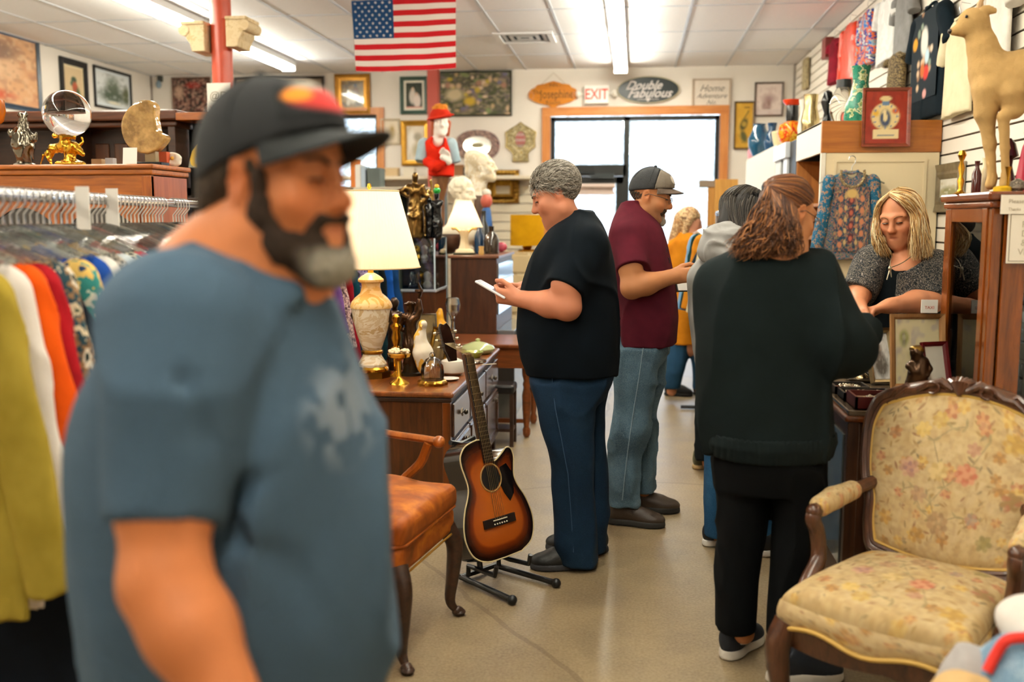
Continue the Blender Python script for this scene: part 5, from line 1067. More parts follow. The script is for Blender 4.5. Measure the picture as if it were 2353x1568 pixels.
# ---- the man in front, in the grey blue T-shirt and black cap
def man_front():
	Y = 1.45; P = P_at(Y); root = thing('person', 'bearded man in grey blue T-shirt and black cap walking past in front', 'person', (P(560, 1300)[0], Y, 0))
	M = headM(P(640, 424, -.02), (.955, -.30), 0, 0, 1.02); S = SDF(); head(S, M, fat=.6)
	S.M = M; S.ell((0, -.012, .058), (.083, .101, .055), k=.02); S.M = None; S.cap(P(590, 560), P(545, 690), .068, .085, .05).cap(P(660, 600), P(600, 680), .05, .07, .04).chain([P(545, 700), P(560, 1000), P(570, 1500)], [.14, .17, .16], .06)
	c = P(560, 1550); S.chain([c, A(c[0], Y - .1, .85), A(c[0] + .05, Y - .1, .48), A(c[0] - .02, Y - .1, .09)], [.1, .085, .065, .05], .04).chain([c, A(c[0], Y + .1, .85), A(c[0] + .1, Y + .1, .48), A(c[0] + .05, Y + .1, .09)], [.1, .085, .065, .05], .04)
	el, wr = at(380, 1340, 1.16), at(570, 1700, 1.11); S.chain([at(400, 760, 1.26), at(378, 1150, 1.19), el], [.08, .058, .053], .03).chain([el, el * .7 + wr * .3, wr], [.053, .054, .036], .03); hand(S, wr, (.35, 0, -1), (.2, 1, 0), thumb=1, curl=(25, 30, 33, 36), sc=1.05)
	el2 = A(c[0] - .02, Y + .27, 1.02); S.chain([P(480, 760, .18), el2, el2 + A(.1, .0, -.24)], [.075, .052, .036], .03); hand(S, el2 + A(.1, 0, -.24), (.35, 0, -1), (.2, -1, 0), thumb=-1, curl=(25, 30, 33, 36), sc=1.05)
	S.obj('body', vcol(.55, spec=.35, bump=.06), root, .0065, skincol(M, '#bf7242')); faceparts(root, M, '#2a1d15', '#1c1410', .006)
	g = SDF(M)
	for s in (-1, 1): g.chain([(s * .073, .022, .01), (s * .068, .022, -.04), (s * .052, .045, -.088), (s * .02, .082, -.12)], [.011, .016, .024, .026], .02).cap((s * .036, .082, -.066), (s * .02, .088, -.115), .012, .02, .02)
	g.cap((-.03, .091, -.05), (.03, .091, -.05), .0095, k=.012).ball((0, .085, -.116), .025, .02).ell((0, .1, -.068), (.022, .02, .009), k=.006, op='s').disp(lambda q: .0035 * vn(q, 140, 4), .004); br = np.array(M.inverted())
	def bc(V):
		L = V @ br[:3, :3].T + br[:3, 3]; k = np.clip((L[:, 1:2] - .068) / .03, 0, 1) * np.clip((-.082 - L[:, 2:3]) / .02, 0, 1); return (l3('#2f2219') * (1 - k) + l3('#8a8375') * k) * (.75 + .5 * (vn(V, 150, 3)[:, None] * .5 + .5))
	g.obj('beard', vcol(.95), root, .0045, bc)
	H = SDF(M); H.ell((0, -.028, .03), (.084, .098, .085)).ell((0, -.088, -.03), (.062, .035, .05), k=.03).half((0, .0, .05), (0, 0, 1), .01).half((0, .03, 0), (0, 1, .15), .01)
	for s in (-1, 1): H.ell((s * .08, .0, -.03), (.03, .04, .04), k=.01, op='s')
	H.disp(lambda q: .0025 * vn(q * A(1, 1, .4), 130, 2), .003); H.obj('hair', blotch(['#2c2219', '#3d3022', '#1d1610'], 60, .8, 1), root, .006)
	T = SDF(); T.loft(rows(Y, [(585, 440, 650, .09), (625, 425, 690, .12), (700, 370, 728, .18), (800, 300, 768, .205), (900, 245, 808, .215), (1000, 222, 842, .22), (1100, 212, 868, .225), (1200, 212, 884, .225), (1350, 216, 890, .225), (1450, 222, 888, .22), (1568, 235, 876, .21), (1720, 250, 860, .2)]), R(-8), k=.04)
	T.cap(at(575, 830, 1.262), at(505, 1200, 1.235), .02, .024, .05, 's').slv(at(412, 745, 1.27), at(372, 1190, 1.185), .095, .067, .035).slv(P(480, 760, .17), A(el2[0], el2[1], 1.16), .09, .075, .06)
	T.chain([at(555, 1130, 1.236), at(680, 1060, 1.252), at(790, 960, 1.32)], [.009, .010, .006], .035, 's').chain([at(560, 1240, 1.236), at(700, 1330, 1.25), at(800, 1480, 1.30)], [.009, .009, .005], .04, 's').chain([at(300, 760, 1.22), at(420, 880, 1.16), at(470, 1010, 1.165)], [.008, .009, .005], .04, 's'); T.cap(P(600, 500), P(568, 612), .082, .086, .012, 's').cap(P(690, 600), P(610, 640), .05, .07, .015, 's'); T.chain([P(452, 590, -.08), P(540, 640, -.12), P(640, 690, -.09), P(688, 690, .0)], [.008, .009, .009, .008], .008)
	def tc(V):
		C = np.broadcast_to(l3('#3d5264'), V.shape).copy(); a = _len((V - P(800, 930, -.1)) / A(.05, .16, .09)); n = np.clip(1.2 - a, 0, 1) * (vn(V, 45, 3) > -.1); return C + n[:, None] * (l3('#a4aebb') - C) * .7
	cloth_obj('t_shirt', T, vcol(.9, bump=.25, bs=420), root, .0085, folds(.017, .5, 63, (1, 1, .6)), .024, tc)
	Q = SDF(); x = c[0]; Q.loft([(.75, x, Y, .15, .19), (.95, x, Y, .17, .2)]).loft([(.06, x - .02, Y - .1, .09, .085), (.48, x + .03, Y - .1, .1, .095), (.88, x, Y - .1, .13, .11)]).loft([(.06, x + .05, Y + .1, .09, .085), (.48, x + .08, Y + .1, .1, .095), (.88, x, Y + .1, .13, .11)]); cloth_obj('trousers', Q, cloth('#1c2126', '#14181c'), root, .014, folds(.007, .8, 66), .009)
	shoe(root, (x - .1, Y - .1), (1, -.1), .3, .05); shoe(root, (x - .03, Y + .1), (1, .1), .3, .05)
	Mc = M @ Matrix.Translation((0, -.002, -.003)) @ Matrix.Rotation(R(4), 4, 'X') @ Matrix.Scale(1.06, 4)
	bk = flat('#15171a', .85, var=.2, vs=20, bump=.3, bs=200)
	def pt(u, v):
		C = fill(u, '#15171a'); C = dab(C, u, v, .5, .75, .3, .2, '#8d8478', .5); C = dab(C, u, v, .48, .35, .38, .25, '#b02a24', .4); return dab(C, u, v, .8, .5, .14, .18, '#d9821e', .4)
	ballcap(root, Mc, bk, brim_len=.095, curve=.015, patch=pt, brim=flat('#1f2223', .85, bump=.3, bs=200))
man_front()
# ================================================================= furniture
W_wal = wood('#5c300f', '#361a06', .35, 'z', 1, coat=.2); W_walx = wood('#87491a', '#57290b', .3, 'y', 1, coat=.3); W_drk = wood('#3f2414', '#22120a', .4, 'x'); W_oak = wood('#b0621c', '#7d400f', .35, 'x', .8, coat=.15); W_oakz = wood('#a85a18', '#76390d', .35, 'z', .8, coat=.15); W_che = wood('#7a3d10', '#502606', .28, 'z', 1, coat=.3)
brass = metal('#c79a45', .28, .2, .15); steel = metal('#c4c4c6', .22); dkmet = metal('#5d5348', .35)
def bx(name, lo, hi, m, root, bev=.004, label=None):
	o = MB().box(lo, hi).build(name, m, root, False, smooth=False, bevel=bev)
	if label: o['label'] = label
	return o
# ---- dresser with the lamp
DR = dict(x0=-1.46, x1=-.872, y0=4.71, y1=6.42, z=.68)
def dresser():
	x0, x1, y0, y1, z = DR['x0'], DR['x1'], DR['y0'], DR['y1'], DR['z']
	t = thing('dresser', 'dark walnut dresser with drawers facing the aisle, carrying the big lit lamp', 'dresser', ((x0 + x1) / 2, (y0 + y1) / 2, 0))
	bx('body', (x0 + .015, y0 + .02, .07), (x1 - .02, y1 - .02, z - .03), W_wal, t)
	MB().box((x0, y0, z - .028), (x1 + .008, y1, z)).build('top', W_walx, t, False, smooth=False, bevel=.012, seg=3)
	MB().box((x0 + .01, y0 + .01, z - .05), (x1 - .004, y1 - .01, z - .028)).build('moulding', W_drk, t, False, smooth=False, bevel=.006)
	for (a, b) in ((x0 + .02, y0 + .02), (x1 - .07, y0 + .02), (x0 + .02, y1 - .07), (x1 - .07, y1 - .07)): bx('leg', (a, b, 0), (a + .05, b + .05, .08), W_drk, t)
	bx('corner_post', (x1 - .05, y0 + .012, .05), (x1 - .01, y0 + .055, z - .05), W_che, t)
	fr = wood('#54392b', '#33201a', .22, 'y', 1, coat=.5); L = y1 - y0 - .1
	def pull(o, y, zz):
		b = MB().ball((x1 + .02, y, zz), (.012, .014, .014), 10, 8).cyl((x1 - .005, y, zz), (x1 + .02, y, zz), .005).prism([(-.03, 0), (0, .022), (.03, 0), (0, -.022)], (x1 + .0005, y, zz), (0, 1, 0), NZ, (.004, 0, 0)); b.build('pull', dkmet, o, False)
	for i, (a, b_) in enumerate(((0, .3), (.31, .66), (.67, 1))):
		d = bx('drawer', (x1 - .022, y0 + .06 + a * L, z - .235), (x1 + .001, y0 + .05 + b_ * L, z - .065), fr, t, .006); pull(d, y0 + .055 + (a + b_) / 2 * L, z - .15)
		d = bx('door', (x1 - .022, y0 + .06 + a * L, .11), (x1 - .001, y0 + .05 + b_ * L, z - .26), fr, t, .006)
		MB().frame((x1 - .001, y0 + .055 + (a + b_) / 2 * L, .265), (0, 1, 0), NZ, (b_ - a) * L - .05, .27, .03, (.008, 0, 0)).build('raised_moulding', fr, d, False, smooth=False); pull(d, y0 + .055 + (a + b_) / 2 * L + .05, z - .3)
dresser()
def cabriole(top, foot, out, r0=.034, r1=.014):
	o = A(*out, 0); t, f = A(*top), A(*foot); k = t[2] - f[2]
	pts = spline([t, t * .8 + f * .2 + o * .028, t * .5 + f * .5 + o * .012, t * .2 + f * .8 - o * .012, f + A(0, 0, .03) + o * .0, f + o * .022 + A(0, 0, .012)], 5); n = len(pts)
	q = MB().tube(pts, [r0 * 1.15 + (r1 - r0 * 1.15) * min(1, (i / (n - 1)) * 1.25) + (.006 if i > n - 6 else 0) for i in range(n)], 10); q.ball(f + o * .02 + A(0, 0, .014), (.024, .024, .014), 10, 6); return q
def velvet():
	t = NT('velvet'); v = t.coord(); n = t.noise(v, 7, 4, .6, .6); c = t.ramp(n, [(.3, '#5f2804'), (.5, '#964606'), (.68, '#c47014')])
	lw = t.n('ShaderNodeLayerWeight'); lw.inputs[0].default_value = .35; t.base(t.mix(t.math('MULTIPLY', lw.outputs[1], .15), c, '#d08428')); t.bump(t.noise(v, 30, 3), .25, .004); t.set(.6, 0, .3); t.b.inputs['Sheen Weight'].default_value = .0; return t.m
def orange_chair():
	t = thing('armchair', 'orange velvet armchair with carved wooden arms beside the dresser', 'armchair', (-.955, 3.43, 0), rz=math.atan2(-.986, -.165)); V = velvet(); w_, d_ = .27, .25
	S = SDF(); S.box((0, 0, .385), (w_, d_, .055), rd=.03).obj('seat_rail', V, t, .009, local=True)
	S = SDF(); S.box((0, .005, .478), (w_ + .006, d_ + .008, .05), rd=.035, k=.02).ell((0, 0, .505), (w_ * .92, d_ * .92, .062), k=.05); S.disp(lambda P: .006 * vn(P, 9, 3), .006); c = S.obj('cushion', V, t, .009, local=True)
	for z in (.44, .505): MB().tube([(sx * (w_ + .004 - (.03 if q else 0)), sy * (d_ + .004 - (.03 if not q else 0)), z) for sx, sy, q in ((1, 1, 0), (1, 1, 1), (-1, 1, 1), (-1, 1, 0), (-1, -1, 0), (-1, -1, 1), (1, -1, 1), (1, -1, 0))][::-1], .006, 6, closed=True).build('piping', V, c)
	for sx in (-1, 1):
		for sy in (-1, 1): cabriole((sx * (w_ - .035), sy * (d_ - .03), .36), (sx * (w_ - .02), sy * (d_ + (-.0 if sy > 0 else .03)), 0), (sx * .6, sy * .8)).build('leg', W_drk, t)
		top = spline([(sx * (w_ + .01), -d_ - .02, .78), (sx * (w_ + .035), -.1, .70), (sx * (w_ + .045), .1, .675), (sx * (w_ + .035), .17, .67)], 6)
		a = MB().tube(top, [.018 + .006 * i / len(top) for i in range(len(top))], 10, flat_=.7).ball(top[-1], (.028, .026, .024), 10, 8); a = a.build('arm', W_oakz, t)
		MB().tube(spline([(sx * (w_ + .03), .13, .665), (sx * (w_ + .04), .09, .58), (sx * (w_ + .015), .02, .5), (sx * (w_ - .01), .02, .42)], 6), .019, 8).build('arm_support', W_oakz, a)
	S = SDF(); S.box((0, -d_ - .01, .72), (w_ - .05, .035, .2), (R(-10), 0, 0), .03).obj('backrest', V, t, .01, local=True)
	b = MB()
	for sx in (-1, 1): b.tube([(sx * (w_ - .01), -d_ + .01, .36), (sx * (w_ - .015), -d_ - .02, .6), (sx * (w_ - .03), -d_ - .07, .98)], .022, 8)
	b.tube(spline([(-(w_ - .03), -d_ - .07, .97), (0, -d_ - .08, 1.01), (w_ - .03, -d_ - .07, .97)], 6), .024, 8); b.build('back_frame', W_oakz, t)
	b = MB()
	for i in range(46): b.ball((-w_ + .012 + i * (2 * w_ - .024) / 45, d_ + .001, .338), .005, 6, 4)
	b.build('nail_trim', brass, t)
orange_chair()
# ---- floral tapestry armchair
def floral(u, v, seed=0, n=60, main=None):
	C = fill(u, '#c6ad82'); C = mottle(C, u, v, 6, ['#bd9c62', '#d2b888', '#c0a26c'], .55, seed); C = mottle(C, u, v, 20, ['#a88650', '#b89762', '#a08660', '#ccb07c'], .4, seed + 3); C = over(C, (pn(u, v, 140, 5) > .3) * .12, '#a88a58')
	r_ = random.Random(seed)
	def flower(C, x, y, r0, c, c2, pet=6):
		for k in range(pet): a = k * 2 * PI / pet + x * 9; C = dab(C, u, v, x + r0 * .62 * math.cos(a), y + r0 * .62 * math.sin(a), r0 * .5, r0 * .36, c if k % 2 else c2, .5, a)
		return dab(C, u, v, x, y, r0 * .35, r0 * .35, c2, .7)
	def leaf(C, x, y, r0, a, c): return dab(C, u, v, x + r0 * .6 * math.cos(a), y + r0 * .6 * math.sin(a), r0 * .7, r0 * .22, c, .6, a)
	for _ in range(n):
		x, y = r_.random(), r_.random(); C = leaf(C, x, y, .022 + .02 * r_.random(), r_.random() * 6.3, r_.choice(['#8a7448', '#9a7a3a', '#7a6a4c', '#96703c', '#6f6548', '#a07e48', '#8a5a3a']))
	for _ in range(n // 3):
		x, y = r_.random(), r_.random(); C = flower(C, x, y, .022 + .022 * r_.random(), *r_.choice([('#c0923a', '#d6b060'), ('#a9703f', '#c7965a'), ('#b5803a', '#94662f'), ('#a65a3c', '#c58a5c')]))
	if main:
		stem = [(.45, .14), (.47, .24), (.42, .36), (.50, .47), (.45, .6), (.40, .74)]
		for st in (stem, [(.47, .24), (.60, .3), (.70, .3)], [(.42, .36), (.30, .44), (.24, .42)], [(.5, .47), (.64, .62), (.72, .78)], [(.47, .24), (.36, .3), (.33, .36)], [(.4, .74), (.3, .8)], [(.4, .74), (.5, .82), (.58, .84)]):
			C = stroke(C, u, v, st, .0045, '#8f7f5a')
			for i, (x, y) in enumerate(st[1:]): C = leaf(leaf(C, x, y, .035, i * 1.7, '#8f8258'), x, y, .032, i * 1.7 + 2.4, '#9c8c60')
		for x, y, r0, c, c2, p in ((.615, .565, .062, '#b5503a', '#cf8a6a', 8), (.27, .56, .06, '#a97468', '#c99c80', 7), (.27, .56, .035, '#9a6a70', '#b98678', 6), (.45, .56, .055, '#bfa060', '#d8bc80', 7), (.48, .24, .068, '#a8825a', '#8d6a48', 8), (.48, .24, .036, '#b8946a', '#94744e', 6), (.34, .4, .05, '#9a7358', '#b58e68', 6), (.33, .8, .045, '#c9a24a', '#d9b868', 7), (.42, .86, .045, '#c9a858', '#b5903f', 7), (.64, .72, .04, '#a8745c', '#b98a70', 6), (.7, .3, .038, '#a87f6a', '#8f7a70', 6), (.16, .78, .04, '#b5723a', '#94582c', 6), (.1, .2, .05, '#a97a2f', '#c9983f', 6), (.35, .14, .05, '#b58636', '#9a6f2c', 6), (.85, .8, .06, '#c39a3e', '#b08632', 7), (.9, .45, .06, '#a05a3c', '#8d6a3a', 7), (.8, .16, .05, '#7d7440', '#938548', 6)): C = flower(C, x, y, r0, c, c2, p)
		e = np.minimum(np.minimum(u, 1 - u), np.minimum(v, 1 - v)); C = over(C, np.clip(.5 - e * 7, 0, .4), '#a57f3c')
	C = C * .74 + l3('#b89f7a') * .26; return over(over(C, np.clip(pn(u, v, 55, 8) * 1.6, 0, 1) * .22, '#8f7448'), np.clip(pn(u, v, 38, 12) * 1.6, 0, 1) * .2, '#dcc69a')
def floral_chair():
	t = thing('armchair', 'carved walnut armchair upholstered in faded floral tapestry', 'armchair', (.83, 2.975, 0), rz=math.atan2(.588, -.809)); FV = vcol(.85, bump=.3, bs=420); gimp = flat('#c19a4a', .6, bump=.6, bs=260)
	Wd = wood('#5a3620', '#33190d', .3, 'z', 1.2, coat=.25)
	# seat: crowned, bowed front
	def hw(v): return .265 + .075 * v
	def bow(u): return .035 * math.cos((u - .5) * PI)
	def seat(P, u, v):
		a = (u - .5) * 2; bb = (v - .5) * 2; hwv = .235 + .045 * v; x = a * hwv; y = -.27 + .56 * v + .04 * np.cos(a * PI / 2) * v; e = np.maximum(np.abs(a), np.abs(bb)); rim = np.clip((e - .86) / .14, 0, 1)
		k = 1 - .035 * rim ** 2; z = .425 + .055 * (1 - np.abs(a) ** 3) ** .5 * (1 - np.abs(bb) ** 3) ** .5 - .02 * rim ** 2; return np.stack([x * k, y * k, z], -1)
	st = picture('seat', 1, 1, 130, 130, lambda u, v: floral(1 - u, v, 4, 90, True), (0, 0, 0), NX, NZ, FV, t, True, bend=seat)
	def skirt(P, u, v):
		th_ = u * 4; i = np.minimum(th_.astype(int), 3); f = th_ - i; a = np.select([i == 0, i == 1, i == 2, i == 3], [2 * f - 1, 1 + 0 * f, 1 - 2 * f, -1 + 0 * f]); bb = np.select([i == 0, i == 1, i == 2, i == 3], [1 + 0 * f, 1 - 2 * f, -1 + 0 * f, 2 * f - 1]); q = (bb + 1) / 2
		hwv = .235 + .045 * q; x = a * hwv * .965; y = (-.27 + .56 * q + .04 * np.cos(a * PI / 2) * q) * .965; drop = .075 + .012 * np.cos(a * 6.2) * (bb > .98); bul = 1 + .035 * np.sin(np.clip(v, 0, 1) * PI * .9)
		return np.stack([x * bul, y * bul, .408 - drop * (1 - v)], -1)
	picture('boxing', 1, 1, 200, 14, lambda u, v: floral((u * 4) % 1.0, v * .25 + .3, 9, 120), (0, 0, 0), NX, NZ, FV, st, True, bend=skirt)
	def rim(z, k, n=80, dz=0.0):
		o = []
		for i in range(n):
			f = i / n * 4; s = int(f); f -= s; a, bb = ((2 * f - 1, 1), (1, 1 - 2 * f), (1 - 2 * f, -1), (-1, 2 * f - 1))[s]; q = (bb + 1) / 2
			o.append((a * (.235 + .045 * q) * k, (-.27 + .56 * q + .04 * math.cos(a * PI / 2) * q) * k, z + (.012 * -math.cos(a * 6.2) if s == 0 else -.012)))
		return o
	MB().tube(rim(.34, 1.0), .0075, 6, closed=True).build('gimp_trim', gimp, st)
	b = MB(); r0 = rim(.335, .985); r1 = [(x * .95, y * .95, .285 - (.018 * abs(math.cos(i / 80 * 16)) if i < 20 else 0)) for i, (x, y, z) in enumerate(r0)]; n = 80
	b.add(r0 + r1 + [(x * .9, y * .9, z) for x, y, z in r0] + [(x * .9, y * .9, z) for x, y, z in r1], [(i, (i + 1) % n, n + (i + 1) % n, n + i) for i in range(n)] + [(2 * n + i, 3 * n + i, 3 * n + (i + 1) % n, 2 * n + (i + 1) % n) for i in range(n)] + [(n + i, n + (i + 1) % n, 3 * n + (i + 1) % n, 3 * n + i) for i in range(n)]); b.build('seat_rail', Wd, t, angle=50)
	for sx in (-1, 1):
		cabriole((sx * .25, .265, .335), (sx * .262, .29, 0), (sx * .6, .8), .04, .016).build('leg', Wd, t); MB().tube(spline([(sx * .21, -.25, .36), (sx * .215, -.27, .2), (sx * .225, -.33, 0)], 5), [.03] * 5 + [.027] * 3 + [.022] * 3, 8).build('leg', Wd, t)
		sp = spline([(sx * .268, .10, .33), (sx * .288, .08, .38), (sx * .286, .01, .46), (sx * .292, .01, .54), (sx * .296, .035, .59), (sx * .296, .02, .62)], 6); a = MB().tube(sp, [.034 - .010 * min(1, i / 14) for i in range(len(sp))], 10)
		for q in (-1, 1): a.tube([p + A(sx * .012, .012 * q, 0) for p in sp], .009, 6)
		a.ball(sp[-1] + A(0, .012, -.004), (.026, .024, .024), 10, 8); a = a.build('arm_support', Wd, t)
		rl = spline([(sx * .296, .02, .62), (sx * .293, -.07, .632), (sx * .27, -.18, .645), (sx * .235, -.265, .665)], 6); MB().tube(rl, .021, 8).build('arm_rail', Wd, t)
		S = SDF(); S.chain(rl[2:13:5], [.034, .036, .032], .01); S.obj('arm_pad', FV, t, .006, lambda V: floral(V[:, 1] * 4 % 1, np.abs(V[:, 0]) * 6 % 1, 3, 110), True)
	# back: cartouche panel in a carved frame, raked
	rk = R(13); B0 = A(0, -.245, .475); HB = .445
	def hwb(v): return .205 + .055 * np.sin(np.clip(v * 1.12, 0, 1) * PI * .55) - .012 * np.exp(-((v - .32) / .12) ** 2) - .05 * np.clip(v - .8, 0, 1) ** 2 * 12
	def edge(u, v):
		a = (u - .5) * 2; x = a * hwb(v); z = v * HB + (.06 * (1 - a * a)) * v ** 3 - .025 * (1 - a * a) * (1 - v) ** 3; return x, z
	def toW(x, z, d): return np.stack([x, B0[1] - z * math.sin(rk) + d * math.cos(rk), B0[2] + z * math.cos(rk) + d * math.sin(rk)], -1)
	def dome(P, u, v):
		x, z = edge(u, v); a, bb = (u - .5) * 2, (v - .5) * 2; return toW(x, z, .018 + .034 * (1 - np.abs(a) ** 2.5) ** .5 * (1 - np.abs(bb) ** 2.5) ** .5)
	bk = picture('backrest', 1, 1, 190, 190, lambda u, v: floral(1 - u, v, 1, 150, True), (0, 0, 0), NX, NZ, FV, t, True, bend=dome)
	ring = []
	for i in range(120):
		f = i / 120 * 4; s = int(f); f -= s; u_, v_ = ((f, 0), (1, f), (1 - f, 1), (0, 1 - f))[s]; x, z = edge(np.array(u_), np.array(v_)); ring.append((float(x), float(z)))
	cx_, cz_ = 0, HB / 2; MB().tube([toW(np.array(x), np.array(z), .02) for x, z in ring], .0065, 6, closed=True).build('gimp_trim', gimp, bk)
	sm = [((ring[i - 1][0] + 2 * ring[i][0] + ring[(i + 1) % 120][0]) / 4, (ring[i - 1][1] + 2 * ring[i][1] + ring[(i + 1) % 120][1]) / 4) for i in range(120)]
	f_ = MB().tube([toW(np.array(x + .02 * x / .25), np.array(z + .045 * (z - cz_) / HB), .004) for x, z in sm], .026, 10, closed=True, flat_=.8); f_.tube([toW(np.array(x + .008 * x / .25), np.array(z + .018 * (z - cz_) / HB), .022) for x, z in sm], .008, 6, closed=True)
	for sx in (-1, 1): f_.tube([tuple(toW(np.array(sx * .19), np.array(.02), -.005)), (sx * .21, -.25, .42), (sx * .21, -.25, .34)], .024, 8)
	f_ = f_.build('back_frame', Wd, t)
	c = MB(); zt = HB + .085
	for k in range(7): a = (k - 3) * .3; c.tube([toW(np.array(.0), np.array(zt - .025), .03), toW(np.array(.03 * math.sin(a)), np.array(zt + .004 + .012 * math.cos(a)), .034), toW(np.array(.05 * math.sin(a)), np.array(zt + .002 + .03 * math.cos(a)), .02)], [.006, .010, .006], 6)
	for sx in (-1, 1):
		c.tube([toW(np.array(sx * x), np.array(z), .026) for x, z in ((.02, zt - .01), (.06, zt + .012), (.1, zt - .002), (.135, zt - .024), (.165, zt - .028), (.2, zt - .06))], [.012, .015, .011, .014, .010, .006], 8); c.tube([toW(np.array(sx * (.085 + .022 * math.cos(q))), np.array(zt - .012 + .018 * math.sin(q)), .034) for q in np.linspace(0, 5, 10)], [.008 - .0005 * i for i in range(10)], 6); c.tube([toW(np.array(sx * x), np.array(z), .022) for x, z in ((.14, zt - .03), (.17, zt - .012), (.205, zt - .04), (.225, zt - .08))], [.008, .011, .008, .005], 6)
	c.build('carved_crest', Wd, f_)
floral_chair()
# ---- guitar on its stand
def guitar():
	n = A(.79, -.61, 0); s = A(.61, .79, 0); ln = R(15); up_ = A(0, 0, 1) * math.cos(ln) - n * math.sin(ln); f = n * math.cos(ln) + A(0, 0, 1) * math.sin(ln); o = atz(1147, 1318, .11)
	o = A(-.515, 3.98, .122); t = thing('guitar', 'sunburst acoustic cutaway guitar standing in the aisle by the dresser', 'guitar', o); W = lambda a, h, d: a * s + h * up_ + d * f
	half = [(0, 0), (.10, .004), (.165, .035), (.195, .09), (.198, .15), (.178, .22), (.145, .28), (.134, .32), (.142, .37), (.15, .41), (.145, .45), (.11, .485), (.05, .50), (.028, .50)]; rt_ = [(0, 0), (.10, .004), (.165, .035), (.195, .09), (.198, .15), (.178, .22), (.145, .28), (.134, .32), (.142, .36), (.152, .40), (.145, .435), (.12, .445), (.085, .425), (.05, .405), (.03, .41), (.028, .50)]
	ol = [(p[0], p[1]) for p in spline([(-a, h, 0) for a, h in half[::-1]], 4)] + [(p[0], p[1]) for p in spline([(a, h, 0) for a, h in rt_[1:]], 4)]
	c = A(0, .2); N = len(ol); D = .105
	b = MB(); b.add([W(a, h, 0) for a, h in ol] + [W(a, h, -D) for a, h in ol], [(i, (i + 1) % N, N + (i + 1) % N, N + i) for i in range(N)] + [tuple(N + i for i in range(N))]); b.build('body', flat('#180c07', .12, spec=.6), t, angle=50)
	K = 16; V = []; C = []
	for j in range(K + 1):
		q = j / K
		for a, h in ol:
			x, y = c[0] + (a - c[0]) * q, c[1] + (h - c[1]) * q; V.append(W(x, y, .001)); e = q ** 1.2; cc = l3('#c8661c') * (1 - e) + l3('#8a3a0e') * e if q < .72 else l3('#7a300c') * max(0, 1 - (q - .72) / .2) + l3('#170b06') * min(1, (q - .72) / .2); C.append(cc)
	F = [(j * N + i, j * N + (i + 1) % N, (j + 1) * N + (i + 1) % N, (j + 1) * N + i) for j in range(K) for i in range(N)]; put('soundboard', np_mesh('soundboard', V, F, np.array(C)), vcol(.12, spec=.5, coat=.6), t)
	MB().tube([W(a, h, .001) for a, h in ol], .0032, 5, closed=True).build('binding', flat('#d9c79a', .3), t)
	disc = lambda r0, h, z, m, nm, a0=0: MB().add([W(a0, h, z)] + [W(a0 + r0 * math.cos(k * PI / 14), h + r0 * math.sin(k * PI / 14), z) for k in range(28)], [(0, 1 + k, 1 + (k + 1) % 28) for k in range(28)]).build(nm, m, t)
	disc(.052, .335, .0018, flat('#0a0605', .6), 'sound_hole'); MB().tube([W(.058 * math.cos(k * PI / 14), .335 + .058 * math.sin(k * PI / 14), .002) for k in range(28)], .0035, 5, closed=True).build('rosette', flat('#a8844a', .3), t)
	MB().prism([(.045, .30), (.06, .37), (.10, .38), (.13, .33), (.115, .25), (.085, .22), (.06, .26)], W(0, 0, .0015), s, up_, f * .0015).build('pickguard', flat('#0d0a0a', .1, spec=.6), t, smooth=False)
	br = MB().prism([(-.09, .135), (.09, .135), (.09, .17), (-.09, .17)], W(0, 0, .002), s, up_, f * .009).build('bridge', flat('#1a100c', .4), t, smooth=False); MB().prism([(-.04, .158), (.04, .158), (.04, .162), (-.04, .162)], W(0, 0, .011), s, up_, f * .004).build('saddle', flat('#e8dfc8', .4), br, smooth=False)
	b = MB()
	for i in range(6): b.ball(W(-.035 + .014 * i, .144, .013), .0035, 6, 5)
	b.build('bridge_pin', flat('#e8e2d0', .4), br)
	b = MB().prism([(-.027, .40), (.027, .40), (.022, .85), (-.022, .85)], W(0, 0, .002), s, up_, f * .007); b.cur = 1
	for k in range(20):
		h = .855 - .645 * (1 - 2 ** (-(k + 1) / 12)); b.box(-A(.025, .0012, .001), A(.025, .0012, .001), M=Matrix.Translation(Vector(W(0, h, .0095))) @ Matrix((s, up_, f)).transposed().to_4x4())
	b.build('fretboard', [flat('#1c110b', .35), metal('#b5a98c', .3)], t, smooth=False)
	MB().prism([(-.025, .46), (.025, .46), (.021, .87), (-.021, .87)], W(0, 0, .002), s, up_, f * -.022).build('neck', wood('#54301a', '#351c0e', .25), t, smooth=False, bevel=.006)
	hd = MB().prism([(-.021, .85), (.021, .85), (.034, .90), (.03, 1.0), (.018, 1.02), (0, 1.012), (-.018, 1.02), (-.03, 1.0), (-.034, .90)], W(0, 0, .001) - f * .008, s, up_ - f * .12, f * .014).build('headstock', flat('#1d0f09', .15, spec=.6), t, smooth=False, bevel=.003)
	for k in range(6):
		sd = -1 if k < 3 else 1; h = .915 + .032 * (k % 3); p = W(sd * .034, h, -.004 - .12 * (h - .0)); p = W(sd * .034, h, -.1) + f * .0 ; p = W(0, 0, .001) + s * sd * .033 + (up_ - f * .12) * h; MB().cyl(p, p + s * sd * .018, .003, n=6).ball(p + s * sd * .026, (.009, .009, .007), 8, 6).build('tuning_peg', metal('#d9cdb0', .25), hd)
	b = MB()
	for i in range(6): a = -.0185 + .0074 * i; b.tube([W(a * 1.45, .16, .014), W(a, .86, .012), W(a * 1.2, .93, -.105)], .0007 + .00012 * (5 - i), 4)
	b.build('string', metal('#d0b888', .3), t)
	st = thing('guitar_stand', 'black tubular floor stand holding the sunburst guitar', 'stand', (o[0], o[1], 0)); m = flat('#0e0f10', .4); z0 = .0
	O = A(o[0], o[1], 0); nn = n; b = MB()
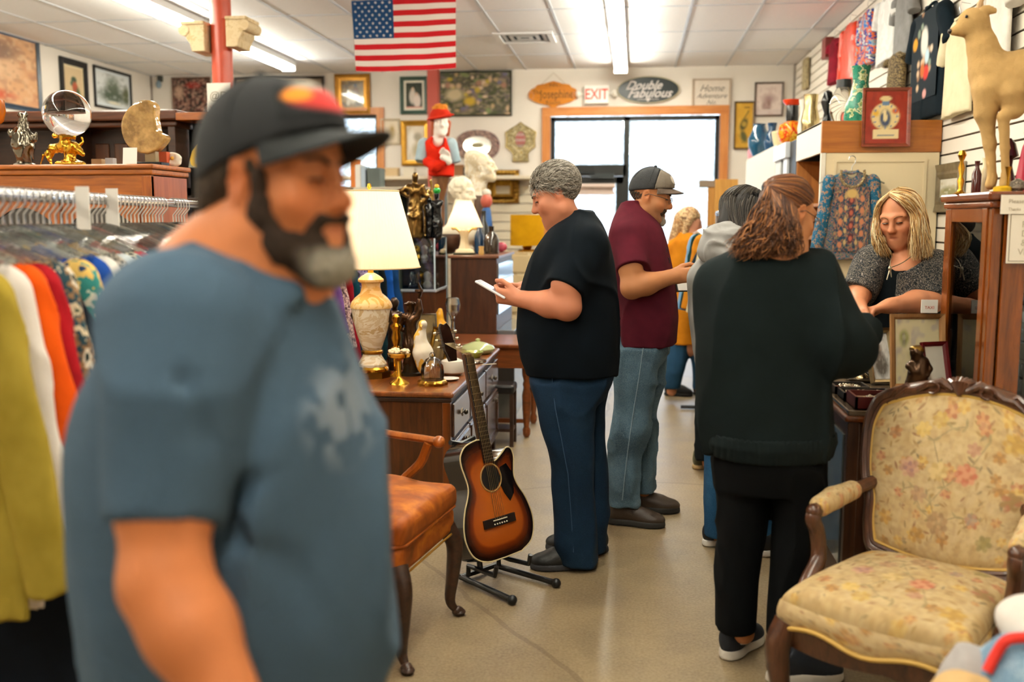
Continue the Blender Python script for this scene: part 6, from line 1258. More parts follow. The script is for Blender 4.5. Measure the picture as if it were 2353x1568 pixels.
	for sd in (-1, 1):
		p0 = O - nn * .17 + s * sd * .1 + A(0, 0, .02); p1 = O + nn * .17 + s * sd * .13 + A(0, 0, .02); MB().cyl(p0, p1, .0125, n=10).ball(p1, .02, 10, 8).build('foot_tube', m, st, False)
		q = O - nn * .13 + s * sd * .09; MB().tube([q + A(0, 0, .03), q + A(0, 0, .075), O - nn * .06 + s * sd * .09 + A(0, 0, .075), O + nn * .04 + s * sd * .1 + A(0, 0, .078), O + nn * .05 + s * sd * .1 + A(0, 0, .12)], .0105, 8).build('cradle_arm', m, st, False)
	MB().tube([O - nn * .16 - s * .11 + A(0, 0, .022), O - nn * .16 + s * .11 + A(0, 0, .022)], .012, 8).tube([O - nn * .15 + A(0, 0, .02), O - nn * .2 + A(0, 0, .3), O - nn * .27 + A(0, 0, .56)], .0125, 8).tube([O - nn * .26 - s * .07 + A(0, 0, .58), O - nn * .27 + A(0, 0, .56), O - nn * .26 + s * .07 + A(0, 0, .58)], .011, 8).build('upright', m, st, False)
guitar()
# ---- tall oak bookcase and dark hutch on the left
def bookcase():
	Y0 = 5.0; x1 = at(350, 480, Y0)[0]; z = at(200, 378, Y0)[2]; x0 = -3.9; Y1 = x1 / at(432, 480, 1)[0]; t = thing('bookcase', 'golden oak bookcase with arched glass doors behind the hanging clothes', 'bookcase', ((x0 + x1) / 2, (Y0 + Y1) / 2, 0))
	bx('body', (x0, Y0 + .02, .05), (x1 - .012, Y1, z - .06), W_oakz, t); MB().box((x0, Y0 - .025, z - .025), (x1 + .025, Y1 + .01, z)).box((x0, Y0 - .012, z - .055), (x1 + .012, Y1 + .005, z - .025)).build('cornice', W_oak, t, False, smooth=False, bevel=.008)
	bx('frieze', (x0, Y0 + .0, z - .17), (x1, Y0 + .03, z - .055), W_oak, t); bx('rail_moulding', (x0, Y0 - .008, z - .185), (x1, Y0 + .02, z - .165), W_oak, t)
	for i in range(3):
		a = x1 - .06 - (i + 1) * .44; b_ = a + .42; d = thing('glass_door', None, None); d.parent = t; d.location = Vector((0, 0, 0)); d = MB()
		arch = [(a + .045, .3)] + [(a + .045 + (b_ - a - .09) * k / 12, z - .30 + .075 * math.sin(PI * k / 12)) for k in range(13)] + [(b_ - .045, .3)]; out = [(a, .1), (a, z - .19), (b_, z - .19), (b_, .1)]
		for e in list(t.children):
			if e.type == 'EMPTY': bpy.data.objects.remove(e)
		d.box((a, Y0 - .002, .1), (a + .045, Y0 + .022, z - .19)).box((b_ - .045, Y0 - .002, .1), (b_, Y0 + .022, z - .19)).box((a, Y0 - .002, .1), (b_, Y0 + .022, .3))
		d.prism([(a + .045, z - .19)] + [(x, zz) for x, zz in arch[1:-1]] + [(b_ - .045, z - .19)], (0, Y0 - .002, 0), NX, NZ, (0, .024, 0)); d = d.build('door', W_oakz, t, False, smooth=False)
		bx('pane', (a + .04, Y0 + .01, .3), (b_ - .04, Y0 + .013, z - .22), flat('#2a2420', .08, spec=.8), d, 0)
	bx('corner_post', (x1 - .05, Y0 - .006, .05), (x1, Y0 + .03, z - .06), W_oakz, t)
	bx('side_panel', (x1 - .012, Y0 + .03, .06), (x1, Y1, z - .06), wood('#a0502a', '#7a3518', .3, 'z', .6, coat=.2), t)
	return z, Y0, Y1, x1
BK_Z, BK_Y0, BK_Y1, BK_X = bookcase()
def hutch():
	Y0 = 6.35; z = at(200, 255, Y0)[2]; x1 = at(402, 300, Y0)[0]; x0 = -5.4; t = thing('hutch', 'tall dark carved wooden hutch standing behind the oak bookcase', 'hutch', ((x0 + x1) / 2, Y0 + .25, 0))
	bx('body', (x0, Y0 + .2, 0), (x1, Y0 + .5, z - .08), W_drk, t); MB().box((x0, Y0 - .04, z - .07), (x1 + .03, Y0 + .52, z)).box((x0, Y0 - .01, z - .11), (x1 + .015, Y0 + .5, z - .07)).build('cornice', wood('#5a2f18', '#341a0c', .3, 'x'), t, False, smooth=False, bevel=.012)
	bx('shelf', (x0, Y0 + .0, z - .56), (x1, Y0 + .5, z - .50), wood('#5a2f18', '#341a0c', .3, 'x'), t); bx('shelf', (x0, Y0, z - .98), (x1, Y0 + .5, z - .92), W_drk, t)
	for x in (x0, x0 + .8, x1 - .75, x1 - .05): bx('upright', (x, Y0, 0), (x + .05, Y0 + .48, z - .09), W_drk, t)
	for k in range(4): x = x1 - .62 + k * .14; bx('carved_panel', (x - .05, Y0 + .185, z - .36), (x + .05, Y0 + .2, z - .2), W_wal, t, .008)
hutch()
bt = thing('side_shelf', 'dark wooden shelf end standing between the hutch and the red column', 'shelf', (at(440, 300, 6.3)[0], 6.45, 0)); xa, xb, zt = at(403, 262, 6.3)[0], at(500, 262, 6.3)[0], at(440, 258, 6.3)[2]
bx('top', (xa, 6.3, zt - .05), (xb, 6.6, zt), W_oak, bt); bx('back_panel', (xa, 6.55, 0), (xb, 6.6, zt - .05), flat('#171210', .6), bt); bx('lower_shelf', (xa, 6.3, BK_Z - .19), (xb, 6.56, BK_Z - .15), W_drk, bt)
# ---- sales counter and curio cabinet on the right
CT = dict(x0=.735, x1=1.165, y0=3.46, y1=4.24, z=.875)
def counter():
	x0, x1, y0, y1, z = (CT[k] for k in ('x0', 'x1', 'y0', 'y1', 'z')); t = thing('counter', 'dark wooden sales counter under the trays of jewellery', 'counter', ((x0 + x1) / 2, (y0 + y1) / 2, 0)); W1 = wood('#4a2a16', '#2b170b', .35, 'z')
	bx('body', (x0 + .012, y0 + .01, .06), (x1, y1 - .01, z - .04), W1, t); bx('plinth', (x0 + .03, y0 + .03, 0), (x1, y1 - .02, .06), flat('#120c08', .7), t); MB().box((x0 - .012, y0 - .012, z - .04), (x1, y1, z - .018)).build('moulding', W_che, t, False, smooth=False, bevel=.008)
	bx('glass_top', (x0, y0, z - .018), (x1, y1, z), flat('#6b5a48', .08, spec=.8), t, .003); bx('corner_post', (x0, y0, .06), (x0 + .04, y0 + .04, z - .04), W1, t); bx('front_panel', (x0 + .08, y0 + .002, .14), (x1 - .02, y0 + .012, z - .1), wood('#5c3519', '#3a1f0e', .35, 'z'), t); bx('side_glass', (x0 + .002, y0 + .08, .3), (x0 + .013, y1 - .08, z - .1), flat('#8b8f8c', .08, .6, .8), t)
counter()
CB = {}
def curio():
	X = 1.2; Yf = X / at(2167, 600, 1)[0]; Yn = X / at(2274, 600, 1)[0]; Xr = 1.84; z = at(2290, 440, Yn)[2]; CB.update(X=X, Yf=Yf, Yn=Yn, Xr=Xr, z=z); t = thing('display_cabinet', 'cherry wood display cabinet with glass sides full of crystal', 'cabinet', ((X + Xr) / 2, (Yf + Yn) / 2, 0)); W1 = wood('#8a4510', '#592b08', .25, 'z', 1, coat=.4)
	MB().box((X - .02, Yn - .02, z - .03), (Xr, Yf + .01, z)).box((X - .01, Yn - .01, z - .055), (Xr, Yf, z - .03)).build('cornice', wood('#7d3c18', '#55260e', .22, 'y', 1, coat=.5), t, False, smooth=False, bevel=.008)
	bx('base', (X, Yn, .0), (Xr, Yf, .28), W1, t)
	for (a, b_, c, d) in ((X, Yn, .035, .035), (X, Yf - .05, .025, .05), (Xr - .04, Yn, .04, .04), (Xr - .04, Yf - .04, .04, .04)): bx('post', (a, b_, .28), (a + c, b_ + d, z - .055), W1, t)
	f = MB().box((X - .004, Yn + .04, .28), (X + .02, Yn + .085, z - .055)).box((X - .004, Yf - .085, .28), (X + .02, Yf - .04, z - .055)).box((X - .003, Yn + .085, z - .105), (X + .02, Yf - .085, z - .055)).box((X - .003, Yn + .085, .28), (X + .02, Yf - .085, .36)); d = f.build('door', W1, t, False, smooth=False, bevel=.003); bx('pane', (X + .006, Yn + .08, .35), (X + .01, Yf - .08, z - .1), M_pane, d, 0); MB().box((X - .018, Yf - .07, 1.055), (X - .002, Yf - .055, 1.1)).build('latch', steel, d, False, smooth=False, bevel=.003)
	f = MB().box((X + .04, Yn - .004, .28), (X + .115, Yn + .02, z - .055)).box((Xr - .1, Yn - .004, .28), (Xr, Yn + .02, z - .055)).box((X + .115, Yn - .003, z - .13), (Xr - .1, Yn + .02, z - .055)); d = f.build('door', W1, t, False, smooth=False, bevel=.003); bx('pane', (X + .11, Yn + .006, .3), (Xr - .09, Yn + .01, z - .12), M_pane, d, 0)
	bx('back_mirror', (X + .03, Yf - .012, .28), (Xr - .03, Yf - .004, z - .055), flat('#8d7d68', .2, .3), t, 0)
	for zz in SHELF: bx('glass_shelf', (X + .025, Yn + .03, zz - .008), (Xr - .03, Yf - .02, zz), glass('#dcebe6', .02, 1.45, .05), t, 0)
SHELF = (.72, .885, 1.105); curio()
# ---- cream closet front with oak header, white shelf run behind it
CL = {}
def closet():
	Y0 = 6.6; x0 = at(1885, 400, Y0)[0]; x1 = 1.895; z = at(1990, 277, Y0)[2]; zh = at(1990, 351, Y0)[2]; CL.update(Y0=Y0, x0=x0, x1=x1, z=z, zh=zh); t = thing('closet', 'cream panelled closet with oak header facing the counter', 'closet', ((x0 + x1) / 2, Y0 + .4, 0)); cream = flat('#e6d3ad', .5)
	bx('header', (x0, Y0, zh), (x1, Y0 + .03, z), wood('#b06a24', '#8f4f16', .35, 'x', .6), t); bx('side_fascia', (x0, Y0 + .03, zh), (x0 + .02, Y0 + 1.0, z), flat('#ece2d2', .5), t); bx('top', (x0, Y0 + .03, z - .02), (x1, Y0 + 1.0, z), flat('#e0d2bb', .5), t)
	d = bx('door', (x0 + .03, Y0 + .005, .05), (x1 - .005, Y0 + .03, zh), cream, t); bx('jamb', (x0, Y0, 0), (x0 + .03, Y0 + .03, zh), flat('#efe6d6', .5), t, .002)
	MB().frame(((x0 + x1) / 2, Y0 + .006, (zh + 1.0) / 2 + .02), NX, NZ, x1 - x0 - .16, zh - 1.12, .018, (0, -.009, 0)).frame(((x0 + x1) / 2, Y0 + .006, .5), NX, NZ, x1 - x0 - .16, .8, .018, (0, -.009, 0)).build('panel_moulding', cream, d, False, smooth=False)
	wd = wood('#b07030', '#86501e', .5, 'z', .8); bx('back', (x1 - .3, Y0 + .03, 0), (x1 - .28, Y0 + 1.0, z - .02), wd, t)
	for i, zz in enumerate((.5, .95, 1.4, 1.62)): bx('shelf', (x0 + .02, Y0 + .03, zz - .02), (x1 - .3, Y0 + 1.0, zz), wd, t, .002)
	bx('end_panel', (x0 + .005, Y0 + .98, 0), (x1 - .3, Y0 + 1.0, zh), wd, t)
closet()
def shelf_run():
	x0, z = CL['x0'], CL['z']; t = thing('shelf_unit', 'white fronted shelf run along the slatted wall with open cubbies', 'shelving', (x0 + .3, 9.4, 0)); wh = flat('#d9d3c8', .6); wd = wood('#b8732f', '#8e531f', .5, 'z', .8); Y0, Y1 = 8.66, 10.9
	bx('top', (x0, Y0, z - .02), (1.89, Y1, z), wh, t); bx('fascia', (x0 - .006, Y0, z - .42), (x0 + .015, Y1, z - .02), wh, t); bx('back', (1.86, Y0, 0), (1.885, Y1, z), wd, t)
	for y in (Y0, 9.5, 10.2, Y1 - .03): bx('divider', (x0, y, 0), (1.86, y + .03, z - .02), wh if y in (Y0, 9.5) else wd, t, .002)
	for zz in (.5, 1.1, 1.55): bx('shelf', (x0 + .01, Y0 + .03, zz - .02), (1.86, Y1 - .03, zz), wd, t, .002)
	bx('frosted_door', (x0 - .004, 9.54, 1.12), (x0 + .008, 10.18, z - .43), flat('#bfe8e4', .15), t)
	m = thing('media_cabinet', 'black cabinet with a white mantel shaped front beside the cream closet', 'cabinet', (x0 + .2, 8.1, 0)); zb = z - .03; bx('body', (x0 + .01, 7.66, 0), (1.88, 8.62, zb), flat('#141618', .4), m)
	f = bx('mantel', (x0 - .03, 7.95, zb - .12), (x0 + .01, 8.6, zb - .0), flat('#e6e9f0', .4), m); bx('pilaster', (x0 - .012, 7.97, 1.3), (x0 + .01, 8.15, zb - .12), flat('#dfe3ea', .4), m); bx('pilaster', (x0 - .012, 8.3, 1.3), (x0 + .01, 8.6, zb - .12), flat('#cfd0cf', .5), m)
shelf_run()
# ---- brown cabinet, acrylic case, turned leg table, footstool
def brown_cab():
	Y0 = 7.4; x0, x1, z = at(1036, 700, Y0)[0], at(1141, 700, Y0)[0], at(1080, 588, Y0)[2]; t = thing('cabinet', 'tall plain brown cabinet with glazed front below the small cream lamp', 'cabinet', ((x0 + x1) / 2, Y0 + .4, 0)); W1 = wood('#54301c', '#361d10', .4, 'z')
	bx('body', (x0, Y0, 0), (x1, Y0 + .95, z - .02), W1, t); bx('top', (x0 - .02, Y0 - .015, z - .02), (x1 + .02, Y0 + .97, z), wood('#7d5038', '#5c3826', .3, 'x'), t)
	bx('glass_front', (x1, Y0 + .04, .8), (x1 + .012, Y0 + .92, z - .06), flat('#b9c6cf', .06, .7), t, 0); bx('lower_case', (x1, Y0 + .05, .0), (x1 + .13, Y0 + .9, .68), flat('#a9b4bc', .1, .6), t, .004)
	for zz in (.9, 1.05): bx('shelf_edge', (x1 + .01, Y0 + .04, zz), (x1 + .02, Y0 + .92, zz + .012), steel, t, 0)
	return z, x0, x1, Y0
BC = brown_cab()
def acrylic():
	Y0 = 6.75; x0, x1, z = at(925, 700, Y0)[0], at(1000, 700, Y0)[0], at(980, 548, Y0)[2]; zb = at(980, 665, Y0)[2]; Y1 = Y0 + .42; t = thing('display_case', 'clear acrylic display case with figurines standing on its top', 'display case', ((x0 + x1) / 2, Y0 + .2, 0)); g = glass('#f2f8fa', .02, 1.45, .06)
	for nm, lo, hi in (('pane', (x0, Y0, zb), (x1, Y0 + .004, z)), ('pane', (x1 - .004, Y0, zb), (x1, Y1, z)), ('pane', (x0, Y0, zb), (x0 + .004, Y1, z)), ('pane', (x0, Y1 - .004, zb), (x1, Y1, z)), ('lid', (x0 - .005, Y0 - .005, z), (x1 + .005, Y1 + .005, z + .006))): bx(nm, lo, hi, g, t, 0)
	bx('shelf', (x0 + .005, Y0 + .005, (z + zb) / 2), (x1 - .005, Y1 - .005, (z + zb) / 2 + .005), g, t, 0); bx('edge_strip', (x1 - .006, Y0 - .003, zb), (x1 + .003, Y0 + .006, z), flat('#cfe2ec', .1), t, 0); bx('edge_strip', (x1 - .006, Y1 - .006, zb), (x1 + .003, Y1 + .003, z), flat('#cfe2ec', .1), t, 0); bx('base', (x0, Y0, 0), (x1, Y1, zb), W_wal, t); bx('base_moulding', (x0 - .01, Y0 - .01, zb - .02), (x1 + .012, Y1 + .01, zb), flat('#c9d2da', .15, .4), t)
	return z + .006, zb, x0, x1, Y0, Y1
AC = acrylic()
def table():
	t = thing('side_table', 'reddish brown table with turned legs beyond the dresser', 'table', (-.95, 7.1, 0)); W1 = wood('#8a4a22', '#5f2f14', .3, 'x'); z = .66
	y0, y1, x0, x1 = 6.75, 7.35, -1.35, -.66; bx('top', (x0, y0, z - .03), (x1, y1, z), W1, t, .008); bx('apron', (x0 + .05, y0 + .03, z - .17), (x1 - .05, y1 - .03, z - .03), W1, t)
	for sx in (x0 + .07, x1 - .07):
		for sy in (y0 + .06, y1 - .06): MB().lathe([(.016, 0), (.026, .02), (.028, .05), (.018, .075), (.022, .1), (.03, .2), (.032, .3), (.022, .35), (.028, .38), (.02, .4), (.032, .44), (.033, z - .17)], (sx, sy, 0), 14).build('leg', W1, t, False)
	bx('stretcher', (x0 + .07, y0 + .05, .1), (x1 - .07, y0 + .08, .13), W1, t)
table()
st = thing('footstool', 'small dark leather topped stool between the dresser and the table', 'stool', (-.88, 6.58, 0)); W1 = W_drk
MB().box((-.12, -.1, .36), (.1, .1, .42)).build('cushion', flat('#1c1a1a', .3), st, smooth=False, bevel=.015)
for sx in (-.11, .07):
	for sy in (-.09, .07): MB().box((sx, sy, 0), (sx + .025, sy + .025, .36)).build('leg', W1, st, smooth=False)
MB().box((-.1, -.08, .1), (.09, .085, .12)).build('lower_shelf', W1, st, smooth=False)
# ---- pale display ledge and panelling along the back wall
zl = at(1000, 405, 12.3)[2]; xa, xb = -4.2, -1.25; t = thing('wall_shelf', 'long cream ledge along the back wall under the pictures', 'shelf', ((xa + xb) / 2, 12.45, zl)); bx('board', (xa, 12.2, zl - .04), (xb, YB - .005, zl), flat('#d9cdb8', .6), t)
b = MB(); z = .1
while z < zl - .12: b.box((xa, YB - .03, z), (xb, YB - .012, z + .1)); z += .115
b.build('slat_panel', flat('#d8cdb6', .6), t, False, smooth=False)
x0, x1, zz = at(905, 500, 9.6)[0], at(1012, 500, 9.6)[0], at(940, 430, 9.6)[2]; t = thing('display_rack', 'dark green shelf rack with pale top in front of the back wall', 'shelving', ((x0 + x1) / 2, 9.8, 0)); bx('top', (x0 - .4, 9.6, zz - .03), (x1, 10.0, zz), flat('#d5cdbb', .7), t); bx('back', (x0 - .4, 9.96, 0), (x1, 10.0, zz - .03), flat('#8c7b63', .8), t)
for x in (x0 - .4, x0, x1 - .05): bx('upright', (x, 9.62, 0), (x + .05, 9.96, zz - .03), flat('#2d3c36', .6), t)
for q in (.3, .62): bx('shelf', (x0 - .36, 9.62, zz - q - .025), (x1 - .04, 9.96, zz - q), flat('#2d3c36', .6), t)
# ================================================================= clothes, hangers and racks (garments built once, then copied with their parts)
def g_body(w_, L, th, seed, hemf=1.08):
	S = SDF(); S.loft([(-.0, 0, 0, .05, th * .7), (-.025, 0, 0, w_ * .55, th * .8), (-.06, 0, 0, w_ * .95, th), (-.12, 0, 0, w_ * 1.02, th * 1.15), (-L * .5, 0, 0, w_, th * 1.25), (-L, 0, 0, w_ * hemf, th * 1.35)], k=.02); S.cap((0, 0, .03), (0, 0, -.02), .05, .045, .01, 's')
	S.disp(folds(.008, .8, seed, (1.3, 1.3, .35)), .012); return S.mesh(.011, 'garment_body')
def g_sleeve(w_, L, th, s, seed):
	S = SDF(); S.slv((s * w_ * .86, 0, -.085), (s * (w_ + .07), 0, -.085 - L), .058, .05, .02); S.disp(folds(.008, 1, seed, (1, 1, .5)), .012); return S.mesh(.011, 'garment_sleeve')
G_KIND = {}
for nm, w_, L, th, sl, sd in (('jacket', .21, .74, .042, .58, 1), ('shirt', .21, .70, .034, .56, 2), ('tee', .23, .68, .028, .2, 3), ('dress', .17, .95, .04, .12, 4)): G_KIND[nm] = (g_body(w_, L, th, sd), g_sleeve(w_, sl, th, -1, sd + 10), g_sleeve(w_, sl, th, 1, sd + 20))
G_COL = MB().tube([(.055 * math.cos(t), .03 * math.sin(t), -.012 + .01 * math.cos(2 * t)) for t in np.linspace(0, 2 * PI, 20, endpoint=False)], .010, 6, closed=True)
def garment(label, kind, m, loc, ang, cat='garment', group=None, sc=(1, 1, 1), collar=None, name='garment', m2=None):
	t = thing(name, label, cat, loc, ang, group); t.scale = sc
	for me, n_ in zip(G_KIND[kind], ('body', 'sleeve', 'sleeve')):
		mm = me.copy(); o = put(n_, mm, m2 if (m2 and n_ == 'sleeve') else m, t)
	G_COL.build('collar', collar or m, t); return t
def mk_hanger():
	t = thing('hanger', 'clear plastic hanger hooked on the chrome rail', 'hanger', (0, 0, -50)); MB().tube([(.0205 * math.cos(a), 0, .0205 * math.sin(a)) for a in np.linspace(R(-20), R(190), 10)][::-1] + [(.02, 0, -.02), (.0, 0, -.045), (0, 0, -.075)], .0028, 6).build('hook', steel, t)
	S = MB().tube(spline([(-.2, 0, -.15), (-.1, 0, -.105), (0, 0, -.075), (.1, 0, -.105), (.2, 0, -.15)], 5), .008, 6, flat_=.6); S.build('shoulder_bar', glass('#e6ecec', .08, 1.3, .15), t); return t
HG = mk_hanger(); HANG = []
def hang(loc, ang, label, group):
	o = HG if not HANG else copy_tree(HG); HANG.append(o); o.location = Vector(loc); o.rotation_euler = (0, 0, ang); o['label'] = label; o['group'] = group; return o
C_ = lambda a, b=None, **k: cloth(a, b, **k)
plaid = blotch(['#1f3a6b', '#c9c2b0', '#2f7d78', '#d8b060', '#173050'], 9, .9, 2); camo = blotch(['#3b4a3a', '#c9b89a', '#23404a', '#8a6b4a', '#d6cbb8', '#1d2a26'], 14, .9, 4)
tweed = blotch(['#8f867c', '#4b4540', '#b5aca0', '#2f2b28', '#6d655d'], 60, .95, 1); yel = blotch(['#e0b020', '#e8e0cc', '#33596b', '#d8a010', '#c4cdd2'], 12, .9, 3, voro=True); bw = blotch(['#e2ddd2', '#26282a', '#c9bfa8', '#5f7f8a'], 24, .9, 6); pf = blotch(['#3a2f36', '#8a6f78', '#c9b0a8', '#55424c'], 40, .9, 5)
# --- near rack: chrome rail on a wheeled frame
ra, rb_ = A(-1.42, 1.55, 1.585), A(-1.9, 4.35, 1.585); rd = (rb_ - ra) / _len(rb_ - ra); side = A(rd[1], -rd[0], 0); RANG = math.atan2(side[1], side[0])
t = thing('clothes_rack', 'chrome clothes rack with closely hung garments beside the man in front', 'clothes rack', ((ra + rb_) / 2) * A(1, 1, 0)); MB().cyl(ra, rb_, .0155, n=14).build('rail', metal('#d2d2d4', .12), t, False)
for p in (ra, rb_):
	MB().cyl(p * A(1, 1, 0) + A(0, 0, .1), p, .014, n=12).build('upright', metal('#c2c2c6', .15), t, False); MB().tube([p * A(1, 1, 0) - side * .22 + A(0, 0, .03), p * A(1, 1, 0) - side * .2 + A(0, 0, .1), p * A(1, 1, 0) + side * .2 + A(0, 0, .1), p * A(1, 1, 0) + side * .24 + A(0, 0, .03)], .014, 10).build('foot', metal('#8a8a90', .2), t, False)
f0 = atz(200, 1450, .075); MB().tube([f0 + A(.35, .2, 0), f0, f0 + A(-.05, -.02, -.03), f0 + A(-.055, -.03, -.06)], .012, 10).build('foot', metal('#8a8a90', .2), t, False); MB().cyl(f0 * A(1, 1, 0) + A(.3, .25, .05), f0 * A(1, 1, 0) + A(.34, .3, .05), .05, n=18).build('caster', flat('#b8a894', .5), t, False)
near = [('chartreuse yellow button blouse nearest the camera', 'shirt', C_('#a8923a', '#8d7826'), 1.86, 1.1), ('white jacket with long sleeves behind the chartreuse blouse', 'jacket', C_('#e6dcd4'), 1.94, 1.05), ('bright orange sweater', 'shirt', C_('#e2580f', '#c4460a'), 1.99, .9), ('crimson knitted cardigan', 'shirt', C_('#a81720', '#7d1018'), 2.06, 1.0), ('multi coloured camouflage jacket with cream pocket', 'jacket', camo, 2.13, 1.0), ('dark navy trousers hanging lowest', 'dress', C_('#141a24', '#0e1218'), 0, 1.45), ('navy and turquoise plaid shirt', 'shirt', plaid, 2.2, .98), ('royal blue windbreaker', 'jacket', C_('#1f4a9c', '#173a80'), 2.27, .98), ('white blouse with thin collar', 'shirt', C_('#e2dcd4'), 2.34, .92), ('grey flecked tweed coat', 'jacket', tweed, 2.42, 1.05), ('yellow, white and slate geometric knit', 'shirt', yel, 2.5, .95), ('black and white patterned blouse', 'shirt', bw, 2.57, .92), ('plain red cardigan', 'shirt', C_('#c81a1c', '#a81216'), 2.65, .9), ('black long coat hanging low', 'dress', C_('#0c0f10', '#090b0c'), 0, 1.4), ('very dark green jacket', 'jacket', C_('#0f2422', '#0b1a19'), 2.73, 1.0), ('off white tailored jacket', 'jacket', C_('#d6cdc4', '#bdb3a8'), 2.83, 1.0), ('black cardigan next to the off white jacket', 'shirt', C_('#12191b', '#0d1214'), 2.93, .95), ('dark olive boucle jacket', 'jacket', blotch(['#2a2c22', '#1b1d18', '#3d3e30'], 70, .95, 2), 3.03, .95), ('black suit jacket', 'jacket', C_('#0e1214'), 3.12, .95), ('long black and brown plaid skirt', 'dress', blotch(['#2a2418', '#15120d', '#5a4c30', '#1d1a14'], 26, .9, 3), 0, 1.3), ('teal blue jumper', 'shirt', C_('#0f5a78', '#0b4660'), 3.22, .9), ('ivory blouse farther down the rail', 'shirt', C_('#ddd4c6'), 3.32, .9), ('dark green velvet jacket farther down the rail', 'jacket', C_('#14302c', '#0d211f'), 3.42, .9), ('navy skirt suit top', 'jacket', C_('#16243a'), 3.55, .9), ('white shirt with red print, second from the far end', 'shirt', blotch(['#e2dcd6', '#d8d0ca', '#c23a30', '#e6e0da'], 10, .9, 7), 3.75, .85), ('coral red top at the far end of the rail', 'shirt', C_('#d84a34', '#bc3a28'), 3.92, .85)]
for gi, (lb, kd, m, y, s) in enumerate(near):
	y = 1.84 + .0785 * gi + (.1 if gi > 22 else 0)
	k = (y - ra[1]) / (rb_[1] - ra[1]); p = ra + k * (rb_ - ra); a = RANG + rnd.uniform(-.012, .012); garment(lb + ' on the near rack', kd, m, p - A(0, 0, .13), a, 'garment', 'garments on the near chrome rack', (.95, .55, s)); hang(p - A(0, 0, .0015), a, 'clear plastic hanger with wire hook on the near chrome rail', 'hangers on the near rack')
for i in range(25):
	y = 1.84 + .0785 * i + .04 + (.1 if i > 22 else 0); k = (y - ra[1]) / (rb_[1] - ra[1]); p = ra + k * (rb_ - ra); hang(p - A(0, 0, .0015), RANG, 'clear plastic hanger with wire hook on the near chrome rail', 'hangers on the near rack')
for px, py, y, lb in ((258, 470, 3.0, 'white size divider card hanging on the near rack rail'), (190, 470, 2.66, 'wide white cardboard divider over the bunched hangers')):
	p = at(px, py, y); o = solo(MB().box((-.02, -.0015, -.07), (.02, .0015, .05)), 'divider_card', flat('#eee8e0', .7), lb, 'divider card', smooth=False); o.location = Vector(p) + Vector((0, 0, -.07))
# --- second rack behind the dresser lamp
r2a, r2b = A(-1.98, 4.95, 1.52), A(-1.80, 6.62, 1.52); t = thing('clothes_rack', 'clothes rack behind the lamp and dresser hung with blue and teal garments', 'clothes rack', ((r2a + r2b) / 2) * A(1, 1, 0)); MB().cyl(r2a, r2b, .0155, n=12).build('rail', steel, t, False)
for p in (r2a, r2b): MB().cyl(p * A(1, 1, 0), p, .014, n=10).build('upright', steel, t, False); MB().cyl(p * A(1, 1, 0) + A(-.22, 0, .02), p * A(1, 1, 0) + A(.22, 0, .02), .014, n=10).build('foot', steel, t, False)
for i, (lb, kd, m, s) in enumerate((('grey striped shirt', 'shirt', blotch(['#8d96a0', '#c4c8cc', '#5f6a75'], 30, .9, 2), 1), ('navy pinstripe jacket', 'jacket', C_('#14243a', '#0e1a2b'), 1.05), ('black evening jacket', 'jacket', C_('#0c0f12'), 1.1), ('cream cable cardigan', 'shirt', C_('#c9b898', '#a8987c', weave=120, bump=.6), 1.05), ('purple flecked blouse', 'shirt', C_('#6a4a86', '#4a3266'), .8), ('brown floral tunic', 'shirt', pf, .95), ('crimson skirt top', 'jacket', C_('#9a1a28', '#7a1220'), 1.2), ('teal corduroy dress coat', 'jacket', C_('#12475a', '#0d3646', weave=150), 1.3), ('violet patterned scarf top', 'shirt', blotch(['#5a4a86', '#a89ac4', '#2f2850'], 24, .9, 1), .7), ('black beaded jacket', 'jacket', C_('#0d1418', '#162228'), 1.1), ('dark teal parka', 'jacket', C_('#0f3038', '#0a232a'), 1.15), ('near black wool coat', 'jacket', C_('#0b1216', '#0f1a20'), 1.15), ('royal blue satin jacket', 'jacket', C_('#1553a8', '#0f4290'), .98), ('deep blue fleece', 'jacket', C_('#123c6e', '#0e3058'), .92))):
	p = r2a + (i + .6) / 15 * (r2b - r2a); garment(lb + ' hanging behind the lit lamp', kd, m, p - A(0, 0, .13), -.05, 'garment', 'garments on the rack behind the lamp', (1, .55, s)); hang(p - A(0, 0, .0015), 0, 'wire hook hanger on the rail behind the lit lamp', 'hangers behind the lamp')
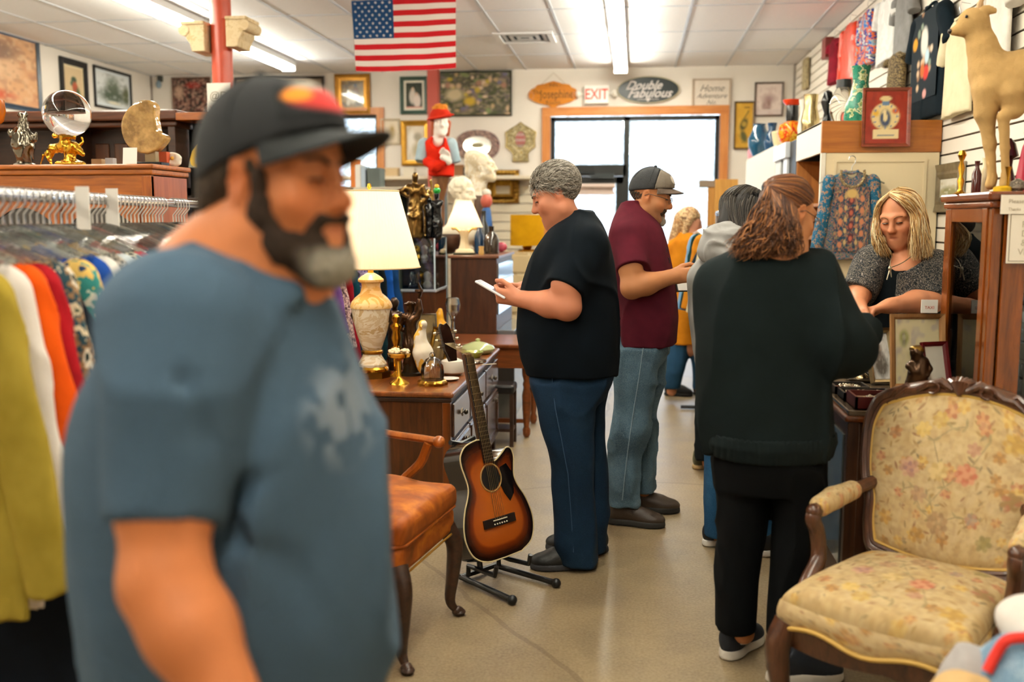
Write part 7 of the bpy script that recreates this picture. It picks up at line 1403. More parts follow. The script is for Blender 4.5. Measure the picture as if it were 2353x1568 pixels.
# --- third rack near the shop door
r3a, r3b = A(.74, 6.45, 1.56), A(.64, 7.95, 1.56); t = thing('clothes_rack', 'chrome rack of clothes towards the shop door beside the hoodie', 'clothes rack', ((r3a + r3b) / 2) * A(1, 1, 0)); MB().cyl(r3a, r3b, .02, n=12).build('rail', metal('#8f9699', .2), t, False)
for p in (r3a - A(0, .06, 0), r3b + A(0, .03, 0)): MB().cyl(p * A(1, 1, 0), p, .014, n=10).build('upright', steel, t, False); MB().cyl(p * A(1, 1, 0) + A(-.25, 0, .02), p * A(1, 1, 0) + A(.2, 0, .02), .014, n=10).build('foot', flat('#1a1a1a', .5), t, False)
for i, (lb, kd, m, s) in enumerate((('bright orange zip jacket', 'jacket', C_('#e0560f', '#c44408'), .95), ('cream knitted vest', 'shirt', C_('#cfc2a0', '#b5a684'), .9), ('pale blue shirt', 'shirt', C_('#7fa8c8', '#6890b4'), .95), ('black satin jacket', 'jacket', C_('#10191e', '#0b1216'), 1.0), ('dark green blazer', 'jacket', C_('#143634', '#0d2827'), .9), ('red striped top', 'shirt', C_('#b8342a', '#d8d0c4'), .85), ('amber coloured cardigan', 'shirt', C_('#c9821e', '#ac6a14'), .9), ('long black sequinned dress', 'dress', blotch(['#0e1418', '#1f2a33', '#0a0e11', '#33424e'], 40, .5, 1), 1.4), ('long dark blue dress', 'dress', C_('#12222f', '#0d1922'), 1.35))):
	p = r3a + (((i * 4) % 9) + .9) / 9.6 * (r3b - r3a); garment(lb + ' on the rack by the hoodie', kd, m, p - A(0, 0, .13), PI, 'garment', 'garments on the rack by the shop door', (.95, .8, s)); hang(p - A(0, 0, .0015), PI, 'hanger on the chrome rail by the shop door', 'hangers by the shop door')
# --- shirts hung flat on the slatted wall
def wallshirt(label, kind, m, px0, px1, pyt, pyb, m2=None):
	ya, yb = atx(px1, (pyt + pyb) / 2, 1.84)[1], atx(px0, (pyt + pyb) / 2, 1.84)[1]; y = (ya + yb) / 2; q = (px0 + px1) / 2; zt, zb = atx(q, pyt, 1.84)[2], atx(q, pyb, 1.84)[2]; me = G_KIND[kind]; W0 = {'tee': .62, 'shirt': .58, 'jacket': .58, 'dress': .5}[kind]; H0 = {'tee': .68, 'shirt': .7, 'jacket': .74, 'dress': .95}[kind]
	t = garment(label, kind, m, (1.845, y, zt), PI / 2, 'shirt', 'clothes hung on the slatted wall', name='wall_hung_shirt', sc=((yb - ya) / W0 * .92, .8, (zt - zb) / H0), m2=m2); h = thing('hanger', 'thin hanger on a peg holding the ' + label[:34], 'hanger', (1.845, y, zt + .05)); MB().tube([(.05, 0, .02), (.0, 0, .03), (-.01, 0, .0), (0, 0, -.04)], .0022, 5).tube([(0, -.18, -.09), (0, 0, -.045), (0, .18, -.09)], .003, 5).build('wire', steel, h); return t, y, zt, zb
wallshirt('maroon long sleeved shirt, farthest on the slatted wall', 'dress', C_('#8a1428', '#6b0e1e'), 1903, 1931, 92, 190)
wallshirt('glossy orange red jacket high on the slatted wall', 'jacket', flat('#e63a0c', .35, var=.25, vs=6), 1931, 1973, 57, 188)
wallshirt('blue and orange abstract print shirt on the slatted wall', 'jacket', blotch(['#1553b0', '#d9d2c2', '#2a3f8a', '#d8622a', '#8fa0a8', '#2f6ab8'], 7, .7, 2), 1973, 2012, 26, 150)
wallshirt('white T-shirt with small coloured logo on the slatted wall', 'tee', blotch(['#e0dedc', '#e8e6e4', '#dcdad8', '#e8e6e4', '#dedcda'], 4, .9), 2010, 2062, -12, 142)
wallshirt('grey marl T-shirt on the slatted wall beside the black one', 'tee', C_('#8f8d8c', '#7b7978'), 2050, 2100, -20, 128)
wallshirt('brown bark patterned trousers hanging under the grey T-shirt', 'dress', blotch(['#5a4a34', '#3a2f22', '#8a754f', '#2a221a'], 30, .9, 1), 2036, 2083, 124, 214)
wallshirt('cream T-shirt behind the deer on the slatted wall', 'tee', C_('#e6d9b8', '#d8c9a4'), 2160, 2245, 40, 262)
wallshirt('white T-shirt hanging above the deer on the slatted wall', 'tee', C_('#e6e0d6'), 2255, 2330, -60, 150)
tt, y, zt, zb = wallshirt('black T-shirt with floral print and white lettering on the slatted wall', 'tee', C_('#0d1b24', '#0a141b'), 2086, 2186, 12, 272)
def teeprint(u, v):
	C = fill(u, '#0d1b24'); r_ = random.Random(5)
	for i in range(26): C = dab(C, u, v, .5 + r_.gauss(0, .16), .5 + r_.gauss(0, .2), .05, .04, r_.choice(['#c9a98a', '#a88a70', '#d8c0a8', '#7d8a7a', '#8d6a50']), .7)
	C = dab(C, u, v, .14, .68, .09, .07, '#d9962a', .5); C = dab(C, u, v, .5, .66, .13, .16, '#dcd8d0', .4); C = dab(C, u, v, .6, .3, .1, .08, '#c8342c', .5); C = dab(C, u, v, .46, .34, .08, .08, '#b5602c', .5); C = dab(C, u, v, .62, .48, .08, .08, '#b8d0dc', .5); return dab(C, u, v, .58, .06, .07, .05, '#d89a94', .5)
picture('print', .40, .52, 50, 60, teeprint, (0, .040, -.30), (-1, 0, 0), NZ, vcol(.9), tt, True)
picture('lettering', .24, .09, 30, 12, lambda u, v: rect(rect(rect(fill(u, '#0d1b24'), u, v, .0, 0, .12, 1, '#dcdad6'), u, v, .1, .35, .38, .65, '#dcdad6'), u, v, .72, 0, .95, 1, '#dcdad6'), (0, .036, -.085), (-1, 0, 0), NZ, vcol(.9), tt, True)
o = solo(MB().box((1.82, atx(1900, 100, 1.85)[1] - .1, atx(1900, 128, 1.82)[2]), (1.898, atx(1900, 100, 1.85)[1] + .1, atx(1900, 82, 1.82)[2])), 'wall_mounted_box', flat('#7a2a22', .5), 'small dark red box mounted at the top of the slatted wall', 'box', smooth=False)
# --- embroidered blouse on the closet door
x, z = at(1957, 400, 6.54), at(1957, 392, 6.54)[2]; bl = garment('blue embroidered blouse hanging on the cream closet door', 'shirt', blotch(['#17506b', '#1d5a78', '#8d7a58', '#17506b', '#b5785a', '#20617f', '#144459'], 34, .85, 2), (x[0], 6.545, z), 0, 'blouse', None, (.72, .7, .80), m2=blotch(['#1d5f7d', '#175069', '#1d5f7d', '#a87a58', '#175069'], 30, .85, 4))
def emb(u, v):
	C = fill(u, '#1a4358'); C = mottle(C, u, v, 26, ['#8d7a58', '#b58a62', '#3a3a44', '#a8604c'], .75, 2)
	for k in range(4): C = dab(C, u, v, .5, .2 + .2 * k, .09, .07, '#5a2f36', .3, PI / 4); C = dab(C, u, v, .5, .2 + .2 * k, .05, .04, '#b5604a', .4)
	C = dab(C, u, v, .5, .9, .16, .07, '#c9a868', .4)
	for sx in (-1, 1):
		for k in range(5): C = dab(C, u, v, .5 + sx * .3, .1 + .18 * k, .06, .05, '#c07a56', .4); C = dab(C, u, v, .5 + sx * .16, .14 + .18 * k, .04, .04, '#b89a6a', .4)
	return C
picture('embroidery', .3, .5, 60, 90, emb, (0, -.056, -.38), NX, NZ, vcol(.85, bump=.4), bl, True); MB().tube([(.1 * math.sin(a), -.05, -.03 - .1 * math.cos(a) - .0) for a in np.linspace(-1.9, 1.9, 16)], .012, 6).build('beaded_neckline', blotch(['#b59a6a', '#6d5a44', '#d8c08a'], 60, .6, 1), bl)
h = hang((x[0], 6.54, z + .07), 0, 'clear hanger holding the embroidered blouse on the closet door', None)
del h['group']
# --- folded denim heap in the corner by the floral armchair
for lb, m, c, r_, sd in (('faded blue denim jacket heaped in front of the floral armchair', denim('#3d5c78', '#6a8aa4', '#a9bccb', 7), at(2405, 1625, 2.1), (.17, .15, .14), 1), ('white fleece with red trim lying on the denim heap', C_('#e0d8d0', '#cfc6be'), at(2385, 1442, 2.2), (.08, .09, .055), 2), ('pale grey shirt spilling off the denim heap', C_('#b8b2b0', '#9d9896'), at(2250, 1600, 2.13), (.075, .08, .1), 3), ('small tan pouch at the edge of the denim heap', C_('#d8b480'), at(2212, 1612, 2.0), (.05, .05, .05), 4)):
	S = SDF(); S.ell(c, r_).cap(c, (c[0], c[1], .08), min(r_[:2]) * .9, k=.05) if sd != 2 else S.ell(c, r_).ell(A(*c) + A(.03, 0, -.09), (.06, .05, .09)); S.disp(folds(.012, 1.0, sd + 70, (1, 1, 1.4)), .018); o = S.obj('folded_garment', m, None, .01); base_at(o); tag(o, lb, 'garment')
MB().tube(spline([at(2268, 1545, 2.05), at(2290, 1502, 2.06), at(2314, 1472, 2.06), at(2353, 1466, 2.06), at(2400, 1466, 2.06)], 5), .011, 8).build('red_piping', flat('#d82a1a', .7), o, False)
o = solo(MB().lathe([(.10, 0), (.13, .12), (.12, .2), (.11, .2), (.02, .03)], tuple(atz(-22, 1560, 0)), 24), 'flower_pot', flat('#c9821e', .4), 'amber coloured pot on the floor at the foot of the near clothes rack', 'pot')
# ================================================================= lamps and small wares
def item(name, label, cat, px, py, Y, rz=0.0, group=None, z=None):
	p = at(px, py, Y) if z is None else A(at(px, py, Y)[0], Y, z); return thing(name, label, cat, p, rz, group)
def pxm(Y): return Y / FPX * 1.006
def lathe(o, name, prof, h, m, n=24, **k): return MB().lathe([(r * h, z * h) for r, z in prof], n=n, **k).build(name, m, o, smooth=True)
gold = metal('#d9a437', .25, .3, .2); gold2 = metal('#b98a35', .3, .4, .3); silver = metal('#b8b4ac', .2, .3, .2); bronze = flat('#4a3320', .28, .75, .5, .4, 14, .2); porc = flat('#e8dfcf', .3); marb = blotch(['#e2d0b4', '#d8c09a', '#e8dac2', '#c9a878', '#e4d4b8'], 6, .35, 2, dist=1.5, bump=0); black_g = flat('#0c0d0f', .15); cut = glass('#eef4f6', .04, 1.5, .2)
shade_m = NT('lampshade'); shade_m.base('#f2e6d2'); shade_m.set(.8); _tr = shade_m.n('ShaderNodeBsdfTranslucent'); _tr.inputs[0].default_value = lin('#fff4e4'); _mx = shade_m.n('ShaderNodeMixShader'); _mx.inputs[0].default_value = .55; shade_m.l(shade_m.b.outputs[0], _mx.inputs[1]); shade_m.l(_tr.outputs[0], _mx.inputs[2]); shade_m.l(_mx.outputs[0], shade_m.o.inputs[0]); shade_m = shade_m.m
def bulb(o, z, e, c='#fff0dc'):
	L = bpy.data.lights.new('bulb', 'POINT'); L.energy = e; L.color = lin(c)[:3]; L.shadow_soft_size = .03; q = bpy.data.objects.new('bulb', L); COL.objects.link(q); q.parent = o; q.location = (0, 0, z)
# big table lamp
q = atz(856, 866, DR['z']); L = thing('table_lamp', 'large lit table lamp with marbled urn base and cream pleated shade on the dresser', 'lamp', (q[0], q[1], DR['z'])); u_ = pxm(q[1])
lathe(L, 'plinth', [(44, 0), (44, 14), (40, 15)], u_, metal('#7a5520', .3, .3), 8); lathe(L, 'foot_ring', [(38, 15), (39, 21), (35, 26)], u_, gold)
lathe(L, 'urn', [(33, 26), (34, 32), (24, 48), (20, 58), (21, 64), (23, 68), (34, 100), (43, 135), (46, 158), (46.5, 165), (47, 168)], u_, marb, 32); lathe(L, 'gilt_collar', [(24, 56), (26, 59), (26, 62), (23, 65)], u_, gold2)
lathe(L, 'shoulder', [(49, 164), (49.5, 169), (46, 178), (38, 188), (26, 198), (21.5, 212), (22, 222), (30, 226), (30, 231), (22, 238), (12, 244), (8, 246)], u_, blotch(['#e8bf7a', '#e2b468', '#edcb90', '#d9a758'], 6, .35, 3, dist=1.5, bump=0), 32); lathe(L, 'neck', [(6.5, 245), (6.5, 262)], u_, flat('#d9a01e', .3))
for s in (-1, 1): MB().tube([(s * .088, 0, .30), (s * .104, -.0, .33), (s * .098, 0, .37)], [.014, .012, .005], 8).build('handle_mask', bronze, L)
sh = lathe(L, 'shade', [(115, 258), (67, 437)], u_, shade_m, 288, rmod=lambda r, t, z: r * (1 + .007 * math.cos(72 * t))); sh.modifiers.new('thick', 'SOLIDIFY').thickness = .002
me = sh.data; bm = bmesh.new(); bm.from_mesh(me); bmesh.ops.delete(bm, geom=[f for f in bm.faces if len(f.verts) > 8], context='FACES_ONLY'); bm.to_mesh(me); bm.free()
for z, r_ in ((258, 115.4), (434, 68)): MB().tube([(r_ * u_ * math.cos(k * PI / 32), r_ * u_ * math.sin(k * PI / 32), (z + 1.5) * u_) for k in range(64)], .004, 6, closed=True).build('shade_trim', flat('#e2c79a', .7), sh)
lathe(L, 'finial', [(3, 430), (3, 440), (6, 444), (4, 452), (1, 454)], u_, gold, 12); bulb(L, 350 * u_, 4.8)
MB().tube(spline([(-.06, .02, .008), (-.13, .04, .02), (-.14, -.0, .05), (-.12, .05, .03), (-.16, .1, .006)], 6), .003, 6).build('cord', flat('#e4dccb', .5), L)
# small cream lamp
q = at(1067, 590, 7.62); L = thing('table_lamp', 'small lit cream lamp with leafy pedestal on the tall brown cabinet', 'lamp', (q[0], 7.62, BC[0])); u_ = pxm(7.62)
lathe(L, 'base_plate', [(26, 0), (26, 5)], u_, flat('#2a3018', .5)); lathe(L, 'pedestal', [(22, 5), (20, 11), (13, 14), (10, 24), (8, 40), (11, 50), (10, 56)], u_, flat('#e2d2ae', .5), 20, lobes=5, lamp=.08)
for s in (-1, 1): MB().tube(spline([(s * .02, 0, .16), (s * .06, 0, .2), (s * .09, 0, .2), (s * .085, 0, .22)], 4), .011, 8).build('leaf_scroll', flat('#d8b46a', .5), L)
sh = lathe(L, 'shade', [(43, 63), (17, 124)], u_, shade_m, 40); sh.modifiers.new('thick', 'SOLIDIFY').thickness = .002
me = sh.data; bm = bmesh.new(); bm.from_mesh(me); bmesh.ops.delete(bm, geom=[f for f in bm.faces if len(f.verts) > 8], context='FACES_ONLY'); bm.to_mesh(me); bm.free(); bulb(L, 84 * u_, 1.5)
# yellow drum lamp on a pale painted chest far back
q = at(1205, 640, 9.9); zc = at(1205, 580, 9.9)[2]; c = thing('chest', 'pale painted chest of drawers under the mustard drum lamp', 'chest', (q[0], 10.1, 0)); bx('body', (q[0] - .19, 9.9, 0), (q[0] + .24, 10.3, zc), blotch(['#dcc9a0', '#e4d4b0', '#c9b288', '#d2bb90'], 9, .6, 1), c)
for k in range(3): bx('drawer', (q[0] - .17, 9.885, zc - .2 - .2 * k), (q[0] + .22, 9.9, zc - .03 - .2 * k), flat('#d6bf92', .5), c)
L = thing('table_lamp', 'mustard yellow drum shade lamp beyond the grey haired man', 'lamp', (q[0] + .01, 10.08, zc)); u_ = pxm(10.08); lathe(L, 'base', [(22, 0), (22, 3), (9, 6), (12, 10), (9, 16)], u_, gold); lathe(L, 'shade', [(39, 14), (39, 84)], u_, cloth('#d9a012', '#c48c0c'), 32)
# ---- on top of the oak bookcase
zt = BK_Z; u_ = pxm(5.15)
o = item('lamp_globe', 'orange amber glass globe on a dark stem at the end of the bookcase', 'glass globe', -12, 378, 5.2, z=zt); lathe(o, 'stem', [(14, 0), (6, 6), (5, 95)], u_, bronze); lathe(o, 'globe', [(8, 95), (26, 110), (32, 135), (30, 160), (24, 163)], u_, flat('#e0781a', .15, var=.3, vs=8))
o = item('figurine', 'pewter draped lady jug figurine on the bookcase beside the crystal ball', 'figurine', 57, 375, 5.15, z=zt); lathe(o, 'base', [(26, 0), (26, 5), (18, 9)], u_, silver); S = SDF()
f = lambda x, y, d=0: (x * u_, d * u_, y * u_)
S.chain([f(0, 8), f(0, 50), f(2, 95)], [18 * u_, 23 * u_, 12 * u_], .02).ell(f(-8, 58, -6), (16 * u_, 14 * u_, 22 * u_)).chain([f(-14, 88), f(-28, 74), f(-34, 84)], [6 * u_, 5 * u_, 4 * u_], .01).chain([f(12, 80), f(30, 66), f(34, 78)], [6 * u_, 5 * u_, 4 * u_], .01).ball(f(2, 112), 9 * u_).cap(f(-4, 122), f(8, 122), 6 * u_, 5 * u_, .005); S.disp(folds(.006, 3, 2), .008); S.obj('figure', metal('#7a7264', .2, .4, .3), o, .006, local=True)
o = item('crystal_ball', 'clear crystal ball resting on the gold deer stand', 'crystal ball', 153, 249, 5.15); r_ = 55 * u_; MB().ball((0, 0, 0), r_, 48, 32).build('ball', glass('#ffffff', 0, 1.45), o); o.location.z = zt + (373 - 250) * u_
o = item('ball_stand', 'gold stand of leaping deer under the crystal ball', 'stand', 150, 375, 5.15, z=zt); S = SDF(); S.ell(f(12, 5), (36 * u_, 26 * u_, 8 * u_)).chain([f(-30, 42), f(0, 46), f(24, 44)], [10 * u_, 12 * u_, 12 * u_], .02).chain([f(-32, 42), f(-44, 30), f(-56, 26), f(-64, 2)], [7 * u_, 5 * u_, 3.5 * u_, 3 * u_], .008).chain([f(-26, 38), f(-40, 20), f(-36, 4)], [6 * u_, 4 * u_, 3 * u_], .008).chain([f(24, 46), f(38, 36), f(46, 28)], [9 * u_, 7 * u_, 5 * u_], .01).chain([f(36, 44), f(48, 58), f(46, 66)], [3 * u_, 2.5 * u_, 2 * u_], .004).chain([f(14, 40), f(12, 10)], [9 * u_, 12 * u_], .02).cap(f(-25, 70), f(25, 70), 5 * u_, 5 * u_, .01).chain([f(4, 50), f(4, 70)], [8 * u_, 14 * u_], .02); S.disp(folds(.005, 4, 5), .006); S.obj('deer', gold, o, .005, local=True)
o = item('resin_sculpture', 'amber resin nautilus shaped sculpture on a black block', 'sculpture', 350, 378, 5.2, z=zt); MB().box((-.085, -.05, 0), (.075, .05, .02)).build('plinth', black_g, o, smooth=False, bevel=.004); MB().box((-.03, -.02, .02), (.03, .02, .08)).build('post', flat('#8d7a5c', .15), o, smooth=False)
nut = [(-20, 4), (-48, 20), (-62, 48), (-62, 78), (-48, 104), (-24, 122), (2, 128), (18, 122), (24, 110), (22, 88), (26, 62), (30, 52), (48, 42), (40, 26), (22, 10), (0, 2)]; nut = [(p_[0] * u_, p_[1] * u_) for p_ in spline([(a - 4, b_, 0) for a, b_ in nut], 3)]
MB().prism(nut[::-1], (0, -.035, 26 * u_), NX, NZ, (0, .07, 0)).build('nautilus', flat('#c39a5c', .08, 0, .8, .0, 16, .35, 40, '#7d5c2c'), o, smooth=False, bevel=.012, seg=3)
for n_, lb, px, py, w_, h_, cc in (('price_card', 'blank white price card leaning before the resin sculpture', 298, 377, 34, 40, '#f0ebe4'), ('book', 'tan book on the bookcase top behind the deer stand', 226, 377, 26, 20, '#c9a57a'), ('book', 'grey book on the bookcase top beside the tan one', 255, 377, 20, 22, '#b9bcc0'), ('small_box', 'red and white small box behind the sculpture block', 378, 374, 20, 36, '#b8502c')): o = item(n_, lb, n_.replace('_', ' '), px, py, 5.06 if 'card' in n_ else 5.3, z=zt); o.rotation_euler = (R(-8) if 'card' in n_ else 0, 0, 0); MB().box((-w_ / 2 * u_, -.002 if 'card' in n_ else -.02, 0), (w_ / 2 * u_, .002 if 'card' in n_ else .02, h_ * u_)).build('sheet' if 'card' in n_ else 'block', flat(cc, .7), o, smooth=False)
o = item('porcelain_flower', 'white porcelain flower ornament with yellow centre at the bookcase corner', 'ornament', 398, 380, 5.33, z=zt)
S = SDF(); S.ell((0, 0, .042), (.05, .02, .042)).ball((0, -.03, .05), .026, .012, 's'); S.disp(lambda x: .007 * vn(x, 55, 4), .008); S.obj('bloom', porc, o, .004, local=True)
MB().ball((0, -.010, .048), .011, 10, 8).build('centre', flat('#d8a03a', .5), o)
o = item('table_lamp', 'bronze lamp with yellow and grey stained glass bell shade beside the cap', 'lamp', 468, 402, 6.4, z=BK_Z - .148); u6 = pxm(6.4); lathe(o, 'stem', [(16, 0), (5, 8), (4, 60), (8, 66)], u6, flat('#2c3a30', .4, .5)); MB().lathe([(34 * u6, 70 * u6), (31 * u6, 84 * u6), (24 * u6, 108 * u6), (12 * u6, 124 * u6), (4 * u6, 128 * u6)], n=12).build('shade', blotch(['#d8ae3a', '#b8b09a', '#e0bc50', '#8d8a7c'], 14, .25, 1, voro=True), o)
# ---- wares on the dresser
zd = DR['z']; u5 = pxm(5.1)
def dres(name, label, cat, px, py, rz=0.0): q = atz(px, py, zd); return thing(name, label, cat, (q[0], q[1], zd), rz), pxm(q[1])
o, k = dres('compote', 'gold pedestal dish heaped with shells in front of the lamp', 'dish', 918, 882); lathe(o, 'pedestal', [(24, 0), (22, 4), (8, 12), (4, 18), (4, 54), (10, 60), (24, 64), (27, 72), (25, 73)], k, gold, 20, lobes=8, lamp=.04); b = MB(); r_ = random.Random(2)
for _ in range(34): a, q = r_.random() * 6.3, r_.random() ** .5 * 22; b.ball((q * k * math.cos(a), q * k * math.sin(a), (74 + r_.random() * 7) * k), (.011, .009, .008), 7, 5)
b = b.build('shells', flat('#e8cfa8', .4), o); b['kind'] = 'stuff'
def fig(o, k, h, m, seed, arm=None, name='figure', hat=None, w=1.0, hm=.004):
	S = SDF(); g = lambda x, y, d=0: (x * h * k * w, d * h * k, y * h * k); R_ = h * k; q = .04 * R_
	S.chain([g(0, .03), g(0, .3), g(0, .55), g(0, .68)], [.13 * R_ * w, .12 * R_ * w, .085 * R_, .1 * R_], q).cap(g(-.1, .74), g(.1, .74), .05 * R_, .05 * R_, q).cap(g(0, .76), g(0, .84), .035 * R_, k=q).ell(g(0, .9), (.055 * R_, .06 * R_, .075 * R_), k=q)
	for am in arm or (): S.chain([g(*p) for p in am], [.045 * R_, .036 * R_, .028 * R_], q * .5)
	if hat: S.ell(g(0, .955), (.085 * R_, .085 * R_, .03 * R_), k=q * .5)
	S.disp(folds(.012 * R_, 1.0 / max(R_, .1), seed, (1, 1, .4)), .015 * R_); return S.obj(name, m, o, max(hm, R_ / 70), local=True)
o, k = dres('statuette', 'tall bronze torch bearer statuette behind the gold compote', 'statuette', 945, 862); lathe(o, 'base', [(26, 0), (26, 6), (20, 8), (18, 24), (19, 28)], k, flat('#2a2418', .3, .5)); fg = fig(o, k, 150, bronze, 3, (((.1, .74), (.16, .85), (.14, 1.0)), ((-.1, .74), (-.16, .58), (-.08, .5))), hat=1); fg.location.z = 26 * k; MB().lathe([(.004, 0), (.007, .04), (.024, .05), (.022, .06)], (21 * k, 0, 176 * k), 12).tube([(21 * k, 0, 186 * k), (26 * k, 0, 200 * k), (20 * k, 0, 218 * k)], [.012, .01, .003], 6).build('torch', bronze, o)
o, k = dres('statuette', 'dark bronze head figure between the lamp urn and the torch bearer', 'statuette', 908, 850); fg = fig(o, k, 176, flat('#2c1d12', .3, .6), 5, w=.75)
o, k = dres('candlestick', 'gold leafy candlestick rising behind the gold compote', 'candlestick', 911, 864); lathe(o, 'stick', [(20, 0), (12, 6), (5, 12), (7, 40), (4, 50), (12, 62), (15, 66), (6, 72), (11, 90), (8, 105), (13, 118), (6, 126), (10, 140), (3, 146)], k, gold, 14, lobes=6, lamp=.1)
o, k = dres('goose_figurine', 'cream and yellow ceramic goose beside the glass cloche', 'figurine', 972, 866); g = lambda x, y, d=0: (x * k, d * k, y * k); S = SDF(); S.ell(g(4, 42), (.05, .045, .085)).chain([g(-2, 60), g(-6, 92), g(0, 118)], [22 * k, 12 * k, 9 * k], .03).ell(g(2, 126, -4), (9 * k, 12 * k, 9 * k)); S.obj('goose', blotch(['#e8dcc4', '#eadfca', '#e2b04a', '#e6d4ac'], 7, .35, 2, bump=0), o, .005, local=True); MB().cyl((0, -12 * k, 124 * k), (2 * k, -24 * k, 120 * k), .008, .002, 8).build('beak', flat('#d89a2a', .4), o)
o, k = dres('glass_cloche', 'ribbed clear glass cloche on an ornate gilt ring, front of the dresser', 'glass cloche', 994, 884); lathe(o, 'gilt_ring', [(34, 0), (35, 6), (31, 11), (27, 12)], k, gold2, 40, lobes=10, lamp=.06); MB().lathe([(26 * k, 12 * k), (27 * k, 30 * k), (25 * k, 46 * k), (16 * k, 60 * k), (6 * k, 66 * k), (7 * k, 72 * k), (4 * k, 76 * k)], n=36, lobes=12, lamp=.03).build('dome', glass('#f6f2ea', .06, 1.45, .14), o)
def leanframe(label, px, py, w_, h_, fm, pic, rz, lean=-15, bd=.018, loc=None, k=None, dp=.016):
	o, k_ = (thing('photo_frame', label, 'picture frame', loc), k) if loc is not None else dres('photo_frame', label, 'picture frame', px, py); w_, h_ = w_ * k_, h_ * k_; o.rotation_euler = (R(lean), 0, rz)
	MB().frame((0, 0, h_ / 2), NX, NZ, w_, h_, bd, (0, -dp, 0), [(0, 0), (0, 1), (.6, .8), (1, .4), (1, 0)]).build('frame', fm, o, smooth=False); MB().box((-w_ / 2 + .004, -.001, .004), (w_ / 2 - .004, .004, h_ - .004)).build('backing', flat('#4a3a2a', .8), o, smooth=False); picture('picture', w_ - 2 * bd, h_ - 2 * bd, 30, 40, pic, (0, -.004, h_ / 2), NX, NZ, vcol(.2), o, True); return o
dk = lambda u, v: mottle(fill(u, '#6b5a3a'), u, v, 4, ['#8d7848', '#3a2f22'], .7, 3)
leanframe('gilt picture frame leaning behind the goose on the dresser', 1002, 842, 58, 92, gold2, dk, R(-38)); leanframe('thin silver frame leaning behind the torch bearer', 982, 828, 52, 110, silver, dk, R(20), bd=.008)
o, k = dres('glass_hen', 'amber yellow glass hen covered dish at the back of the dresser', 'covered dish', 1016, 808); g = lambda x, y, d=0: (x * k, d * k, y * k); S = SDF(); S.ell(g(0, 45), (20 * k, 16 * k, 24 * k)).chain([g(-4, 60), g(-6, 84), g(-4, 96)], [15 * k, 8 * k, 6 * k], .02); S.obj('hen', flat('#e0a020', .15), o, .005, local=True); lathe(o, 'bowl', [(12, 0), (20, 14), (22, 24), (10, 32)], k, flat('#e8e2d8', .2))
o, k = dres('crystal_goblet', 'tall cut crystal goblet on the dresser before the brown cabinet', 'goblet', 1041, 800); MB().lathe([(16 * k, 0), (14 * k, 4 * k), (5 * k, 12 * k), (6 * k, 44 * k), (4 * k, 62 * k), (8 * k, 76 * k), (16 * k, 86 * k), (18 * k, 102 * k), (15 * k, 116 * k), (10 * k, 119 * k)], n=10).build('goblet', cut, o, smooth=False)
for nm, lb, px, py, pr, m in (('cake_stand', 'white footed dish with gold rim behind the guitar head', 1037, 836, [(14, 0), (8, 8), (9, 26), (24, 36), (27, 41), (24, 40), (2, 37)], porc), ('teapot', 'squat white teapot behind the guitar head', 1040, 862, [(18, 0), (28, 8), (30, 22), (26, 34), (12, 40), (4, 42), (5, 48), (1, 50)], flat('#d8cfc0', .25)), ('plate', 'small white plate with brown rim at the dresser edge', 1032, 874, [(12, 0), (22, 3), (24, 5), (21, 5), (2, 3)], flat('#dcd4cc', .3)), ('glass_dish', 'green tinted glass covered dish at the far end of the dresser', 1098, 812, [(30, 0), (38, 6), (40, 12), (36, 18), (14, 26), (5, 28), (6, 33), (1, 35)], flat('#b8bf8a', .08, spec=.8)), ('glass_dish', 'small green glass bowl beside the larger covered dish', 1085, 822, [(18, 0), (24, 8), (26, 14), (23, 14), (2, 6)], flat('#8a9a3a', .08, spec=.8)), ('silver_tray', 'tarnished silver tray with small trinkets on the dresser', 1092, 834, [(24, 0), (27, 3), (26, 6), (23, 4), (1, 3)], silver)): o, k = dres(nm, lb, nm.replace('_', ' '), px, py); lathe(o, 'bowl', pr, k, m, 28)
o, k = dres('paper_tag', 'pale cardboard strip lying over the dresser edge', 'card', 1122, 838, R(35)); MB().box((-.05, -.008, 0), (.05, .008, .002)).build('strip', flat('#c9b8a0', .8), o, smooth=False)
# ---- figurines on and in the acrylic case
u7 = pxm(6.9)
for lb, px, h, m, arm, w_ in (('tall gilded lady figurine with piled hair on the acrylic case', 957, 152, metal('#8a6a3a', .3, .6, .3), (((-.1, .74), (-.25, .68), (-.12, .62)), ((.1, .74), (.18, .6), (.1, .5))), 1), ('slim dancer figurine with raised arm on the acrylic case', 977, 112, metal('#a8884a', .3, .6, .3), (((.1, .74), (.12, .9), (.08, 1.15)),), .8), ('black and gold cat shaped figurine on the acrylic case', 988, 92, black_g, None, .7), ('black figurine with green, yellow and red turban on the acrylic case', 1006, 106, black_g, (((-.1, .74), (-.2, .55), (-.05, .5)),), .9)):
	p = at(px, 544, 6.9); o = thing('figurine', lb, 'figurine', (p[0], 6.88 if px != 977 else 7.0, AC[0] + .003)); fg = fig(o, u7, h, m, px, arm, w=w_, hm=.0045)
	if px == 1006: MB().ball((0, 0, .99 * h * u7), (.026, .026, .026), 12, 8).build('turban', flat('#1f9a3a', .3), o); MB().ball((0, 0, .99 * h * u7 + .026), (.018, .018, .02), 10, 6).build('turban_top', flat('#e0a81e', .3), o)
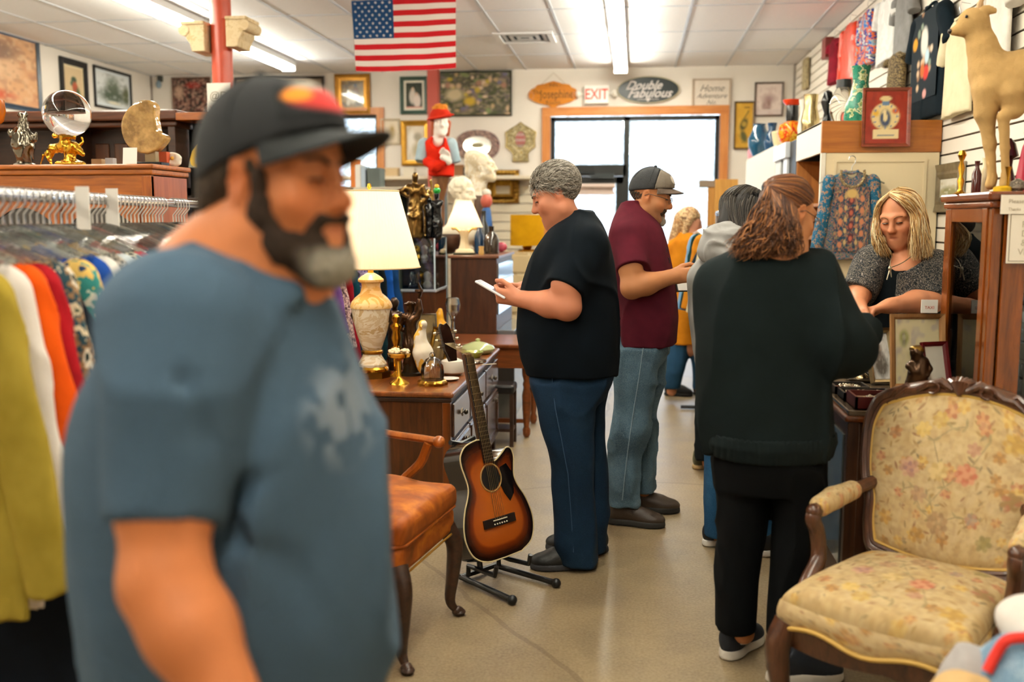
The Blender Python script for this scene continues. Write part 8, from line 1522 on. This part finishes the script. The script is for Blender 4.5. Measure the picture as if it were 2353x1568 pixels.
for i in range(7):
	p = (AC[2] + .06 + .05 * (i % 4), AC[4] + .08 + .13 * (i // 4) + .02 * (i % 2)); zz = AC[1] if i < 4 else (AC[0] + AC[1]) / 2; o = thing('glass_ornament', 'small glass and gilt ornament inside the acrylic case', 'ornament', (p[0], p[1], zz + .004), group='ornaments in the acrylic case'); lathe(o, 'body', [(9, 0), (11, 8), (5, 16), (9, 26), (7, 34), (2, 38)], u7, (cut, gold, porc)[i % 3], 10)
# ---- on the tall brown cabinet and beyond
u8 = pxm(8); zb = BC[0]
P = P_at(8.1); o = thing('bust', 'white plaster bust with curly hair behind the small cream lamp', 'bust', (P(1062, 582)[0], 8.1, zb)); pl = flat('#e6dcc4', .6); M = headM(P(1064, 446), (1, -.35), 5, 0, 1.0); S = SDF(); head(S, M); S.cap(P(1058, 470), P(1055, 510), .055, .07, .03).ell(P(1055, 540), (.16, .12, .11), k=.05).cap(P(1055, 545), (P(1055, 500)[0], 8.1, zb + .07), .09, .08, .04).ell((P(1055, 0)[0], 8.1, zb + .03), (.11, .1, .045), k=.02); S.half((0, 0, zb + .002), (0, 0, -1), .003); S.obj('bust', pl, o, .008)
H = SDF(M); H.ell((0, -.025, .045), (.092, .105, .096)).half((0, .06, .04), (0, 1, -.8), .02).disp(lambda q: .009 * vn(q, 42, 3), .009); H.obj('curls', pl, o, .007)
for nm, lb, px, Y, h, pr, m in (('wooden_bowl', 'large dark brown bowl behind the small cream lamp', 1026, 7.8, 45, [(.3, 0), (.7, .25), (.85, .7), (.8, 1), (.74, .98), (.1, .3)], W_drk), ('beaker', 'small tan wooden beaker on the tall brown cabinet', 1106, 7.55, 20, [(.28, 0), (.33, .3), (.26, .6), (.32, 1)], flat('#c9a25c', .5)), ('glass_jug', 'dark brown glass jug on the tall brown cabinet edge', 1129, 7.75, 64, [(.26, 0), (.28, .5), (.2, .68), (.09, .8), (.1, 1)], flat('#33281e', .08, spec=.8)), ('bottle', 'dark blue bottle beside the small cream lamp', 1101, 7.8, 75, [(.14, 0), (.15, .55), (.06, .75), (.07, 1)], flat('#15304a', .1, spec=.8)), ('bottle', 'near black tall bottle behind the dark blue bottle', 1112, 8.05, 96, [(.11, 0), (.12, .6), (.05, .78), (.05, 1)], flat('#101416', .1, spec=.8))):
	p = at(px, 585, Y); k = pxm(Y); o = thing(nm, lb, nm.replace('_', ' '), (p[0], Y, zb)); lathe(o, 'body', [(a * h, z * h) for a, z in pr], k, m, 20)
o = item('doll', 'red faced doll in a blue coat behind the dark bottles', 'doll', 1118, 584, 8.25, z=zb); k = pxm(8.25); lathe(o, 'coat', [(13, 0), (18, 20), (14, 60), (10, 96), (6, 102)], k, flat('#1f4f8a', .6)); MB().ball((0, 0, 116 * k), (.05, .05, .062), 12, 9).build('head', flat('#c4604e', .5), o); MB().ball((0, .01, 134 * k), (.04, .04, .035), 10, 7).build('hair', flat('#d8d0c4', .8), o)
o = item('ash_tray', 'pink glass leaf dish propped on the tall brown cabinet', 'dish', 1152, 584, 8.3, z=zb); MB().ball((0, 0, .04), (.05, .02, .04), 14, 8).build('dish', flat('#b84a5a', .2), o)
P = P_at(9.0); o = thing('sculpture', 'pale carved head with swept back hair facing the shop door', 'sculpture', (P(1100, 440)[0], 9.0, 0)); M = headM(P(1112, 385), (1, -.2), -5, 0, 1.05); S = SDF(); head(S, M); S.chain([P(1106, 410), P(1098, 432), P(1095, 448)], [.06, .07, .1], .04).ell(P(1092, 366), (.09, .08, .08)).chain([P(1085, 362), P(1082, 395), P(1090, 420)], [.07, .05, .04], .03); S.obj('head', blotch(['#e6dac2', '#dccbaa', '#ece2ce', '#d4c09c'], 9, .6, 1), o, .008); c = P(1097, 450); MB().lathe([(.16, 0), (.16, .04), (.05, .08), (.05, .9), (.06, 1.1), (.12, c[2] - .12), (.1, c[2] + .0)], (c[0], 9.0, 0), 16).build('wooden_stand', wood('#5a3c20', '#3a2412', .5), o, False)
# mannequin
P = P_at(9.3); o = thing('mannequin', 'white faced mannequin in red jacket and red hat raised before the back wall', 'mannequin', (P(1010, 405)[0], 9.3, 0)); M = headM(P(1012, 282), (.35, -.94), 4, 0, .98); S = SDF(); head(S, M); S.cap(P(1009, 300), P(1006, 325), .045, .06, .03).cap(P(1030, 372, -.16), P(1018, 362, -.18), .03, .028, .02); hand(S, P(1030, 368, -.16), (-.5, -.2, .8), (0, -1, 0), sc=.9); S.obj('body', flat('#ece4da', .35), o, .008)
red = cloth('#d22a12', '#b81f0c'); T = SDF(); T.loft(rows(9.3, [(314, 992, 1020, .06), (326, 974, 1034, .1), (345, 976, 1040, .12), (375, 984, 1042, .12), (406, 984, 1042, .13)]), k=.03).chain([P(982, 372, -.1), P(1000, 384, -.16), P(1022, 372, -.16)], [.05, .05, .04], .03); T.cap(P(1010, 305), P(1007, 330, -.08), .05, .06, .01, 's'); cloth_obj('jacket', T, red, o, .01, folds(.008, 1, 80), .009)
for a, b_ in ((P(975, 332), P(966, 372, -.05)), (P(1036, 332), P(1046, 375, 0))): S = SDF(); S.slv(a, b_, .062, .055, .02); S.obj('shirt_sleeve', cloth('#a9bcc4', '#93a8b2'), o, .01)
H = SDF(M); H.ell((0, -.01, .06), (.10, .115, .085)).half((0, 0, .05), (0, 0, -1), .004).ell((0, .0, .052), (.135, .15, .016), (0, R(12), 0), k=.02); H.obj('hat', cloth('#c9301a', '#a82410'), o, .008); H = SDF(M); H.ell((0, -.01, .135), (.07, .08, .04)).disp(lambda q: .012 * vn(q, 50, 1), .012); H.obj('hat_feathers', flat('#c8781a', .9), o, .008); H = SDF(M); H.ell((0, -.04, .0), (.092, .08, .1)).chain([(.075, .02, .0), (.07, .0, -.11)], [.025, .02], .02).chain([(-.075, .02, .0), (-.07, .0, -.11)], [.025, .02], .02).ball((0, .09, -.03), .075, .02, 's'); H.obj('wig', flat('#a8502c', .7), o, .008)
c = P(1014, 405); MB().cyl((c[0], 9.3, .03), (c[0], 9.3, c[2]), .03).lathe([(.15, 0), (.15, .03), (.03, .05)], (c[0], 9.3, 0), 20).cyl((c[0] - .06, 9.3, c[2] - .35), (c[0], 9.3, c[2]), .05, .09).build('stand', wood('#8a5a34', '#5f3a1e', .5), o, False)
# books on the green rack, blocks on the ledge
for i, (lb, px, w_, h_, cc) in enumerate((('orange spined tall book behind the lamp shade', 815, 12, 66, '#c8722a'), ('white book with brown spine panel behind the lamp shade', 826, 13, 52, '#e6e2da'), ('pale blue book third in the row behind the lamp shade', 838, 10, 48, '#aebfd0'), ('dark grey cloth box ending the row behind the lamp shade', 862, 30, 44, '#5a6460'))): p = at(px, 444, 9.7); k = pxm(9.7); o = thing('book' if i < 3 else 'storage_box', lb, 'book' if i < 3 else 'box', (p[0], 9.75, at(830, 430, 9.6)[2])); MB().box((-w_ / 2 * k, -.1, 0), (w_ / 2 * k, .1, h_ * k)).build('cover', flat(cc, .7), o, smooth=False, bevel=.003)
for i, (lb, px, w_, h_, cc) in enumerate((('tan wicker block on the back wall ledge under the small window', 900, 30, 20, '#c9ae84'), ('cream box on the back wall ledge beside the wicker block', 940, 26, 22, '#e0d6c2'), ('brown framed tile on the back wall ledge behind the mannequin', 1052, 24, 26, '#8a5f3a'), ('dark panel on the back wall ledge beside the pale head', 1072, 14, 20, '#4a4a44'))): p = at(px, 405, 12.35); k = pxm(12.35); o = thing('keepsake_box', lb, 'box', (p[0], 12.4, zl)); MB().box((-w_ / 2 * k, -.06, 0), (w_ / 2 * k, .06, h_ * k)).build('block', flat(cc, .7), o, smooth=False, bevel=.004)
o = item('display_easel', 'honey coloured wooden boards on a stand by the shop window', 'display board', 1668, 500, 9.2); zz = o.location.z; bx('board', (o.location.x - .1, 9.2, 0), (o.location.x + .1, 9.24, at(1668, 412, 9.2)[2]), wood('#d09a48', '#b07a30', .5, 'z', .5), o); bx('board', (o.location.x - .16, 9.26, 0), (o.location.x - .02, 9.29, at(1668, 425, 9.2)[2]), wood('#c08a40', '#9a6a2a', .5, 'z', .5), o); bx('crossbar', (o.location.x - .24, 9.25, at(1640, 430, 9.2)[2]), (o.location.x - .08, 9.29, at(1640, 414, 9.2)[2]), flat('#8a7a68', .7), o)
# ---- vases along the shelf run top
zs = CL['z']
def vase(label, px, Y, h, pr, m, name='vase', cat='vase', parts=(), X=None, **kw):
	p = at(px, 280, Y); k = pxm(Y); o = thing(name, label, cat, (p[0], Y, zs)); lathe(o, 'body', [(a * h, z * h) for a, z in pr], k, m, 28, **kw)
	for nm, pr2, m2 in parts: lathe(o, nm, [(a * h, z * h) for a, z in pr2], k, m2, 24)
	return o
grn = blotch(['#1f6f58', '#267a62', '#2a8066', '#1b6650', '#c4c49a', '#7d8a4a', '#20705a'], 16, .3, 2, bump=.2)
vase('green floral enamel vase with long flared neck on the closet top', 1974, 6.85, 125, [(.2, 0), (.26, .08), (.25, .3), (.17, .5), (.13, .68), (.14, .85), (.17, .98), (.13, .96)], grn, parts=(('brass_foot', [(.21, -.0), (.22, .05), (.2, .08)], brass),))
vase('clear glass ginger jar with dark lid beside the green enamel vase', 1936, 7.15, 105, [(.14, 0), (.27, .3), (.28, .5), (.18, .75), (.14, .82)], glass('#f4f2ea', .03, 1.3), 'glass_jar', 'jar', (('lid', [(.15, .82), (.15, .98), (.02, 1)], flat('#15191c', .4)),))
o = vase('black stemmed figurine on a dark plinth behind the glass jar', 1900, 7.4, 88, [(.3, 0), (.3, .12), (.12, .2), (.08, .45), (.16, .7), (.1, .95), (.02, 1)], black_g, 'figurine', 'figurine')
vase('tall silver and gold pitcher by the black figurine', 1862, 7.95, 92, [(.16, 0), (.2, .1), (.22, .4), (.15, .7), (.17, 1), (.14, .98)], metal('#d8c490', .2, .4, .3), 'pitcher', 'pitcher'); vase('slim white and gold ewer between the pitcher and orange vase', 1846, 8.25, 88, [(.1, 0), (.14, .3), (.08, .7), (.12, 1)], porc, 'ewer', 'ewer')
vase('bulbous orange and yellow ceramic vase with black neck', 1820, 8.7, 98, [(.16, 0), (.25, .08), (.31, .26), (.26, .44), (.12, .52)], blotch(['#e2581a', '#e89a1e', '#d8401a', '#f0c040', '#e06a1a'], 8, .15, 3, dist=1, bump=0), parts=(('neck', [(.13, .5), (.14, .6), (.13, .86)], black_g), ('rim', [(.14, .86), (.2, .92), (.22, .98), (.14, .96)], flat('#d8401a', .2))))
vase('dark blue glazed jug beyond the orange vase', 1775, 9.6, 62, [(.2, 0), (.27, .3), (.2, .6), (.13, .75), (.17, 1)], flat('#123a5c', .1), 'jug', 'jug'); vase('cream fish shaped dish beyond the orange vase', 1792, 9.2, 44, [(.2, 0), (.3, .3), (.4, .8), (.36, .85)], flat('#e0d2a8', .3), 'dish', 'dish'); vase('glossy blue and black round vase at the far end of the shelf run', 1746, 10.3, 70, [(.2, 0), (.33, .3), (.34, .55), (.2, .85), (.17, .95), (.2, 1)], flat('#0f4a6a', .08, spec=.8))
vase('small pink and clear glass bottle at the far shelf end', 1728, 10.7, 36, [(.2, 0), (.24, .4), (.1, .7), (.12, 1)], flat('#c98a94', .15), 'bottle', 'bottle')
o = thing('wall_hanging', 'bundle of dried reeds fixed to the slatted wall above the pitcher', 'reeds', (1.86, atx(1850, 180, 1.86)[1], atx(1850, 205, 1.86)[2])); MB().box((-.02, -.12, 0), (.03, .12, .34)).build('reeds', blotch(['#8a7a5a', '#b5a580', '#6b5f48'], 40, .9, 1), o, smooth=False, bevel=.02)
# framed vase print on the oak header
def p_vase(u, v):
	C = mottle(fill(u, '#8f2a1a'), u, v, 8, ['#a03420', '#7d2416'], .5, 2); C = dab(C, u, v, .48, .52, .34, .26, '#dcc48e', .12); C = rect(C, u, v, .4, .74, .56, .84, '#5f7a96'); C = dab(C, u, v, .48, .86, .14, .05, '#d8c08a', .3); C = rect(C, u, v, .2, .08, .8, .26, '#e0cc9c'); C = dab(C, u, v, .48, .48, .13, .17, '#3a4660', .4); C = dab(C, u, v, .46, .6, .05, .05, '#e0cc9c', .4); C = dab(C, u, v, .48, .5, .05, .08, '#e0cc9c', .4); C = dab(C, u, v, .72, .62, .08, .05, '#c2562e', .8); C = dab(C, u, v, .25, .58, .08, .06, '#d8a83a', .8)
	for k in range(12): a = k * PI / 6; C = dab(C, u, v, .48 + .29 * math.cos(a), .52 + .22 * math.sin(a), .025, .02, '#5f7090', .5)
	return stroke(C, u, v, [(.3, .16), (.7, .16)], .012, '#7a7a80')
p = at(2033, 338, 6.585); leanframe('red framed print of a round painted jar hung on the oak header', 0, 0, 101, 126, wood('#8a3a1e', '#5f2412', .35, 'x'), p_vase, 0, -3, .022, (p[0], 6.578, p[2]), pxm(6.58))
# ---- on the display cabinet: the deer and its neighbours
zc = CB['z']; Y = (CB['Yf'] + CB['Yn']) / 2 - .02; P = P_at(Y); kd = pxm(Y)
o = thing('deer_figure', 'tan felt covered deer figure standing on the display cabinet', 'deer figure', (P(2290, 430)[0], Y, zc)); S = SDF(); q = lambda px, py, d=0: P(px, py, d)
S.chain([q(2190, 72), q(2205, 68), q(2228, 52)], [.013, .018, .036], .02).ell(q(2236, 45), (.045, .036, .038)).chain([q(2244, 55), q(2258, 110), q(2272, 160), q(2300, 195)], [.036, .044, .058, .085], .04).chain([q(2300, 190), q(2350, 180), q(2430, 185)], [.088, .09, .09], .04).chain([q(2270, 210, -.03), q(2264, 260, -.03), q(2274, 330, -.03), q(2280, 415, -.03)], [.055, .034, .019, .014], .02).cap(q(2280, 408, -.03), q(2276, 424, -.03), .016, .019, .01)
S.chain([q(2325, 215, -.06), q(2330, 250, -.06), q(2306, 268, -.08), q(2309, 340, -.07), q(2311, 412, -.06)], [.055, .034, .02, .015, .013], .01).cap(q(2311, 404, -.06), q(2309, 424, -.06), .016, .019, .01).chain([q(2420, 200), q(2430, 270), q(2440, 330), q(2436, 424)], [.08, .045, .02, .016], .03).chain([q(2440, 200, .06), q(2455, 270, .06), q(2450, 330, .06), q(2460, 424, .06)], [.07, .04, .02, .016], .03).ell(q(2272, 22, -.03), (.03, .009, .015), (0, R(15), 0), k=.006).ell(q(2250, 14, .03), (.008, .006, .02), k=.006).disp(lambda x: .0012 * vn(x, 90, 2), .002)
S.obj('body', flat('#b8935c', .95, var=.12, vs=10, bump=.5, bs=220), o, .0055)
MB().ball(q(2221, 38, -.036), .0055, 10, 8).build('eye', black_g, o, False); MB().ball(q(2184, 72), (.010, .012, .009), 10, 8).build('nose', flat('#2a1f18', .4), o, False)
for d in (-.015, .02): MB().tube(spline([q(2250, 22, d), q(2254, 4, d), q(2264, -18, d)], 4), [.012] * 4 + [.009] * 3 + [.005] * 2, 8).build('horn', flat('#a8845a', .6), o, False)
lathe(thing('brass_stand', 'round yellow brass stand under the deer hoof', 'stand', (P(2276, 430)[0], Y - .12, zc)), 'stand', [(18, 0), (18, 9), (14, 12), (9, 13)], kd, flat('#d8b01e', .3, .3))
for nm, lb, px, dy, h, pr, m in (('candlestick', 'gold spiral candlestick at the display cabinet corner', 2207, .1, 94, [(.16, 0), (.07, .06), (.05, .12), (.08, .3), (.04, .4), (.08, .6), (.04, .75), (.1, .9), (.06, 1)], gold), ('bottle', 'dark red slender bottle on the display cabinet', 2243, .12, 72, [(.14, 0), (.14, .6), (.06, .8), (.08, 1)], flat('#4a1a14', .15)), ('bottle', 'frosted pale bottle with gold top on the display cabinet', 2262, .16, 80, [(.13, 0), (.14, .6), (.07, .75), (.09, 1)], flat('#e4d2a8', .2)), ('brass_horn', 'small brass trumpet shaped vase on the display cabinet', 2315, -.13, 52, [(.16, 0), (.05, .1), (.05, .6), (.12, .95), (.14, 1)], gold), ('vase', 'purple brown slim vase with carved bird top on the display cabinet', 2315, .1, 120, [(.08, 0), (.12, .25), (.06, .5), (.07, .62), (.16, .68), (.1, .9), (.02, 1)], flat('#3a1620', .15)), ('pebble', 'grey brown speckled stone on the display cabinet', 2338, -.12, 28, [(.3, 0), (.55, .3), (.5, .75), (.1, 1)], blotch(['#7d7264', '#5f564a', '#9a8e7c'], 40, .8, 1)), ('figurine', 'magenta robed figurine at the display cabinet end', 2360, .02, 140, [(.2, 0), (.16, .3), (.1, .7), (.06, .8), (.09, .92), (.02, 1)], flat('#b80f3a', .3))):
	p = P(px, 430, dy); lathe(thing(nm, lb, nm.replace('_', ' '), (p[0], Y + dy, zc)), 'body', [(a * h, z * h) for a, z in pr], kd, m, 18)
# silver framed landscape on the slatted wall behind
ya, yb = atx(2207, 430, 1.87)[1], atx(2144, 430, 1.87)[1]; z0, z1 = atx(2175, 487, 1.87)[2], atx(2175, 376, 1.87)[2]; o = thing('framed_picture', 'grey silver framed pale landscape on the slatted wall by the gold candlestick', 'picture', (1.895, (ya + yb) / 2, z0)); w_, h_ = yb - ya, z1 - z0
MB().frame((0, 0, h_ / 2), (0, -1, 0), NZ, w_, h_, .09, (-.03, 0, 0), [(0, 0), (0, 1), (.5, .7), (.7, .9), (1, .4), (1, 0)]).build('frame', metal('#a89c88', .4, .3, .2), o, smooth=False); picture('picture', w_ - .16, h_ - .16, 40, 40, lambda u, v: mottle(dab(fill(u, '#d8d2c0'), u, v, .5, .3, .5, .25, '#8d8a60', .8), u, v, 7, ['#b8a878', '#e4e0d4'], .5, 3), (-.008, 0, h_ / 2), (0, -1, 0), NZ, vcol(.4), o, True)
# papers on the cabinet front, crystal inside
yn = CB['Yn']
def sheet(label, x0, y0, x1, y1, dy, words, edge=None):
	a, b_ = at(x0, y0, yn - dy), at(x1, y1, yn - dy); o = thing('paper_sign', label, 'notice', ((a[0] + b_[0]) / 2, yn - dy, b_[2])); w_, h_ = b_[0] - a[0], a[2] - b_[2]; MB().box((-w_ / 2, -.002, 0), (w_ / 2, .001, h_)).build('sheet', flat('#eee4d4', .8), o, smooth=False)
	if edge: MB().frame((0, -.002, h_ / 2), NX, NZ, w_ - .012, h_ - .012, .0025, (0, -.0008, 0)).build('border', flat('#9a8a74', .8), o, smooth=False)
	for tx, sz, zz in words: text('lettering', tx, sz, (-w_ * .38, -.003, h_ * zz), NX, NZ, flat('#bcae98', .8), o, align='LEFT', local=True, extrude=.0003)
sheet('upper white handwritten notice taped across the display cabinet front', 2301, 448, 2440, 492, .03, [('Please', .02, .66), ('Thanks', .014, .25)]); sheet('large cream bordered notice on the display cabinet glass', 2318, 488, 2470, 606, .026, [('  Please', .03, .76), ('  Do not', .03, .58), ('  &', .03, .4), (' VENDORS', .03, .22)], True)
gk = [('wine_glass', [(.2, 0), (.18, .03), (.03, .06), (.03, .42), (.2, .55), (.23, .75), (.2, 1), (.18, .98), (.19, .75), (.15, .57), (.01, .5)]), ('tumbler', [(.25, 0), (.3, 1), (.27, .98), (.23, .06), (.01, .05)]), ('decanter', [(.26, 0.004), (.32, .25), (.27, .5), (.1, .68), (.12, .86), (.1, .84), (.02, .8)])]; r_ = random.Random(4); protos = []
gl = glass('#e4ecea', .05, 1.5, .16); X0, X1 = CB['X'] + .085, CB['Xr'] - .12; y0, y1 = CB['Yn'] + .08, CB['Yf'] - .09
for si, zz in enumerate((.28,) + SHELF):
	for i in range(7):
		ty = (i + si) % 3; kind, pr = gk[ty]; pos = (X0 + (X1 - X0) * ((i % 4) + .1 * (i // 4)) / 3.3, y0 + (y1 - y0) * (.15 + .6 * (i // 4)), zz + .001)
		if len(protos) <= ty or protos[ty] is None:
			while len(protos) <= ty: protos.append(None)
			h = (.15, .1, .17)[ty]; o = thing(kind, None, kind.replace('_', ' '), pos); MB().lathe([(a * h, z * h) for a, z in pr], n=14).build('glass', gl, o); protos[ty] = o
		else: o = copy_tree(protos[ty]); o.location = pos
		o['label'] = ('clear stemmed wine glass', 'clear cut tumbler', 'clear round decanter')[ty] + ' on a shelf inside the cherry wood display cabinet'; o['group'] = ('wine glasses', 'tumblers', 'decanters')[ty] + ' in the display cabinet'
# ---- on the counter
zk = CT['z']
def ctr(name, label, cat, px, py, rz=0.0):
	q = atz(px, py, zk); q = at(px, py, min(q[1], 4.12)); return thing(name, label, cat, (q[0], q[1], zk), rz), pxm(q[1])
def tray(label, x0, x1, y0, y1, m, inner, h=.035, n=40, sd=1, z=zk):
	o = thing('jewellery_tray', label, 'tray', ((x0 + x1) / 2, (y0 + y1) / 2, z)); w_, d_ = (x1 - x0) / 2, (y1 - y0) / 2; MB().box((-w_, -d_, 0), (w_, d_, .006)).box((-w_, -d_, 0), (w_, -d_ + .008, h)).box((-w_, d_ - .008, 0), (w_, d_, h)).box((-w_, -d_, 0), (-w_ + .008, d_, h)).box((w_ - .008, -d_, 0), (w_, d_, h)).build('tray', m, o, smooth=False); MB().box((-w_ + .008, -d_ + .008, .006), (w_ - .008, d_ - .008, h * .55)).build('lining', flat(inner, .9), o, smooth=False); b = MB(); r_ = random.Random(sd)
	for _ in range(n):
		p = A(r_.uniform(-w_ + .03, w_ - .03), r_.uniform(-d_ + .025, d_ - .025), h * .55 + .006); a = r_.random() * 6
		if r_.random() < .5: b.ball(p, (r_.uniform(.004, .010), r_.uniform(.004, .008), .006), 7, 5)
		else: b.tube([p + .016 * A(math.cos(a + t), math.sin(a + t) * .7, .1 * math.sin(3 * t)) for t in np.linspace(0, 5.6, 9)], .0022, 5)
	b = b.build('jewellery', metal('#d8cdb8', .15, .4, .2), o); b['kind'] = 'stuff'
tray('dark red tray of loose jewellery at the front of the counter', .76, 1.13, 3.475, 3.625, flat('#5a1414', .4), '#c9a884', .045, 70, 1); tray('black tray of silver jewellery behind the red tray', .755, .93, 3.64, 3.76, flat('#121214', .4), '#8a5a4a', .03, 40, 2); tray('small black tray of gold chains beside the dark sweatshirt sleeve', .75, .875, 3.775, 3.9, flat('#1a1613', .4), '#6b4a30', .03, 30, 3)
o, k = ctr('silver_plate', 'ornate silver plate under the candlestick on the counter', 'plate', 1985, 846); lathe(o, 'plate', [(26, 0), (40, 4), (44, 9), (41, 9), (24, 5), (1, 4)], k, silver, 36, lobes=12, lamp=.03); q = o.location
o = thing('candlestick', 'gilt fluted candlestick standing on the silver plate', 'candlestick', (q.x - .01, q.y + .0, zk + .012)); lathe(o, 'stick', [(18, 0), (16, 6), (7, 14), (5, 26), (10, 38), (7, 50), (11, 62), (6, 72), (7, 88), (18, 98), (19, 101), (12, 100), (2, 96)], k, metal('#cbb48a', .25, .3, .2), 16, lobes=8, lamp=.05)
def p_man(u, v): return mottle(dab(dab(dab(fill(u, '#e4ded6'), u, v, .5, .3, .34, .24, '#6b6258', .5), u, v, .5, .66, .14, .1, '#b09a8a', .5), u, v, .5, .52, .22, .1, '#7d7066', .7), u, v, 14, ['#4a4440', '#cfc6bc'], .3, 3)
q = at(2020, 862, 4.05); leanframe('gilt framed faded portrait leaning back on the counter', 0, 0, 64, 124, metal('#c9b48a', .3, .2), p_man, R(16), -22, .016, (q[0] + .015, q[1] - .02, zk + .004), pxm(q[1]), .03)
q = A(1.09, 3.95, zk); leanframe('large light wood framed botanical print beside the display cabinet', 0, 0, 120, 165, wood('#a87a4a', '#84582e', .4, 'z'), lambda u, v: mottle(dab(dab(fill(u, '#d8c9a0'), u, v, .2, .7, .1, .12, '#8a8a3a', .8), u, v, .5, .45, .2, .1, '#b8a87a', .8), u, v, 9, ['#8a7a9a', '#e0d4b0'], .4, 4), R(8), -8, .02, (1.083, 3.92, zk + .004), pxm(3.95))
leanframe('dark red framed small print against the botanical print', 0, 0, 66, 120, flat('#5a0f12', .3), lambda u, v: fill(u, '#d8d2c4'), R(24), -14, .016, (1.115, 3.76, zk + .004), pxm(3.8))
o = thing('price_card', 'white card with red print standing on the botanical frame', 'card', (1.115, 3.93, zk + .295)); MB().box((-.03, -.002, 0), (.03, .002, .05)).build('sheet', flat('#ece6dc', .8), o, smooth=False); text('lettering', 'TAXI', .016, (0, -.003, .02), NX, NZ, flat('#c25a48', .8), o, local=True, extrude=.0003)
o = thing('statuette', 'dark bronze curly headed cherub statue on the counter', 'statuette', (1.015, 3.675, zk)); kk = pxm(3.7); S = SDF(); g = lambda x, y, d=0: (x * kk, d * kk, y * kk); S.chain([g(-10, 4), g(-12, 40), g(-4, 66)], [9 * kk, 12 * kk, 15 * kk], .015).chain([g(10, 4), g(10, 36), g(4, 66)], [9 * kk, 13 * kk, 15 * kk], .015).chain([g(0, 64), g(4, 86)], [17 * kk, 15 * kk], .02).chain([g(-8, 90), g(-22, 78, -8), g(-14, 66, -14)], [8 * kk, 6.5 * kk, 5 * kk], .008).chain([g(14, 90), g(24, 72), g(18, 60, -10)], [8 * kk, 6.5 * kk, 5 * kk], .008).ball(g(-6, 108, -4), 14 * kk, .01).cap(g(0, 92), g(-4, 100), 7 * kk); S.obj('cherub', bronze, o, .004, local=True)
S = SDF(); S.ell(g(-5, 113, -1), (15 * kk, 15 * kk, 12 * kk)).ball(g(-8, 106, -16), 9 * kk, .004, 's'); S.disp(lambda x: .004 * vn(x, 110, 2), .004); S.obj('curls', metal('#8a6a30', .3, .4, .3), o, .0035, local=True); lathe(o, 'base', [(20, 0), (20, 4)], kk, bronze)
for nm, lb, px, py, pr, m in (('salt_shaker', 'silver knight shaped shaker before the gilt portrait frame', 2034, 868, [(9, 0), (11, 10), (7, 30), (10, 44), (7, 56), (2, 60)], silver), ('salt_shaker', 'gilded owl shaped shaker beside the silver shaker', 2052, 872, [(11, 0), (13, 14), (9, 36), (12, 52), (8, 70), (3, 74)], gold2), ('trinket_box', 'small dark silver trinket box by the cherub statue', 2058, 890, [(13, 0), (14, 10), (10, 16), (2, 18)], metal('#6b665e', .3)), ('perfume_bottle', 'small bottle with orange stopper between the cherub and the red frame', 2140, 880, [(9, 0), (10, 30), (5, 40), (9, 44), (9, 66), (2, 72)], flat('#c8641e', .2)), ('silver_vase', 'slender silver bud vase behind the cherub', 2122, 872, [(12, 0), (4, 8), (6, 40), (3, 70), (7, 96)], silver)):
	o, k = ctr(nm, lb, nm.replace('_', ' '), px, py); lathe(o, 'body', pr, k, m, 14)
o, k = ctr('envelope', 'cream folded paper lying behind the red tray', 'paper', 2005, 866, R(12)); MB().box((-.06, -.03, 0), (.06, .03, .004)).build('sheet', flat('#d8c09a', .8), o, smooth=False)
